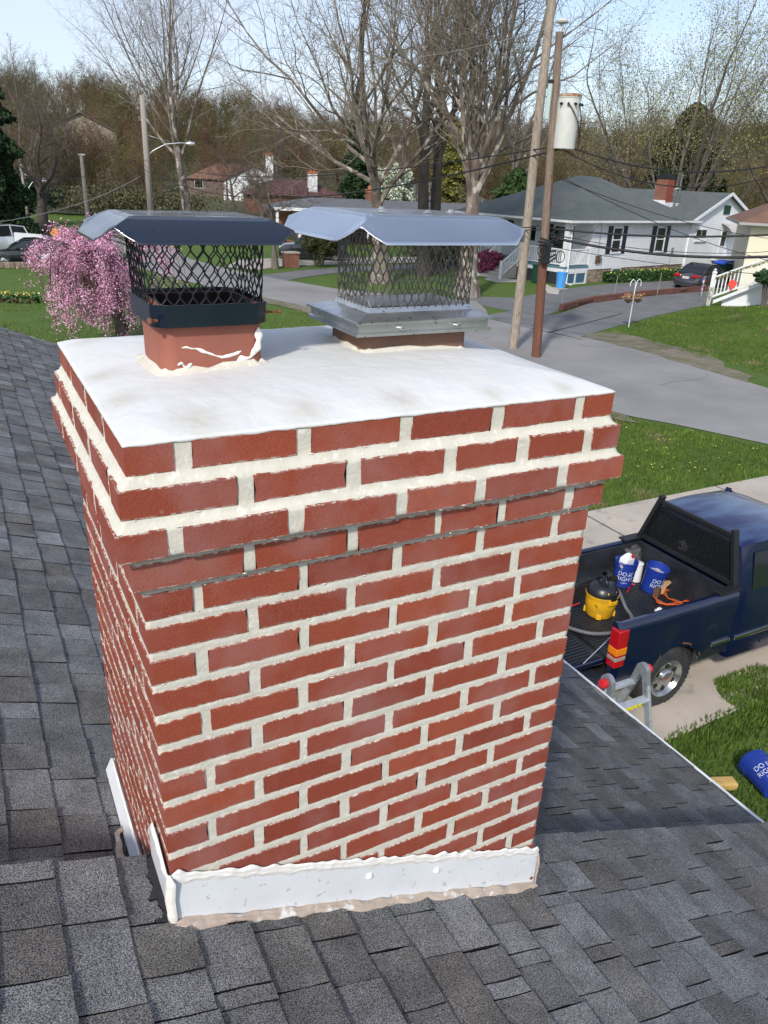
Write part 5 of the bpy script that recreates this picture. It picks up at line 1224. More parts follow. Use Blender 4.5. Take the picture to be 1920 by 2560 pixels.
# stucco wing with the cross gable
mb = MB(); mb.prism([(9.35, -.12, 0), (17.6, -.12, 0), (17.6, -.12, 3.75), (13.5, -.12, 5.36), (9.35, -.12, 3.72)], (0, 14, 0)); mb.build('wing_wall', M_stucco, wh)
mb = MB(); zr = lambda x: 5.42-abs(x-13.5)*.395
for xa in (8.75, 18.3):
    mb.add([(xa, -.42, zr(xa)), (13.5, -.42, 5.42), (13.5, 14.2, 5.42), (xa, 14.2, zr(xa)), (xa, -.42, zr(xa)-.10), (13.5, -.42, 5.32), (13.5, 14.2, 5.32), (xa, 14.2, zr(xa)-.10)], [(0,1,2,3),(7,6,5,4),(0,4,5,1),(1,5,6,2),(2,6,7,3),(3,7,4,0)])
mb.build('wing_roof', M_roofg, wh)
mb = MB()
for xa in (8.75, 18.3): mb.bar((xa, -.45, zr(xa)-.07), (13.5, -.45, 5.36), .05, .20, (0, 1, 0) if False else (0, 0, 1))
mb.build('bargeboard', M_white, wh)
mb = MB(); mb.b2((13.3, -.17, 4.02), (14.2, -.125, 4.62)); f = mb.build('gable_window', M_greenp, wh); mb = MB(); mb.b2((13.36, -.178, 4.08), (14.14, -.171, 4.56)); mb.build('pane', mat('green_pane', (.02, .05, .04), .12), f)
mb = MB(); mb.b2((10.05, -.18, 2.55), (11.45, -.125, 3.05)); f = mb.build('slot_window', M_white, wh); mb = MB(); mb.b2((10.1, -.19, 2.6), (10.72, -.181, 3.0)); mb.b2((10.78, -.19, 2.6), (11.4, -.181, 3.0)); mb.build('pane', M_glass, f)
mb = MB(); mb.b2((10.0, -.22, 2.22), (11.55, -.13, 2.28)); mb.build('sill', M_white, wh)
# curved door awning, door, deck
mb = MB(); mb.grid(lambda u, v: (13.4+2.0*u, -.13-1.0*v, 3.40-.62*(v**1.7)-.0), 6, 8); o = mb.build('awning', mat('awning_metal', (.60, .58, .56), .5, (.42, .36, .33), 4), wh); md = o.modifiers.new('s', 'SOLIDIFY'); md.thickness = .04
mb = MB(); mb.b2((13.6, -.17, 1.1), (14.4, -.125, 3.0)); f = mb.build('side_door', M_white, wh); mb = MB(); mb.b2((13.7, -.18, 1.9), (14.3, -.171, 2.85)); mb.build('pane', M_glass, f)
mb = MB(); mb.b2((12.9, -1.6, .95), (17.0, -.15, 1.08)); mb.build('deck', M_white, wh); balustrade(wh, (12.95, -1.55), (16.9, -1.55), 1.15, 2.05, step=.2)
mb = MB(); mb.b2((12.9, -1.58, 0), (17, -1.52, .95)); mb.build('deck_skirt', M_stucco, wh)
# brick chimney of the white house with flue pipe
mb = MB(); mb.b2((10.0, 2.6, 3.9), (10.9, 3.5, 6.15)); ch = mb.build('chimney', M_farbrick, wh)
for k in range(24):
    for i in range(3):
        mb = MB(); xx = 10.0+(i*.31)+(0 if k % 2 else -.10); mb.b2((max(9.995, xx), 2.585, 4.45+k*.068), (min(10.905, xx+.28), 2.6, 4.50+k*.068)); mb.build('brick', M_brick, ch)
mb = MB(); mb.b2((9.93, 2.53, 6.15), (10.97, 3.57, 6.28)); mb.b2((10.1, 2.7, 6.28), (10.8, 3.4, 6.5)); mb.build('chimney_cap', M_black, wh)
mb = MB(); mb.b2((9.92, 2.50, 4.0), (10.98, 2.58, 4.62)); mb.b2((9.90, 2.55, 3.9), (9.99, 3.5, 4.75)); mb.build('flashing', M_white, wh)
mb = MB(); mb.tube([(11.15, 2.3, 4.15), (11.15, 2.3, 6.35)], .08, 10); mb.tube([(11.15, 2.3, 6.35), (11.15, 2.3, 6.45)], .14, 10); mb.build('flue_pipe', mat('dull_pipe', (.16, .17, .18), .5, metal=.5), wh)
mb = MB(); mb.lathe([(.22, 0), (.2, .25), (.13, .3), (.13, .5), (.2, .55), (.0005, .6)], 12, (11.15, 2.3, 4.0)); mb.bar((10.9, 2.58, 5.5), (11.15, 2.3, 5.6), .04, .04); mb.build('vent_collar', M_white, wh)
mb = MB(); mb.b2((-.98, -.12, 1.16), (-.55, -.02, 1.60)); o = mb.build('meter_box', mat('brown_box', (.10, .065, .04), .7), wh); mb = MB(); mb.lathe([(.11, 0), (.10, .06), (.0005, .08)], 14, (-.62, -.13, 1.42), Matrix.Rotation(R(90), 3, 'X')); mb.build('meter_dial', M_chrome, o)
mb = MB(); mb.tube([(-.8, -.04, 3.5), (-.8, -.04, 1.6)], .015, 5); mb.tube([(-.3, -.04, 1.4), (-.28, -.04, .85)], .015, 5); mb.tube([(7.55, -.05, 1.6), (7.5, -.05, .85), (7.4, -.12, .8)], .02, 5); mb.b2((7.45, -.10, 1.55), (7.70, -.02, 1.9)); mb.build('conduit', mat('grey_conduit', (.25, .26, .27), .6), wh)
# door wreath silhouettes on the porch
for (y, z, r_) in ((3.0, 2.7, .22), (.75, 2.6, .26)):
    mb = MB(); mb.tube([(-3.72 if y < 1 else -1.75, y+math.cos(a)*r_, z+math.sin(a)*r_) for a in [i*math.pi/6 for i in range(13)]], .06, 6); mb.build('wreath', M_shut, wh)
# ---- cream house and its stair railing
CB = G(1842, 735); CR = math.atan2(-.10, 1.0)
ch_ = frame_obj('cream_house', 'cream clapboard house with brown roof and a green shutter at right edge', 'house', (CB.x, CB.y, 0), -.80)
zE = 3.95
mb = MB(); mb.b2((0, .02, 0), (9, 8, zE)); mb.build('wall', M_cream, ch_)
for k in range(26):
    z = .55+k*.128; mb = MB(); mb.prism([(0, .018, z), (0, -.022, z), (0, -.004, z+.128), (0, .018, z+.128)], (9, 0, 0)); mb.build('clapboard', M_cream, ch_)
mb = MB(); mb.add([(-.7, -.6, zE), (9.6, -.6, zE), (9.6, 8.6, zE), (-.7, 8.6, zE), (4.2, 4, zE+2.3), (5.0, 4, zE+2.3)], [(0, 1, 5, 4), (1, 2, 5), (2, 3, 4, 5), (3, 0, 4)]); mb.build('roof', M_roofb, ch_)
mb = MB(); mb.b2((-.75, -.68, zE-.14), (9.6, -.60, zE-.002)); mb.b2((-.75, -.6, zE-.14), (-.70, 8.6, zE-.002)); mb.add([(-.7, -.6, zE-.01), (9.6, -.6, zE-.01), (9.6, 8.6, zE-.01), (-.7, 8.6, zE-.01)], [(0, 3, 2, 1)]); mb.build('gutter', mat('grey_gutter', (.34, .33, .34), .6), ch_)
sash(ch_, 2.02, 2.75, 1.75, 3.35, sh=M_greenp, shw=.52)
mb = MB(); mb.b2((1.9, -.05, 1.5), (2.9, -.02, 3.5)); mb.build('window_surround', M_white, ch_)
RB = G(1770, 764); RT = G(1935, 782); rd = (RT-RB); L_ = rd.length
rl = frame_obj('stair_railing', 'white picket stair railing with leafy garland and red bow at right edge', 'railing', (RB.x, RB.y, 0), math.atan2(rd.y, rd.x))
slope = .50; zb0 = .62
mb = MB(); mb.b2((-.09, -.09, 0), (.09, .09, 1.62)); mb.lathe([(.13, 0), (.13, .06), (.07, .10), (.10, .17), (.0005, .25)], 10, (0, 0, 1.62)); mb.build('newel_post', M_white, rl)
mb = MB(); mb.bar((0, 0, 1.42), (L_, 0, 1.42+slope*L_), .09, .07); mb.bar((0, 0, .42), (L_, 0, .42+slope*L_), .07, .10); mb.build('handrail', M_white, rl)
n = int(L_/.17)
for i in range(n):
    x = .17*(i+.7); mb = MB(); mb.box((x, 0, .92+slope*x), (.055, .03, 1.0)); mb.build('picket', M_white, rl)
mb = MB(); mb.prism([(.6, .3, 0), (L_+2, .3, 0), (L_+2, .3, 1.3+slope*L_), (L_, .3, .38+slope*L_), (.6, .3, .50)], (0, .08, 0)); mb.build('stair_wall', M_stucco, rl)
mb = MB(); mb.prism([(.2, .02, .30), (L_, .02, .36+slope*L_), (L_, .02, .20+slope*L_), (.2, .02, .12)], (0, -.05, 0)); mb.build('stringer', M_white, rl)
mb = MB(); rg_ = random.Random(2)
for i in range(1400):
    x = rg_.uniform(0, L_); c = Vector((x, -.02, 1.36+slope*x-.10*abs(math.sin(x*2.4)))) + Vector([rg_.gauss(0, .035) for _ in range(3)]); a = Vector([rg_.uniform(-1, 1) for _ in range(3)]).normalized()*.05; b = Vector([rg_.uniform(-1, 1) for _ in range(3)]).normalized()*.04; mb.add([c, c+a, c+b], [(0, 1, 2)])
mb.build('garland', mat('garland_leaves', (.14, .17, .045), .8, (.24, .22, .07), 6), rl, kind='stuff')
mb = MB()
for i in range(500):
    c = Vector((rg_.gauss(-.02, .08), rg_.gauss(-.1, .06), rg_.uniform(0.05, .95))); a = Vector([rg_.uniform(-1, 1) for _ in range(3)])*.05; b = Vector([rg_.uniform(-1, 1) for _ in range(3)])*.05; mb.add([c, c+a, c+b], [(0, 1, 2)])
mb.build('post_garland', mat('pale_garland', (.50, .48, .34), .8, (.22, .26, .10), 6), rl, kind='stuff')
mb = MB(); mb.box((.95, -.06, 1.20), (.36, .03, .34), M=Matrix.Rotation(R(20), 3, 'Y')); mb.box((.95, -.07, 1.0), (.10, .02, .3)); mb.build('red_bow', mat('coral_red', (.75, .07, .05), .5), rl, bevel=.03)
def pinwheel(p, label, cols, h):
    o = empty('pinwheel', p, label, 'pinwheel')
    mb = MB(); mb.tube([(0, 0, 0), (0, 0, h)], .012, 5); mb.build('stake', M_white, o)
    for k in range(6):
        a = k*math.pi/3; mb = MB(); mb.add([(0, 0, h), (math.cos(a)*.2, .02, h+math.sin(a)*.2), (math.cos(a+.7)*.17, -.02, h+math.sin(a+.7)*.17)], [(0, 1, 2)]); mb.build('vane', cols[k % 3], o); mb = MB(); mb.add([(0, -.01, h-.45), (math.cos(a)*.15, .02, h-.45+math.sin(a)*.15), (math.cos(a+.7)*.12, -.02, h-.45+math.sin(a+.7)*.12)], [(0, 1, 2)]); mb.build('vane', cols[k % 3], o)
pp = G(1752, 742); pinwheel((pp.x, pp.y, 0), 'red, white and blue garden pinwheel left of the white stair railing', (mat('toy_blue', (.05, .12, .55), .4), M_white, mat('toy_red', (.6, .03, .06), .4)), .95)
# ------------------------------------------------------------------ far houses
def block_house(name, label, base, rz, w_, d_, hz, roofm, wallm, rise, gable=True, over=.4, wins=(), chim_=None, fac=None):
    h = empty(name, (base[0], base[1], base[2] if len(base) > 2 else 0), label, 'house', rz=rz)
    mb = MB()
    if gable: mb.prism([(0, 0, -1), (w_, 0, -1), (w_, 0, hz), (w_/2, 0, hz+rise-.1), (0, 0, hz)], (0, d_, 0))
    else: mb.b2((0, 0, -1), (w_, d_, hz))
    mb.build('wall', wallm, h); mb = MB(); o_ = over
    if gable:
        s = rise/(w_/2)
        for xa in (-o_, w_+o_):
            mb.prism([(xa, -o_, hz-o_*s), (w_/2, -o_, hz+rise), (w_/2, -o_, hz+rise+.12), (xa, -o_, hz-o_*s+.12)], (0, d_+2*o_, 0))
    else:
        k = min(w_, d_)/2
        mb.add([(-o_, -o_, hz), (w_+o_, -o_, hz), (w_+o_, d_+o_, hz), (-o_, d_+o_, hz), (k, d_/2, hz+rise), (w_-k, d_/2, hz+rise)], [(0, 1, 5, 4), (1, 2, 5), (2, 3, 4, 5), (3, 0, 4), (0, 3, 2, 1)])
    rf = mb.build('roof', roofm, h)
    for (x, z, ww, hh) in wins:
        mb = MB(); mb.b2((x-.06, -.05, z-.06), (x+ww+.06, -.0, z+hh+.06)); f = mb.build('window', M_white, h); mb = MB(); mb.b2((x, -.06, z), (x+ww, -.052, z+hh)); mb.build('pane', M_glass, f)
    if chim_:
        x, y, z0, z1, s, m = chim_; mb = MB(); mb.b2((x, y, z0), (x+s, y+s, z1)); c = mb.build('chimney', m, h); mb = MB(); mb.b2((x-.08, y-.08, z1), (x+s+.08, y+s+.08, z1+.25)); mb.tube([(x+s*.3, y+s/2, z1+.25), (x+s*.3, y+s/2, z1+.55)], .16, 8); mb.tube([(x+s*.7, y+s/2, z1+.25), (x+s*.7, y+s/2, z1+.5)], .14, 8); mb.build('chimney_pots', mat('clay_pots', (.40, .13, .05), .8) if 'clay_pots' not in bpy.data.materials else bpy.data.materials['clay_pots'], h)
    return h
def at_dist(px, D_): p = PT(px, 500, D_); return p.x, p.y
# brown roofed house with white gable far behind the black cap
D1 = 135; x, y = at_dist(470, D1); zg = hill(x, y); b = PT(470, 480, D1)
h1 = block_house('ranch_house', 'white and brick house with brown roof beyond the black rain cap', (x, y, 0), -R(20), 13, 9, 3.9, M_roofb, mat('dull_mauve_siding', (.17, .12, .105), .9), 2.4, gable=False, wins=((1.2, 2.6, 1.2, 1.1),))
p2 = PT(560, 500, 130); h1b = block_house('white_house', 'white gabled house with pale chimney left of the maroon roof', (p2.x, p2.y, 0), -R(28), 9.5, 8, 3.9, M_roofb, M_stucco, 2.2, wins=(), chim_=(6.6, -.4, 0, 7.6, 1.1, M_stucco))
p3 = PT(625, 520, 112); h2 = block_house('brick_house', 'low house with maroon roof and white chimney between the two rain caps', (p3.x, p3.y, 0), -R(12), 13, 8, 2.5, M_roofr, M_farbrick, 2.0, gable=False, chim_=(8.2, .9, 3.0, 5.4, 1.15, M_white))
# brick house with the long white fronted carport
p4 = PT(690, 600, 69)
h3 = block_house('brick_house', 'brick house with grey roof and white doorway behind the parked SUV', (p4.x, p4.y, 0), -R(14), 30, 7, 2.6, M_roofgrey, M_farbrick, .9, gable=False, over=.7, wins=((3.0, 1.0, .9, 1.5), (4.2, 1.0, .9, 1.5), (14, 1.0, 1.2, 1.2), (18, 1.0, 1.2, 1.2), (24, 1, 1.6, 1.2)), chim_=(8.5, 3, 3.0, 4.1, .9, M_farbrick))
mb = MB(); mb.b2((-.1, -1.2, 0), (.1, -1.0, 2.7)); mb.b2((1.75, -1.2, 0), (1.95, -1.0, 2.7)); mb.b2((2.1, -1.2, 0), (2.25, -1.0, 2.7)); mb.b2((-.2, -1.3, 2.55), (2.6, 0, 2.75)); mb.build('porch', M_white, h3)
mb = MB(); mb.b2((2.7, -.12, 0), (3.9, -.07, 2.2)); mb.build('door', M_white, h3)
mb = MB(); mb.b2((4.6, -3.2, 2.5), (12.5, -.1, 2.65)); mb.tube([(12.3, -3.1, 2.5), (12.3, -3.1, .1), (12.6, -3.2, .05)], .06, 6); mb.b2((4.7, -3.1, 0), (4.8, -3.0, 2.5)); mb.b2((7.2, -3.1, 0), (7.3, -3, 2.5)); mb.build('carport', M_white, h3)
mb = MB(); mb.b2((4.7, -.15, .1), (7.6, -.08, 2.4)); mb.build('garage_door', mat('dark_door', (.02, .02, .022), .5), h3)
p5 = PT(128, 440, 150); h4 = block_house('tall_house', 'dim tan and brick house on the wooded slope behind bare trees', (p5.x, p5.y, 3.0), -R(5), 11, 9, 7.4, M_roofgrey, mat('tan_siding', (.30, .26, .19), .8), 2.5, wins=((2.6, 1.2, 2.2, 1.8), (2.6, 4.9, 1.4, 1.4), (6.5, 1.2, 1.6, 1.5)))
mb = MB(); mb.b2((-2.4, -.3, -1), (.2, 5, 7.2)); mb.build('brick_bay', M_farbrick, h4)
p6 = PT(1000, 520, 100); h5 = block_house('grey_house', 'grey roofed house glimpsed beyond the stainless rain cap', (p6.x, p6.y, 0), -R(10), 12, 8, 3.0, M_roofgrey, M_stucco, 2.0, gable=False)
p7 = PT(1060, 600, 75); 
# ------------------------------------------------------------------ CARS (far)
def car(label, base, rz, L_, Wd, H_, paint, kind='sedan', cat='car', front=True):
    c = empty('parked_car', (base[0], base[1], 0), label, cat, rz=rz); hw = Wd/2
    if kind == 'sedan': belt = [(-.5, .55, .70), (-.47, .80, .92), (-.36, .90, .99), (-.16, .92, 1.0), (.20, .88, 1.0), (.38, .78, .94), (.48, .62, .80), (.5, .5, .70)]; roof = [(-.36, .90), (-.22, 1.30), (-.08, 1.42), (.06, 1.40), (.26, .93)]
    else: belt = [(-.5, .7, .80), (-.485, 1.0, .95), (-.40, 1.10, 1.0), (0, 1.10, 1.0), (.22, 1.06, 1.0), (.40, .98, .95), (.485, .80, .86), (.5, .6, .78)]; roof = [(-.49, 1.05), (-.44, 1.62), (-.25, 1.72), (.05, 1.68), (.27, 1.06)]
    k = H_/(1.42 if kind == 'sedan' else 1.72); mb = MB(); rows = []
    for fx, zt, fw_ in belt:
        w_ = hw*fw_; rows.append([(fx*L_, -a, z) for a, z in ((w_*.90, .22), (w_, .42), (w_*1.0, zt*k*.75), (w_*.95, zt*k-.03), (w_*.80, zt*k), (0, zt*k+.03))] + [(fx*L_, a, z) for a, z in ((w_*.80, zt*k), (w_*.95, zt*k-.03), (w_, zt*k*.75), (w_, .42), (w_*.90, .22))])
    n = len(rows[0]); mb.add([p for r_ in rows for p in r_], [(i*n+j, i*n+j+1, (i+1)*n+j+1, (i+1)*n+j) for i in range(len(rows)-1) for j in range(n-1)] + [tuple(range(n-1, -1, -1)), tuple((len(rows)-1)*n+q for q in range(n))])
    mb.build('body', paint, c, smooth=True, ang=40)
    mb = MB(); rr_ = []
    for i, (fx, z) in enumerate(roof):
        top = i in (1, 2, 3) if kind == 'sedan' else i in (1, 2, 3); w1 = hw*(.76 if top else .90); zz = z*k
        rr_.append([(fx*L_, -w1, zz), (fx*L_, -w1*.8, zz+.03), (fx*L_, w1*.8, zz+.03), (fx*L_, w1, zz)])
    zb = [.93*k if kind == 'sedan' else 1.06*k]*5; vs = []; fs = []
    for i, r_ in enumerate(rr_):
        fx = roof[i][0]; lo_ = (fx*L_, -hw*.93, zb[i]-.02), (fx*L_, hw*.93, zb[i]-.02); vs += [lo_[0]] + r_ + [lo_[1]]
    for i in range(len(rr_)-1):
        for j in range(5): fs.append((i*6+j, i*6+j+1, (i+1)*6+j+1, (i+1)*6+j))
    mb.add(vs, fs); g_ = mb.build('greenhouse', [M_glass, paint], c)
    for p in g_.data.polygons:
        if p.normal.z > .93: p.material_index = 1
    for s in (-1, 1):
        mb = MB()
        for i in range(len(roof)-1):
            a, b = vs[i*6+(1 if s < 0 else 4)], vs[(i+1)*6+(1 if s < 0 else 4)]; mb.bar((a[0], a[1]*1.01, a[2]), (b[0], b[1]*1.01, b[2]), .06, .06)
        a, b = vs[2*6+(1 if s < 0 else 4)], vs[2*6+(0 if s < 0 else 5)]; mb.bar((a[0], a[1]*1.02, a[2]), (b[0]-.03, b[1]*1.01, b[2]), .07, .05)
        mb.build('pillar', paint, c)
    for sx in (-.31, .31):
        for s in (-1, 1):
            mb = MB(); mb.lathe([(.19, -.1), (.30, -.11), (.33, -.08), (.33, .08), (.30, .11), (.19, .1)], 20, (sx*L_, s*(hw-.11), .33), Matrix.Rotation(R(90)*-s, 3, 'X')); wv = mb.build('wheel', M_rubber, c)
            mb = MB(); mb.lathe([(.20, .09), (.18, .07), (.06, .10), (.0005, .10)], 10, (sx*L_, s*(hw-.11), .33), Matrix.Rotation(R(90)*-s, 3, 'X')); mb.build('rim', M_alloy, wv)
    for s in (-1, 1):
        mb = MB(); z = .66*k if kind == 'sedan' else .80*k; mb.box((L_*.468, s*hw*.62, z), (.24, hw*.42, .15)); mb.build('headlight', bpy.data.materials['headlight_lens'], c, bevel=.03)
        mb = MB(); z = .80*k if kind == 'sedan' else .98*k; mb.box((-L_*.478, s*hw*.66, z), (.16, hw*.46, .15)); mb.build('tail_light', M_redlens, c, bevel=.03)
        mb = MB(); mb.box((L_*.14, s*(hw+.08), 1.0*k), (.16, .16, .12)); mb.build('mirror', paint, c, bevel=.03)
    mb = MB(); mb.box((-L_*.492, 0, .70*k), (.06, .42, .15)); mb.build('licence_plate', mat('plate', (.55, .5, .5), .5) if 'plate' not in bpy.data.materials else bpy.data.materials['plate'], c)
    if kind != 'sedan':
        mb = MB(); mb.box((L_*.488, 0, .80*k), (.06, hw*.75, .20)); mb.build('grille', M_black, c, bevel=.02); mb = MB(); mb.lathe([(.09, 0), (.09, .02), (.05, .02), (.05, 0)], 14, (L_*.495, 0, .80*k), Matrix.Rotation(R(90), 3, 'Y')); mb.build('badge', M_chrome, c)
        mb = MB(); mb.box((L_*.49, 0, .45*k), (.05, hw*1.5, .05)); mb.build('bumper_trim', M_chrome, c)
    return c
P_grey = carpaint('graphite_paint', (.055, .055, .065)); P_dark = carpaint('charcoal_paint', (.018, .022, .028)); P_wht = carpaint('white_car_paint', (.62, .66, .72)); P_blk = carpaint('black_car_paint', (.012, .02, .022)); P_silv = carpaint('silver_car_paint', (.45, .47, .5))
a = G(1748, 724); cr_ = car('dark grey sedan parked on the driveway beside the white house', (a.x+.9, a.y+.75), math.atan2(.25, 1.0), 4.1, 1.75, 1.42, P_grey)
a = G(775, 652); car('charcoal SUV facing left on the pale driveway by the brick house', (a.x+.6, a.y+.9), math.atan2(.38, -1.0), 4.7, 1.9, 1.75, P_dark, 'suv', 'suv')
a = G(5, 640); car('white SUV at the far left edge above the yellow flowers', (a.x-.6, a.y+1.0), math.atan2(-.35, -1.0), 4.5, 1.9, 1.75, P_wht, 'suv', 'suv')
a = G(65, 668); car('black sedan half hidden behind the pink cherry tree', (a.x+.4, a.y+1.0), math.atan2(.1, -1.0), 4.4, 1.8, 1.42, P_blk)
a = G(250, 668); car('silver car glimpsed through the pink cherry blossom', (a.x-.9, a.y+.8), math.atan2(.1, -1.0), 4.2, 1.8, 1.42, P_silv)
# ------------------------------------------------------------------ UTILITY POLES
M_pole = mat('weathered_pole_wood', (.40, .34, .28), .95, (.24, .19, .15), 5, det=9, bump=.8, bsc=14, bdist=.02, stretch=(5, 5, .8), col3=(.10, .07, .05), sc3=4, thr3=.62, w3=.06)
M_pole2 = mat('creosoted_pole_wood', (.25, .19, .15), .95, (.15, .105, .08), 5, det=9, bump=.7, bsc=12, bdist=.02, stretch=(5, 5, .5))
M_poler = mat('rust_stained_wood', (.175, .068, .038), .9, (.115, .055, .04), 6, det=9, bump=.6, bsc=14, bdist=.02, stretch=(5, 5, .5), col3=(.26, .10, .05), sc3=3, thr3=.60, w3=.1)
M_cable = mat('black_cable', (.014, .014, .015), .6)
M_farpole = mat('grey_pole_wood', (.33, .30, .265), .95, (.24, .21, .18), 6, stretch=(5, 5, .6))
def pole(x, y, h, r0, r1, m, lean=(0, 0), name='utility_pole', label='', n=14):
    o = empty(name, (x, y, 0), label, 'utility pole'); mb = MB(); pts = []; rr_ = []
    for i in range(25): f = i/24; pts.append((lean[0]*f+.02*math.sin(f*9), lean[1]*f+.015*math.cos(f*7), h*f)); rr_.append((r0+(r1-r0)*f)*(1+.03*mn.noise(Vector((f*9, x, 0)))))
    mb.tube(pts, rr_, n); mb.build('shaft', m, o, smooth=True, ang=60); return o
q1 = pole(16.86, 20.67, 12.5, .165, .125, M_pole, (0, 0), 'utility_pole', 'pale weathered wooden pole, the taller and nearer-left of the pair by the road')
q2 = pole(16.78, 19.27, 9.55, .150, .11, M_pole2, (-.35, .31), 'utility_pole', 'rust stained pole carrying the white transformer')
mb = MB(); mb.tube([(0, 0, 0.02), (-.105, .09, 2.9), (-.209, .185, 5.7)], [.160, .147, .137], 14, cap=False); mb.build('rusty_lower_shaft', M_poler, q2, smooth=True)
M_trans = mat('transformer_enamel', (.62, .64, .62), .45, (.55, .54, .48), 3)
tcx, tcy = .06, -.02
T0 = 6.46; tr = MB(); tr.lathe([(.02, T0), (.33, T0), (.335, T0+.02), (.345, T0+1.36), (.36, T0+1.38), (.36, T0+1.44), (.30, T0+1.49), (.0005, T0+1.52)], 28, (tcx, tcy, 0)); tr_o = tr.build('transformer', M_trans, q2, smooth=True, ang=35)
mb = MB(); mb.lathe([(.362, T0+1.40), (.362, T0+1.455), (.31, T0+1.50), (.0005, T0+1.53)], 28, (tcx, tcy, 0)); mb.build('rusty_rim', mat('rusted_enamel', (.40, .30, .22), .8, (.24, .10, .05), 9, lo=.45, hi=.55), tr_o, smooth=True, ang=35)
for k in range(5):
    a = R(-165+k*33); p = Vector((tcx+math.cos(a)*.345, tcy+math.sin(a)*.345, T0+1.22)); mb = MB(); mb.tube([p, p+Vector((math.cos(a)*.09, math.sin(a)*.09, -.02))], .035, 8); mb.build('bushing', M_frame, tr_o)
for a0, off_ in ((-130, .0), (-75, .03)):
    a = R(a0); b_ = R(-35); mb = MB(); pts = []
    for i in range(12):
        f = i/11; aa = a+(b_-a)*f; rr_ = .37+.04*math.sin(f*3.14)+.05*f; pts.append((tcx+math.cos(aa)*rr_, tcy+math.sin(aa)*rr_, T0+1.20-1.15*f**1.3)); 
    mb.tube(pts, .016, 5); mb.build('lead_wire', M_cable, tr_o)
mb = MB(); mb.lathe([(.05, 0)] + [((.085 if i % 2 else .055), .04*i+.02) for i in range(8)] + [(.03, .38)], 12, (-.18, .30, T0+1.5)); mb.build('insulator', mat('porcelain', (.55, .50, .50), .3), tr_o)
mb = MB(); mb.tube([(-.47, .30, T0+.8), (-.47, .30, T0+1.75)], .075, 8); mb.build('lightning_arrester', mat('pale_green', (.45, .55, .52), .4), q2)
mb = MB(); mb.tube([(-.47, .30, T0+1.75), (-.47, .30, T0+1.85)], .085, 8); mb.build('arrester_cap', M_black, q2)
mb = MB(); mb.lathe([(.05, 0), (.17, .03), (.19, .07), (.10, .14), (.0005, .16)], 14, (-.30, .30, 9.75)); mb.tube([(-.33, .30, 9.5), (-.30, .30, 9.8)], .03, 6); mb.build('pole_top_insulator', M_trans, q2)
# comms box clutter where the low cables cross the pole
mb = MB()
for k in range(7): z = 3.2+k*.11; mb.tube([(-.4+.1*math.sin(k), .0, z), (-.12, -.16, z-.1*math.cos(k)), (.25, -.05, z+.05)], .03, 5)
mb.b2((-.35, -.22, 3.1), (-.1, -.08, 3.7)); mb.b2((.05, -.20, 3.75), (.32, -.1, 3.9)); mb.build('splice_box', M_cable, q2)
for (cx_, cz_, r_) in ((.0, 3.95, .17), (-.45, 3.5, .2), (.3, 3.3, .18)): mb = MB(); mb.tube([(cx_+math.cos(a)*r_, -.24, cz_+math.sin(a)*r_) for a in [i*math.pi/8 for i in range(17)]], .014, 5, cap=False); mb.build('cable_loop', M_cable, q2)
def wire(a, b, sag, r_, label, n=26, group=None, m=None):
    a, b = Vector(a), Vector(b); pts = [a.lerp(b, i/n)+Vector((0, 0, -4*sag*(i/n)*(1-i/n))) for i in range(n+1)]; mb = MB(); mb.tube(pts, r_, 5)
    o = mb.build('overhead_wire', m or M_cable, smooth=True); return tag(o, label, 'wire', group)
PB = Vector((16.75, 19.35, 0))
def at(z): return PB+Vector((0, 0, z))
lamp_xy = (16.45, 76.95)
far_l = lambda px, py, D_: PT(px, py, D_)
wire(at(6.55), far_l(345, 395, 79), 1.2, .022, 'upper black service cable running left from the transformer pole to the street lamp pole')
wire(at(6.45), far_l(345, 415, 79), 2.0, .030, 'thick twisted black cable sagging left from the transformer pole')
wire(at(4.2), far_l(0, 545, 70), .6, .018, 'lower long cable running left behind both rain caps')
wire(at(4.1), far_l(370, 450, 79), 1.2, .015, 'thin cable drooping left above the red roofs')
wire(far_l(352, 420, 79), far_l(204, 470, 79.5), 1.2, .020, 'cable sagging between the two lamp poles at left')
wire(far_l(204, 470, 79.5), far_l(-60, 520, 60), .8, .022, 'cable leaving the thin left pole to the left edge')
wire(far_l(352, 440, 79), far_l(-40, 560, 55), .6, .018, 'pale lit cable crossing low behind the dark spreading tree', m=mat('aluminium_cable', (.40, .38, .36), .5))
for i, (z, px, py, D_, sg, r_, lb) in enumerate(((6.62, 1960, 408, 30, .5, .024, 'upper of the two cables leaving the transformer to the right edge'), (6.5, 1960, 432, 30, .75, .018, 'lower of the two cables leaving the transformer to the right edge'),
        (4.15, 1960, 585, 26, .15, .030, 'taut dark cable crossing in front of the white gable'), (3.9, 1960, 640, 26, .25, .042, 'thickest dark cable crossing in front of the house windows'), (5.75, 1960, 660, 36, .3, .012, 'thin wire slanting down from the pole over the hip roof'),
        (5.65, 1960, 600, 40, .3, .012, 'thin wire above the hip roof slanting to the cream house'), (3.6, 1960, 690, 30, .1, .010, 'lowest thin wire crossing the cream house wall'), (4.0, 1960, 626, 32, .3, .011, 'thin sagging wire between the two dark house cables'))):
    wire(at(z), PT(px, py, D_), sg, r_, lb)
wire((16.5, 19.55, 9.75), PT(880, 150, 45), .3, .008, 'thin pale wire leaving the pole top to the left', m=bpy.data.materials['aluminium_cable'])
wire(at(4.05), UA+UU*(-.8)+Vector((0, 0, 3.5)), .5, .012, 'service drop from the pole to the porch of the white house')
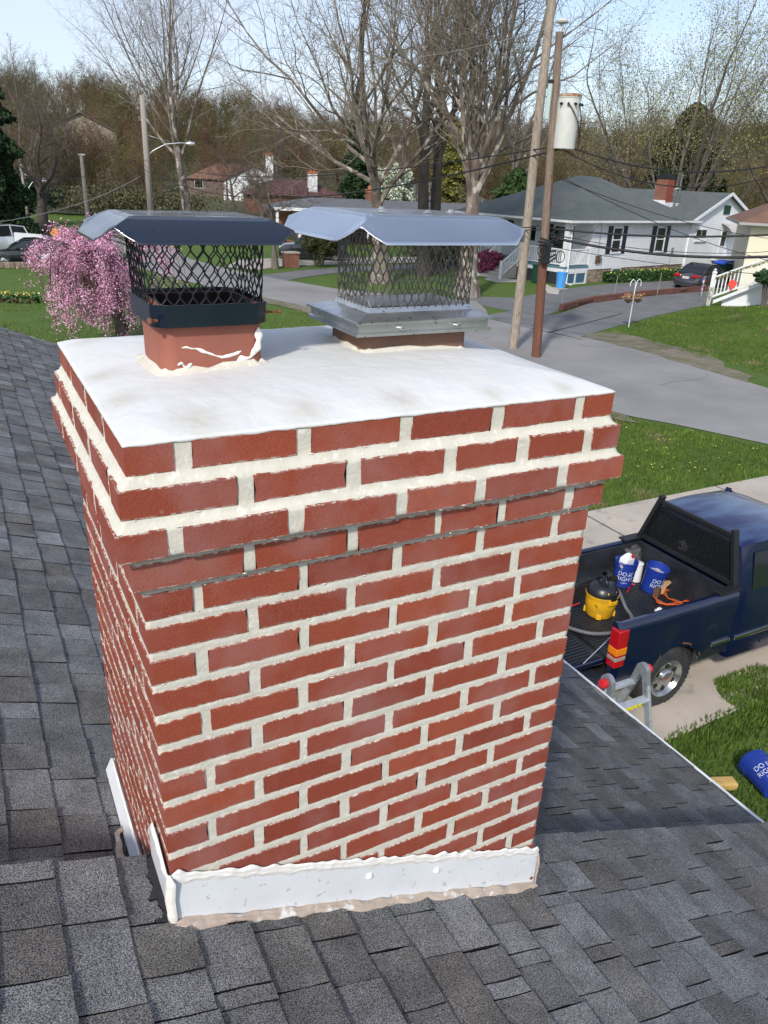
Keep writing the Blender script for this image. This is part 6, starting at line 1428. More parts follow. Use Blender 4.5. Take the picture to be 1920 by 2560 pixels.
# street lamp poles
def lamp_pole(px_top, py_top, px_b, py_b, D_, arm_px, arm_py, label, r_=.17, h_=None):
    top = PT(px_top, py_top, D_); o = empty('street_lamp', (top.x, top.y, 0), label, 'street lamp'); mb = MB(); mb.tube([(0, 0, 0), (0, 0, top.z)], [r_, r_*.75], 10); mb.build('pole', M_farpole, o, smooth=True)
    tip = PT(arm_px, arm_py, D_)-Vector((top.x, top.y, 0)); z0 = tip.z; mb = MB()
    mb.tube([(0, 0, z0-1.3), (tip.x*.15, tip.y*.15, z0-.75), (tip.x*.45, tip.y*.45, z0-.15), (tip.x*.8, tip.y*.8, z0+.02), (tip.x, tip.y, z0)], .05, 6); mb.tube([(0, 0, z0+.55), (tip.x*.55, tip.y*.55, z0+.05)], .02, 5); mb.build('arm', M_alu, o, smooth=True)
    d = Vector((tip.x, tip.y, 0)).normalized(); mb = MB(); mb.lathe([(.02, -.5), (.13, -.3), (.18, 0), (.14, .3), (.0005, .42)], 10, (tip.x+d.x*.1, tip.y+d.y*.1, z0), Matrix.Rotation(math.atan2(d.y, d.x), 3, 'Z') @ Matrix.Rotation(R(90), 3, 'Y')); mb.box((tip.x, tip.y, z0+.2), (.12, .12, .1)); mb.build('lamp_head', M_alu, o, smooth=True, ang=40)
    return o
lamp_pole(355, 238, 378, 525, 79, 474, 359, 'tall grey wooden lamp pole with a long curved arm behind the black cap', .30)
o = pole(*PT(203, 388, 78)[:2], PT(203, 388, 78).z, .20, .16, M_farpole, name='utility_pole', label='thin far wooden pole above the pink cherry tree'); mb = MB(); mb.b2((-.3, -.1, PT(203, 388, 78).z), (.3, .1, PT(203, 388, 78).z+.12)); mb.build('crossarm', M_trans, o)
lamp_pole(52, 410, 55, 490, 75, 108, 452, 'curved arm street lamp beside the dark spruce at left', .14)
# ------------------------------------------------------------------ street clutter
p = G(1571, 820); hk = empty('shepherd_hook', (p.x, p.y, lawn_h(p.x, p.y)*0+.02), 'white double shepherd hook with two hanging flower baskets on the lawn edge', 'plant hook')
mb = MB(); mb.tube([(0, 0, 0), (0, 0, 1.75)], .020, 6); 
for s in (-1, 1): mb.tube([(0, 0, 1.55 if s > 0 else 1.7), (s*.06, 0, 1.9), (s*.17, 0, 1.98), (s*.28, 0, 1.88), (s*.31, 0, 1.75), (s*.27, 0, 1.70)], .018, 6)
mb.build('hook', M_white, hk)
M_lf = vmat('leaf_specks', .8, 0, 10, sc=3, amt=.15)
def specks(par, name, n, cfun, size, cols, seed=1, kind='stuff', upw=.2):
    r_ = np.random.default_rng(seed); C0 = np.array([cfun(r_) for _ in range(n)]); s = size*(.6+.8*r_.random((n, 1))); d1 = r_.normal(size=(n, 3)); d1 /= np.linalg.norm(d1, axis=1, keepdims=True); d2 = r_.normal(size=(n, 3)); d2 -= d1*(d1*d2).sum(1, keepdims=True); d2 /= np.linalg.norm(d2, axis=1, keepdims=True)
    V = np.empty((n, 4, 3)); V[:, 0] = C0-d1*s; V[:, 1] = C0+d2*s*.6; V[:, 2] = C0+d1*s; V[:, 3] = C0-d2*s*.6
    me = np_mesh(name, V.reshape(-1, 3), np.arange(n*4).reshape(-1, 4), 4); ci = r_.integers(0, len(cols), n); cc = np.array(cols)[ci]*(.8+.4*r_.random((n, 1))); setcol(me, np.repeat(cc, 4, axis=0)); o = link(name, me, M_lf, par)
    if kind: o['kind'] = kind
    return o
for s in (-1, 1):
    mb = MB(); mb.lathe([(.03, -.13), (.14, -.06), (.17, .0)], 10, (s*.27, 0, 1.15)); mb.tube([(s*.27, 0, 1.15), (s*.27, 0, 1.70)], .006, 4); mb.build('basket', mat('basket_brown', (.12, .07, .03), .9) if s < 0 else bpy.data.materials['basket_brown'], hk)
    specks(hk, 'basket_flowers', 320, lambda r_: (s*.27+r_.normal()*.10, r_.normal()*.10, 1.22+abs(r_.normal())*.08), .035, [(.16, .22, .05), (.10, .15, .04), (.55, .12, .06), (.60, .45, .15), (.25, .22, .30)], 4+s)
p = G(1400, 722); bb = empty('blue_bucket', (p.x, p.y, 0), 'light blue plastic bucket standing on a block beside the porch lattice', 'bucket')
mb = MB(); mb.lathe([(.24, .0), (.30, .78), (.33, .80), (.33, .86), (.29, .86), (.23, .05)], 18, (0, 0, .05), cap0=True); mb.build('tub', mat('sky_blue_plastic', (.06, .30, .68), .45), bb, smooth=True, ang=35); mb = MB(); mb.b2((-.3, -.3, 0), (.3, .3, .05)); mb.build('slab', M_concrete, bb)
p = G(1345, 708); gb = empty('wheeled_bin', (p.x, p.y, 0), 'dark green wheeled bin between the two poles beside the porch', 'bin'); mb = MB(); mb.box((0, 0, .5), (.6, .65, 1.0)); mb.build('body', mat('dark_green_plastic', (.006, .05, .03), .5), gb, bevel=.04); mb = MB(); mb.box((0, 0, 1.03), (.66, .72, .08)); mb.build('lid', bpy.data.materials['dark_green_plastic'], gb, bevel=.03)
p = G(1806, 712); rb_ = empty('recycling_bin', (p.x+.6, p.y+.5, 0), 'bin with bright blue lid behind the parked grey sedan', 'bin'); mb = MB(); mb.box((0, 0, .62), (1.0, .75, 1.2)); mb.build('body', bpy.data.materials['dark_green_plastic'], rb_, bevel=.05); mb = MB(); mb.grid(lambda u, v: (-.75+1.5*u, -.45+.9*v, 1.28+.18*math.sin(u*3.14)), 8, 2); o = mb.build('lid', mat('bright_blue_lid', (.01, .07, .55), .35), rb_); md = o.modifiers.new('s', 'SOLIDIFY'); md.thickness = .07
# landscape timbers between the two driveways
M_timber = mat('red_brown_timber', (.17, .065, .045), .9, (.10, .045, .035), 6, bump=.5, bsc=12, bdist=.02)
tb = [G(*q) for q in ((1400, 778), (1440, 766), (1480, 757), (1500, 755), (1560, 746), (1640, 738), (1700, 733), (1775, 727))]
te = empty('timber_edging', (tb[0].x, tb[0].y, 0), 'rough red brown timber edging between the two driveways', 'edging'); rq = random.Random(4)
for a, b in zip(tb[:-1], tb[1:]):
    n = max(1, int((b-a).length/1.1))
    for i in range(n):
        c, d = a.lerp(b, i/n)-tb[0], a.lerp(b, (i+1)/n-.03)-tb[0]; mb = MB()
        for q in range(2): mb.bar((c.x, c.y+rq.uniform(-.06, .06), .10+q*.14), (d.x, d.y+rq.uniform(-.06, .06), .10+q*.14+rq.uniform(-.02, .02)), .20, .15)
        mb.build('timber', M_timber, te, bevel=.02)
stk = []
for i, (px, py, lab) in enumerate(((1403, 768, 'driveway marker stake nearest the poles, at the end of the timber edging'), (1533, 750, 'driveway marker stake in the middle of the timber edging'), (1642, 740, 'driveway marker stake nearest the grey sedan'))):
    p = G(px, py); o = MB().tube([(0, 0, 0), (.06, 0, 1.25)], .017, 5).build('marker_stake', M_farpole); o.location = (p.x, p.y, 0); tag(o, lab, 'stake', 'thin stakes along the driveway')
# small things at left: hydrant-like flag, signs, walls
def sign_(px, py, D_, w_, h_, m, label, name='sign', pole_=True):
    t = PT(px, py, D_); o = empty(name, (t.x, t.y, 0), label, 'sign'); mb = MB(); mb.box((0, 0, t.z), (w_, .04, h_), rz=-YAW); mb.build('board', m, o); mb = MB(); mb.tube([(0, .04, 0), (0, .04, t.z)], .03, 5); mb.build('post', M_farpole, o)
    return o
sign_(168, 606, 52, .95, .34, mat('sky_sign', (.10, .42, .75), .5), 'small pale blue sign at the street corner above the cherry tree')
sign_(86, 596, 56, .5, .45, M_white, 'small white triangular lawn sign left of the cherry tree')
t = PT(139, 583, 60); o = empty('warning_sign', (t.x, t.y, 0), 'orange diamond road sign on the far corner', 'sign'); mb = MB(); mb.box((0, 0, t.z), (.55, .03, .55), M=Matrix.Rotation(-YAW, 3, 'Z') @ Matrix.Rotation(R(45), 3, 'Y')); mb.build('board', mat('sign_orange', (.70, .25, .03), .5), o); mb = MB(); mb.tube([(0, .04, 0), (0, .04, t.z)], .03, 5); mb.build('post', M_farpole, o)
a, b = G(-60, 672), G(160, 668); o = empty('low_wall', (a.x, a.y, 0), 'low grey stone wall in front of the black sedan', 'wall')
n = 16
for i in range(n):
    c, d = (a.lerp(b, i/n)-a), (a.lerp(b, (i+.94)/n)-a); mb = MB(); mb.bar((c.x, c.y, .16), (d.x, d.y, .16), .3, .30); mb.build('stone', M_stone, o, bevel=.03)
a, b = G(38, 640), G(68, 650); o = MB().prism([(0, 0, 0), (1.9, -.3, 0), (1.9, -.3, .9), (1.5, -.25, 1.25), (0, 0, 1.35)], (.1, .4, 0)).build('white_shed_panel', M_clap); o.location = (a.x+.1, a.y, 0); tag(o, 'slatted white cover beside the white SUV', 'cover')
a, b = G(0, 756), G(92, 758); o = MB().bar((a.x, a.y, .08), (b.x, b.y, .08), .18, .16).build('garden_timber', M_timber, bevel=.02); tag(o, 'brown timber edging with daffodils at the left lawn', 'edging')
def flowers(name, label, px0, py0, px1, py1, n, cols, h=.35, sz=.05, spread=.3, leafn=900, seed=3):
    a, b = G(px0, py0), G(px1, py1); o = empty(name, (a.x, a.y, 0), label, 'flowers'); L2 = b-a
    specks(o, 'blossoms', n, lambda r_: tuple(np.array(L2)*r_.random() + np.array([r_.normal()*spread, r_.normal()*spread, h+r_.random()*.15])), sz, cols, seed)
    specks(o, 'leaves', leafn, lambda r_: tuple(np.array(L2)*r_.random() + np.array([r_.normal()*spread, r_.normal()*spread, r_.random()*h])), .09, [(.05, .11, .03), (.04, .085, .03), (.07, .13, .04)], seed+1); return o
flowers('daffodils', 'yellow daffodils beside the parked cars at far left', -10, 655, 44, 655, 170, [(.85, .50, .01), (.85, .58, .03)], .5, .09, .25, 1500)
flowers('daffodils', 'pale and yellow daffodils along the brown timber at left', 0, 755, 90, 757, 90, [(.75, .65, .30), (.80, .55, .03)], .3, .04, .12, 1200, 5)
# planting bed in front of the white house foundation
a, b = G(1492, 702), G(1705, 695); fb = empty('flower_bed', (a.x, a.y, 0), 'leafy green bed with yellow daffodils along the stone foundation', 'plants'); L3 = b-a
specks(fb, 'leaves', 15000, lambda r_: tuple(np.array(L3)*r_.random() + np.array([r_.normal()*.15, r_.random()*-1.3+.2, 0])+np.array([0, 0, r_.random()**.7*(.60)])), .09, [(.035, .085, .025), (.05, .11, .03), (.028, .065, .022)], 6)
specks(fb, 'blossoms', 90, lambda r_: tuple(np.array(L3)*r_.random()*.85 + np.array([r_.normal()*.15, r_.random()*-1.3, .50+r_.random()*.22])), .055, [(.80, .62, .05), (.80, .70, .15)], 7)
# ------------------------------------------------------------------ TREES
M_syc = mat('sycamore_bark', (.225, .19, .155), .9, (.12, .088, .068), 1.6, det=7, lo=.42, hi=.56, bump=.5, bsc=12, bdist=.02, stretch=(1, 1, .6), col3=(.40, .37, .32), sc3=2.8, thr3=.58, w3=.03)
M_bark = mat('dark_bark', (.085, .068, .056), .95, (.055, .045, .038), 4, bump=.7, bsc=14, bdist=.03, stretch=(3, 3, .5))
M_bark2 = mat('grey_bark', (.17, .145, .12), .95, (.11, .092, .075), 3, bump=.6, bsc=14, bdist=.03, stretch=(3, 3, .5))
M_twig = mat('grey_twigs', (.20, .17, .14), .95, (.14, .115, .09), 1.5)
M_twigd = mat('brown_twigs', (.115, .088, .068), .95, (.085, .065, .05), 1.5)
class Grow:
    def __init__(s, seed): s.r = random.Random(seed); s.out = {}
    def add(s, key, pts, rad, n):
        s.out.setdefault(key, MB()).tube(pts, rad, n, cap=False)
    def branch(s, p, d, L_, r_, lev, P):
        rnd = s.r; ns = P['seg'][min(lev, len(P['seg'])-1)]; wan = P['wander'][min(lev, len(P['wander'])-1)]; up_ = P['up'][min(lev, len(P['up'])-1)]
        pts = [p.copy()]; dirs = [d.copy()]; q = p.copy(); dd = d.copy(); rads = [r_]; end = P.get('end', .28)
        for i in range(ns):
            dd = (dd + Vector((rnd.gauss(0, wan), rnd.gauss(0, wan), rnd.gauss(0, wan)+up_))).normalized(); q = q + dd*(L_/ns); pts.append(q.copy()); dirs.append(dd.copy()); rads.append(r_*(1-(1-end)*(i+1)/ns))
        key = 'trunk' if lev == 0 else ('branches' if lev <= P.get('blev', 2) else 'twigs'); s.add(key, pts, rads, P['sides'][min(lev, len(P['sides'])-1)])
        if lev >= P['levels']: s.tips = getattr(s, 'tips', []); s.tips.append(pts[-1]); return
        nc = P['kids'][lev]; st = P['start'][min(lev, len(P['start'])-1)]; ph = rnd.uniform(0, 6.28)
        for k in range(nc):
            t = st + (1-st)*(k+rnd.uniform(.2, .8))/nc; f = t*ns; i = min(ns-1, int(f)); fr = f-i; pos = pts[i].lerp(pts[i+1], fr); bd = dirs[i+1]
            ang = R(rnd.gauss(P['ang'][min(lev, len(P['ang'])-1)], 9)); az = ph + k*2.4 + rnd.uniform(-.4, .4); ax = bd.cross(Vector((0, 0, 1))); ax = ax.normalized() if ax.length > .05 else Vector((1, 0, 0))
            ax = Matrix.Rotation(az, 3, bd) @ ax; nd = (Matrix.Rotation(ang, 3, ax) @ bd).normalized(); rl_ = rads[i]+(rads[i+1]-rads[i])*fr
            ln = L_*P['ratio'][min(lev, len(P['ratio'])-1)]*(1-P.get('tap', .45)*(t-st)/(1-st))*rnd.uniform(.75, 1.2)
            s.branch(pos, nd, ln, max(P.get('rmin', .006), rl_*P['rr'][min(lev, len(P['rr'])-1)]*rnd.uniform(.75, 1.05)), lev+1, P)
        s.branch(pts[-1], dirs[-1], L_*P['ratio'][min(lev, len(P['ratio'])-1)]*.9, rads[-1]*.95, lev+1, P)
TREES = dict(
 vase=dict(levels=4, seg=(7, 7, 5, 4, 3), wander=(.05, .10, .14, .18, .22), up=(.02, .06, .05, .03, .02), kids=(7, 8, 6, 5), start=(.30, .18, .15, .1), ang=(38, 36, 40, 42), ratio=(.85, .50, .50, .48), rr=(.58, .60, .55, .5), sides=(10, 6, 4, 3, 3), rmin=.012, tap=.30),
 upright=dict(levels=4, seg=(8, 7, 5, 4, 3), wander=(.04, .08, .13, .18, .22), up=(.03, .10, .06, .04, .02), kids=(9, 8, 6, 4), start=(.22, .2, .15, .1), ang=(30, 30, 36, 40), ratio=(.60, .50, .50, .5), rr=(.50, .5, .5, .5), sides=(10, 6, 4, 3, 3), rmin=.009, tap=.4),
 spread=dict(levels=4, seg=(5, 7, 6, 4, 3), wander=(.05, .15, .2, .22, .25), up=(.0, .02, .02, .02, .0), kids=(6, 7, 6, 4), start=(.45, .2, .15, .1), ang=(52, 45, 42, 42), ratio=(.9, .55, .55, .5), rr=(.6, .55, .5, .5), sides=(9, 6, 4, 3, 3), rmin=.010, tap=.3),
 multi=dict(levels=4, seg=(2, 9, 6, 4, 3), wander=(.03, .06, .12, .18, .22), up=(.0, .04, .06, .03, .02), kids=(6, 10, 6, 4), start=(.2, .25, .15, .1), ang=(24, 30, 38, 40), ratio=(7.5, .38, .5, .5), rr=(.55, .5, .5, .5), sides=(9, 7, 4, 3, 3), rmin=.009, tap=.2),
)
def tree(label, base, H_, r0, kind, seed, bark, twig, lean=(0, 0), leaves=None, name='bare_tree', grp=None, over=None, z=None):
    P = dict(TREES[kind]); 
    if over: P.update(over)
    g = Grow(seed); zz = hill(base[0], base[1]) if z is None else z
    g.branch(Vector((0, 0, -.1)), Vector((lean[0], lean[1], 1)).normalized(), H_*P.get('trunkf', .42), r0, 0, P)
    o = empty(name, (base[0], base[1], zz), label, 'tree', grp)
    # root flare
    g.out['trunk'].tube([(0, 0, -.2), (0, 0, .15), (lean[0]*.5, lean[1]*.5, .9)], [r0*1.5, r0*1.25, r0*.98], 10, cap=False)
    for k, mb in g.out.items():
        ob = mb.build(k, bark if k != 'twigs' else twig, o, smooth=(k == 'trunk'), kind=('stuff' if k != 'trunk' else None))
    if leaves:
        n, size, cols, sp = leaves; tips = g.tips
        specks(o, 'leaves', n, lambda r_: tuple(np.array(tips[int(r_.integers(len(tips)))]) + r_.normal(size=3)*sp), size, cols, seed)
    return o
def gd(px, py): p = G(px, py); return (p.x, p.y)
def pd(px, D_): p = PT(px, 500, D_); return (p.x, p.y)
M_sycTwig = mat('pale_twigs', (.24, .205, .16), .95, (.16, .135, .105), .8)
tree('tall pale sycamore behind the black cap, beside the lamp pole', pd(468, 84), 27, .50, 'upright', 12, M_syc, M_sycTwig, over=dict(trunkf=.50, start=(.42, .2, .15, .1), ang=(42, 38, 38, 42), ratio=(.98, .55, .5, .5), kids=(14, 10, 7, 5)))
tree('mottled sycamore seen through the stainless mesh, left trunk', gd(953, 706), 24, .55, 'vase', 5, M_syc, M_sycTwig, over=dict(trunkf=.30, ratio=(1.55, .52, .5, .5), start=(.55, .15, .15, .1), kids=(11, 9, 6, 4), ang=(42, 34, 38, 42)))
tree('mottled sycamore right of the stainless cap with the thickest trunk', gd(1166, 741), 23, .58, 'vase', 9, M_syc, M_sycTwig, over=dict(trunkf=.32, ratio=(1.45, .52, .5, .5), start=(.55, .15, .15, .1), kids=(12, 10, 7, 5), ang=(30, 30, 38, 42)))
tree('dark straight trunked tree, left one of the close pair behind the stainless cap', gd(1058, 690), 25, .42, 'upright', 31, M_bark, M_twigd, lean=(-.10, 0), over=dict(trunkf=.55, start=(.40, .2, .15, .1)))
tree('dark straight trunked tree, right one of the close pair behind the stainless cap', (gd(1078, 686)[0]+.3, gd(1078, 686)[1]+.6), 26, .42, 'upright', 37, M_bark, M_twigd, lean=(.05, 0), over=dict(trunkf=.55, start=(.40, .2, .15, .1)))
tree('slender bare street tree between the rain caps', gd(688, 672), 9.0, .19, 'spread', 22, M_bark2, M_twigd, lean=(-.10, 0), over=dict(trunkf=.42, start=(.6, .2, .15, .1)))
tree('dark spreading tree with low forked limbs at left beyond the street', pd(98, 74), 13, .60, 'spread', 41, M_bark, M_twigd, lean=(.05, 0), over=dict(trunkf=.30, start=(.5, .2, .15, .1), ratio=(1.5, .55, .55, .5)))
tree('bare tree at the far left edge rising above the spruce', pd(60, 98), 20, .40, 'vase', 45, M_bark2, M_twigd)
tree('bare tree left of the tall sycamore', pd(190, 112), 20, .35, 'vase', 46, M_bark2, M_twigd)
tree('multi stemmed tree with fresh olive leaves behind the grey hip roof', pd(1690, 74), 25, .62, 'multi', 51, M_bark2, M_twigd, leaves=(22000, .060, [(.25, .25, .09), (.29, .27, .11), (.20, .20, .08)], .5), over=dict(trunkf=.06, ang=(26, 30, 38, 40), ratio=(10.5, .38, .5, .5), kids=(8, 10, 6, 4)))
tree('leafing tree behind the hip roof, left of the multi stemmed one', pd(1560, 84), 22, .36, 'vase', 52, M_bark2, M_twigd, leaves=(9000, .058, [(.17, .15, .06), (.13, .12, .05)], .5))
tree('tall bare tree between the poles and the stainless cap', pd(1270, 80), 24, .42, 'vase', 56, M_bark2, M_twigd)
tree('leafing tree at the right edge behind the cream house', pd(1950, 84), 24, .45, 'vase', 58, M_bark2, M_twigd, leaves=(9000, .058, [(.18, .17, .05), (.13, .13, .04)], .5))
tree('bare spreading tree in front of the brown roofed house', pd(585, 100), 12, .28, 'spread', 71, M_bark2, M_twigd)
tree('bare twiggy tree in front of the maroon roof', pd(655, 90), 10, .22, 'vase', 73, M_bark2, M_twigd)
tree('bare tree beyond the maroon roof', pd(700, 118), 17, .30, 'vase', 61, M_bark2, M_twigd)
tree('bare tree behind the two dark trunks', pd(1010, 110), 21, .34, 'upright', 63, M_bark2, M_twigd)
# ---- evergreens and shrubs
def conifer(label, base, H_, rad, cols, seed, n=9000, droop=.35, name='conifer', size=.16, z=None, p_=.8, cat='tree'):
    o = empty(name, (base[0], base[1], hill(*base) if z is None else z), label, cat); mb = MB(); mb.tube([(0, 0, -.2), (0, 0, H_*.95)], [H_*.018+.06, .03], 8); mb.build('trunk', M_bark, o, smooth=True)
    def f(r_):
        t = r_.random()**1.0; h = .06+.94*t; R_ = rad*(1-h)**p_*(.82+.16*math.sin(h*46+math.sin(h*9)*2)); a = r_.random()*6.283; lump = .72+.45*mn.noise(Vector((math.cos(a)*1.8, math.sin(a)*1.8, h*9+seed))); rr_ = R_*(.35+.65*r_.random()**.5)*lump
        return (math.cos(a)*rr_, math.sin(a)*rr_, H_*h-rr_*droop)
    specks(o, 'crown', n, f, size, cols, seed); return o
DG = [(.022, .048, .016), (.030, .062, .020), (.016, .034, .014)]
conifer('dark spruce filling the left edge', pd(-30, 66), 14.5, 5.0, DG, 3, 26000, name='spruce_tree', size=.20, p_=.55)
conifer('dark cedar between the olive stems behind the white house', pd(1700, 82), 12.6, 7.4, [(.028, .058, .018), (.038, .075, .022), (.020, .042, .016)], 5, 36000, name='cedar_tree', size=.22, p_=.45)
conifer('small dark evergreen right of the cedar', pd(1800, 86), 6.5, 3.2, DG, 7, 6000, name='yew_tree', size=.2)
conifer('spreading pine left of the grey hip roof', pd(1290, 74), 6.6, 6.2, [(.045, .085, .022), (.06, .105, .03), (.03, .055, .018)], 9, 14000, name='pine_tree', size=.2, p_=.5)
conifer('yellow green willow behind the right sycamore', pd(1120, 96), 12, 4.6, [(.15, .15, .035), (.19, .18, .05), (.11, .115, .03)], 11, 15000, name='willow_tree', size=.22, p_=.45, droop=.6)
conifer('tall dark pine behind the left sycamore', pd(890, 108), 16, 4.0, DG, 12, 12000, name='pine_tree', size=.24)
def bush(label, base, sx, sy, sz, cols, seed, n=3000, size=.07, name='shrub', z=0.0, lift=0.0, cat='shrub', shell=.5):
    o = empty(name, (base[0], base[1], z), label, cat); mb = MB(); rq = random.Random(seed)
    for k in range(9): a = k*.7; mb.tube([(math.cos(a)*.06, math.sin(a)*.06, 0), (math.cos(a)*sx*.3, math.sin(a)*sy*.3, lift+sz*.6), (math.cos(a)*sx*.6, math.sin(a)*sy*.6, lift+sz*1.2)], [.035, .025, .008], 5)
    mb.build('stems', M_bark2, o)
    def f(r_):
        v = r_.normal(size=3); v /= np.linalg.norm(v); k = (shell+(1-shell)*r_.random()**.5)*(.78+.5*mn.noise(Vector((v[0]*2.2+seed, v[1]*2.2, v[2]*2.2)))); return (v[0]*sx*k, v[1]*sy*k, max(.02, lift+sz+v[2]*sz*k))
    specks(o, 'foliage', n, f, size, cols, seed); return o
bush('brown green rounded shrub beside the charcoal SUV', gd(803, 668), 1.45, 1.3, 1.35, [(.060, .068, .025), (.075, .078, .03), (.045, .050, .02)], 3, 9000, .06, lift=.25)
bush('magenta azalea beside the white porch steps', gd(1218, 688), 1.35, 1.1, .82, [(.32, .06, .14), (.42, .09, .20), (.20, .04, .09), (.10, .05, .04)], 4, 7000, .06, name='azalea')
bush('dark clipped topiary shrub before the white stair wall', gd(1903, 785), .85, .8, .42, [(.030, .075, .022), (.04, .09, .03)], 5, 6000, .05, lift=.95, name='topiary_shrub', z=.35)
bush('white blossoming tree beyond the stainless cap', pd(985, 88), 2.7, 2.4, 3.0, [(.55, .58, .50), (.40, .45, .30), (.10, .15, .05), (.62, .64, .58)], 6, 11000, .12, name='blossoming_tree', lift=1.2, cat='tree')
bush('low green hedge behind the brick house', pd(1180, 72), 4.0, 1.5, 1.0, [(.045, .10, .025), (.06, .12, .03)], 7, 6000, .12, name='hedge')
bush('green ivy covered thicket beside the thin left pole', pd(250, 98), 9, 4, 1.8, [(.09, .10, .045), (.11, .105, .05), (.10, .08, .05)], 8, 3500, .14, name='thicket')
bush('green thicket under the dark spruce', pd(-10, 82), 6, 4, 2.6, DG, 9, 7000, .2, name='thicket')
bush('leafy thicket between the lamp pole and tall sycamore', pd(400, 98), 7, 4, 1.7, [(.09, .105, .045), (.11, .10, .05), (.11, .085, .055)], 10, 3000, .14, name='thicket')
bush('bare brown shrub by the driveway of the brick house', gd(1120, 668), 3.6, 1.2, 1.1, [(.10, .085, .05), (.07, .075, .035)], 11, 6000, .08, name='shrub')
for i, (px, D_, lab) in enumerate(((760, 88, 'dark evergreen shrub beside the maroon roof'), (1345, 90, 'green shrub under the pine near the rusty pole'))):
    bush(lab, pd(px, D_), 4.5, 2.5, 1.6, DG, 20+i, 6000, .18, name='shrub')
p = gd(727, 668); o = empty('brick_pier', (p[0], p[1], 0), 'short brick pier in front of the charcoal SUV', 'pier'); mb = MB(); mb.b2((-.45, -.3, 0), (.45, .3, .85)); mb.build('pier', M_farbrick, o); mb = MB(); mb.b2((-.5, -.35, .85), (.5, .35, .93)); mb.build('cap_stone', M_concrete, o)
# ---- weeping cherry
cb = G(312, 872); CH_ = empty('cherry_tree', (cb.x, cb.y, 0), 'weeping cherry tree in full pink blossom above the left roof', 'tree')
rc = random.Random(17); bl = MB(); cen = PT(215, 660, 26.2)-Vector((cb.x, cb.y, 0)); anchors = []
mbt = MB(); mbt.tube([(0, 0, -.1), (-.05, 0, .8), (-.15, .05, 1.5), (-.35, .1, 2.1)], [.24, .19, .17, .14], 10)
rtv = Vector((rt.x, rt.y, 0))
def cp(px, py, D_): return PT(px, py, D_)-Vector((cb.x, cb.y, 0))
hubs = []
for k in range(12):
    tgt = cp(rc.choice((rc.uniform(140, 270), rc.uniform(140, 425))), rc.uniform(585, 690), rc.uniform(24.0, 28.2)); st = Vector((-.35, .1, 2.1)); mid = st.lerp(tgt, .5)+Vector((0, 0, .25)); pts = spline([st, mid, tgt], 4); mbt.tube(pts, [.10-.085*i/(len(pts)-1) for i in range(len(pts))], 6); hubs += pts[3:]
for tg in ((190, 552), (150, 600), (205, 580)):
    tgt = cp(tg[0], tg[1], 26); st = hubs[3]; mbt.tube(spline([st, st.lerp(tgt, .5)+Vector((0, 0, .2)), tgt], 4), .02, 5); hubs += [tgt, st.lerp(tgt, .7)]; anchors += [(st.lerp(tgt, f), .12) for f in (.5, .6, .7, .8, .9, 1)]*5
mbt.build('trunk', M_bark, CH_, smooth=True)
for k in range(270):
    h = rc.choice(hubs); a = rc.uniform(0, 6.283); out_ = rc.uniform(.3, 1.15); dirv = Vector((math.cos(a), math.sin(a), 0)); drop = rc.uniform(.4, 2.2)
    side = rtv.dot(h); e = h+dirv*out_; pts = spline([h, h+dirv*out_*.5+Vector((0, 0, .22)), e+Vector((0, 0, -.12)), e+dirv*.18+Vector((0, 0, -drop*.6)), e+dirv*.12+Vector((0, 0, -drop))], 3)
    pts = [p for p in pts if p.z > .25]
    if len(pts) > 2:
        bl.tube(pts, .008, 3, cap=False); anchors += [(p, .085) for p in pts[1:]]
bl.build('branches', M_bark, CH_, kind='stuff')
anchors = [q for q in anchors if mn.noise(Vector((q[0].x*1.5, q[0].y*1.5, q[0].z*1.5+3))) > -.12]
specks(CH_, 'blossoms', 66000, lambda r_: (lambda a: tuple(np.array(a[0]) + r_.normal(size=3)*a[1]))(anchors[int(r_.integers(len(anchors)))]), .026, [(.60, .25, .40), (.72, .40, .54), (.48, .18, .32), (.80, .54, .64), (.64, .31, .45)], 9)
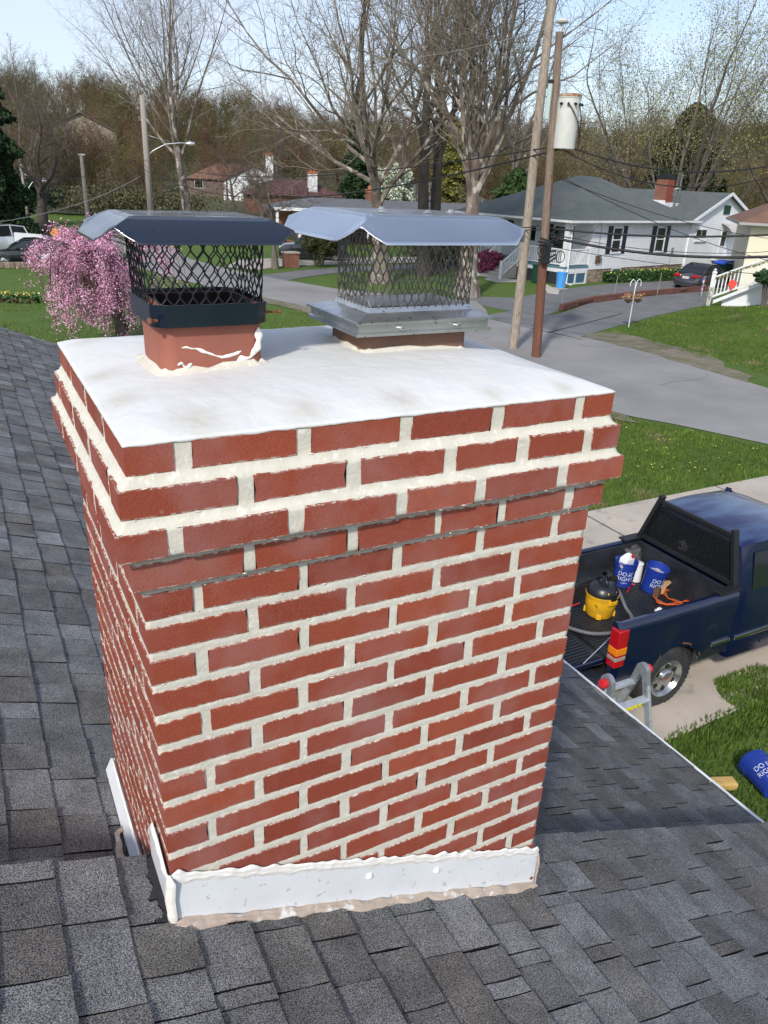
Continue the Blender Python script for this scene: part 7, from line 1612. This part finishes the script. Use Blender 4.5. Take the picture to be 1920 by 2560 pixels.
# ---- wooded hillside: one mass
hb = MB()
def hpt(u, v):
    s = -210+u*480; d = 92+v*260; x = CAM.x+FWD.x*d+FWD.y*s; y = CAM.y+FWD.y*d-FWD.x*s; return (x, y, hill(x, y)+.10)
hb.grid(hpt, 60, 40); tag(hb.build('forest_floor', M_forestfloor, smooth=True), kind='structure')
def proto(seed, H_):
    P = dict(levels=4, seg=(5, 4, 3, 2, 2), wander=(.05, .12, .18, .22, .25), up=(.02, .05, .05, .03, .02), kids=(8, 6, 5, 4), start=(.28, .2, .15, .1), ang=(40, 38, 42, 44), ratio=(.66, .52, .52, .5), rr=(.52, .5, .5, .55), sides=(5, 3, 3, 3, 3), rmin=.022, tap=.35, end=.3)
    g = Grow(seed); g.branch(Vector((0, 0, -.5)), Vector((g.r.gauss(0, .06), g.r.gauss(0, .06), 1)).normalized(), H_*.52, H_*.015, 0, P); V = []; Fq = []
    for k in ('trunk', 'branches', 'twigs'):
        if k in g.out:
            b = len(V); V += g.out[k].v; Fq += [tuple(b+i for i in f) for f in g.out[k].f]
    V = np.array(V); Fq = np.array(Fq); tips = np.array(g.tips); r_ = np.random.default_rng(seed); n = 900
    A_ = tips[r_.integers(len(tips), size=n)] + r_.normal(size=(n, 3))*.25; sz = .05+.07*r_.random((n, 1))
    d1 = r_.normal(size=(n, 3)); d1 /= np.linalg.norm(d1, axis=1, keepdims=True); d2 = r_.normal(size=(n, 3)); d2 /= np.linalg.norm(d2, axis=1, keepdims=True)
    Q = np.empty((n, 4, 3)); Q[:, 0] = A_-d1*sz; Q[:, 1] = A_+d2*sz; Q[:, 2] = A_+d1*sz; Q[:, 3] = A_-d2*sz
    AV = np.concatenate([V, Q.reshape(-1, 3)]); AF = np.concatenate([Fq, np.arange(n*4).reshape(-1, 4)+len(V)])
    me = np_mesh('bare_tree_kind', AV, AF, 4); c = np.ones((len(AV), 3)); c[len(V):] = (1.05, 1.12, .62); setcol(me, c); return me
def wood_mat():
    m = bpy.data.materials.new('woodland_bark'); m.use_nodes = True; t = m.node_tree; N = t.nodes; L = t.links; P = N['Principled BSDF']; P.inputs['Roughness'].default_value = .95; P.inputs['Specular IOR Level'].default_value = .1
    oi = N.new('ShaderNodeObjectInfo'); cr = N.new('ShaderNodeValToRGB'); e = cr.color_ramp.elements; cr.color_ramp.interpolation = 'CONSTANT'
    cols = [(.125, .092, .062), (.155, .122, .088), (.088, .066, .048), (.19, .16, .125), (.130, .118, .055), (.11, .086, .047), (.150, .088, .068), (.098, .098, .042)]
    e[0].position = 0; e[0].color = (*cols[0], 1); e[1].position = .125; e[1].color = (*cols[1], 1)
    for i in range(2, 8): x = e.new(i*.125); x.color = (*cols[i], 1)
    at = N.new('ShaderNodeAttribute'); at.attribute_name = 'col'; mu = N.new('ShaderNodeMixRGB'); mu.blend_type = 'MULTIPLY'; mu.inputs[0].default_value = 1
    L.new(oi.outputs['Random'], cr.inputs[0]); L.new(cr.outputs[0], mu.inputs[1]); L.new(at.outputs['Color'], mu.inputs[2]); L.new(mu.outputs[0], P.inputs['Base Color']); return m
M_wood2 = wood_mat()
protos = []
for i in range(7):
    me = proto(100+i, 15); me.materials.append(M_wood2); protos.append(bpy.data.objects.new('bare_tree_kind', me))
rf_ = np.random.default_rng(12); NT = 1150; v = rf_.random(NT); d = 92+165*v**.85; s_ = -.62*d-6 + rf_.random(NT)*(1.28*d+12)
X = CAM.x+FWD.x*d+FWD.y*s_; Y = CAM.y+FWD.y*d-FWD.x*s_
keep = ~((d < 122) & (s_ > -.30*d) & (s_ < -.02*d)); X, Y, v = X[keep], Y[keep], v[keep]; NT = len(X)
Z = np.array([hill(a_, b_) for a_, b_ in zip(X, Y)])
me = bpy.data.meshes.new('woodland'); me.vertices.add(NT); me.vertices.foreach_set('co', np.stack([X, Y, Z], 1).astype(np.float32).ravel())
me.attributes.new('kindi', 'INT', 'POINT').data.foreach_set('value', rf_.integers(0, len(protos), NT).astype(np.int32))
me.attributes.new('turn', 'FLOAT', 'POINT').data.foreach_set('value', (rf_.random(NT)*6.283).astype(np.float32))
me.attributes.new('size', 'FLOAT', 'POINT').data.foreach_set('value', ((.55+.45*rf_.random(NT))*(.85+.35*v)).astype(np.float32))
wd = link('woodland', me, M_wood2); tag(wd, 'bare brown spring woodland covering the far hillside', 'woodland', kind='stuff')
gt = bpy.data.node_groups.new('scatter_trees', 'GeometryNodeTree'); gt.interface.new_socket('Geometry', in_out='INPUT', socket_type='NodeSocketGeometry'); gt.interface.new_socket('Geometry', in_out='OUTPUT', socket_type='NodeSocketGeometry')
gi = gt.nodes.new('NodeGroupInput'); go = gt.nodes.new('NodeGroupOutput'); jn = gt.nodes.new('GeometryNodeJoinGeometry')
def nattr(nm, ty):
    a = gt.nodes.new('GeometryNodeInputNamedAttribute'); a.data_type = ty; a.inputs[0].default_value = nm; return a.outputs[0]
ka, ta, sa_ = nattr('kindi', 'INT'), nattr('turn', 'FLOAT'), nattr('size', 'FLOAT')
cx = gt.nodes.new('ShaderNodeCombineXYZ'); gt.links.new(ta, cx.inputs[2])
for i, po in enumerate(protos):
    oi = gt.nodes.new('GeometryNodeObjectInfo'); oi.inputs[0].default_value = po; oi.inputs['As Instance'].default_value = True
    cm = gt.nodes.new('FunctionNodeCompare'); cm.data_type = 'INT'; cm.operation = 'EQUAL'; gt.links.new(ka, cm.inputs[2]); cm.inputs[3].default_value = i
    ip = gt.nodes.new('GeometryNodeInstanceOnPoints'); gt.links.new(gi.outputs[0], ip.inputs['Points']); gt.links.new(cm.outputs[0], ip.inputs['Selection']); gt.links.new(oi.outputs['Geometry'], ip.inputs['Instance']); gt.links.new(cx.outputs[0], ip.inputs['Rotation']); gt.links.new(sa_, ip.inputs['Scale']); gt.links.new(ip.outputs[0], jn.inputs[0])
gt.links.new(jn.outputs[0], go.inputs[0]); md = wd.modifiers.new('scatter', 'NODES'); md.node_group = gt
# undergrowth
lf_cols = np.array([(.145, .140, .055), (.17, .15, .07), (.13, .10, .065), (.10, .125, .04), (.15, .12, .08)])
n = 60000; d = 94+150*rf_.random(n)**1.2; s_ = -.62*d-6+rf_.random(n)*(1.28*d+12); X = CAM.x+FWD.x*d+FWD.y*s_; Y = CAM.y+FWD.y*d-FWD.x*s_; Z = np.array([hill(a_, b_) for a_, b_ in zip(X, Y)]) + 3.6*rf_.random(n)**1.6
A_ = np.stack([X, Y, Z], 1); AC = lf_cols[rf_.integers(0, 5, n)]*(.6+.5*rf_.random((n, 1))); sz = .10+.14*rf_.random((n, 1))
d1 = rf_.normal(size=(n, 3)); d1 /= np.linalg.norm(d1, axis=1, keepdims=True); d2 = rf_.normal(size=(n, 3)); d2 /= np.linalg.norm(d2, axis=1, keepdims=True)
V = np.empty((n, 3, 3)); V[:, 0] = A_-d1*sz; V[:, 1] = A_+d1*sz; V[:, 2] = A_+d2*sz*1.1
me = np_mesh('undergrowth', V.reshape(-1, 3), np.arange(n*3).reshape(-1, 3), 3); setcol(me, np.repeat(AC, 3, 0)); tag(link('undergrowth', me, M_lf), 'olive and russet undergrowth of the wooded hillside', 'foliage', kind='stuff')
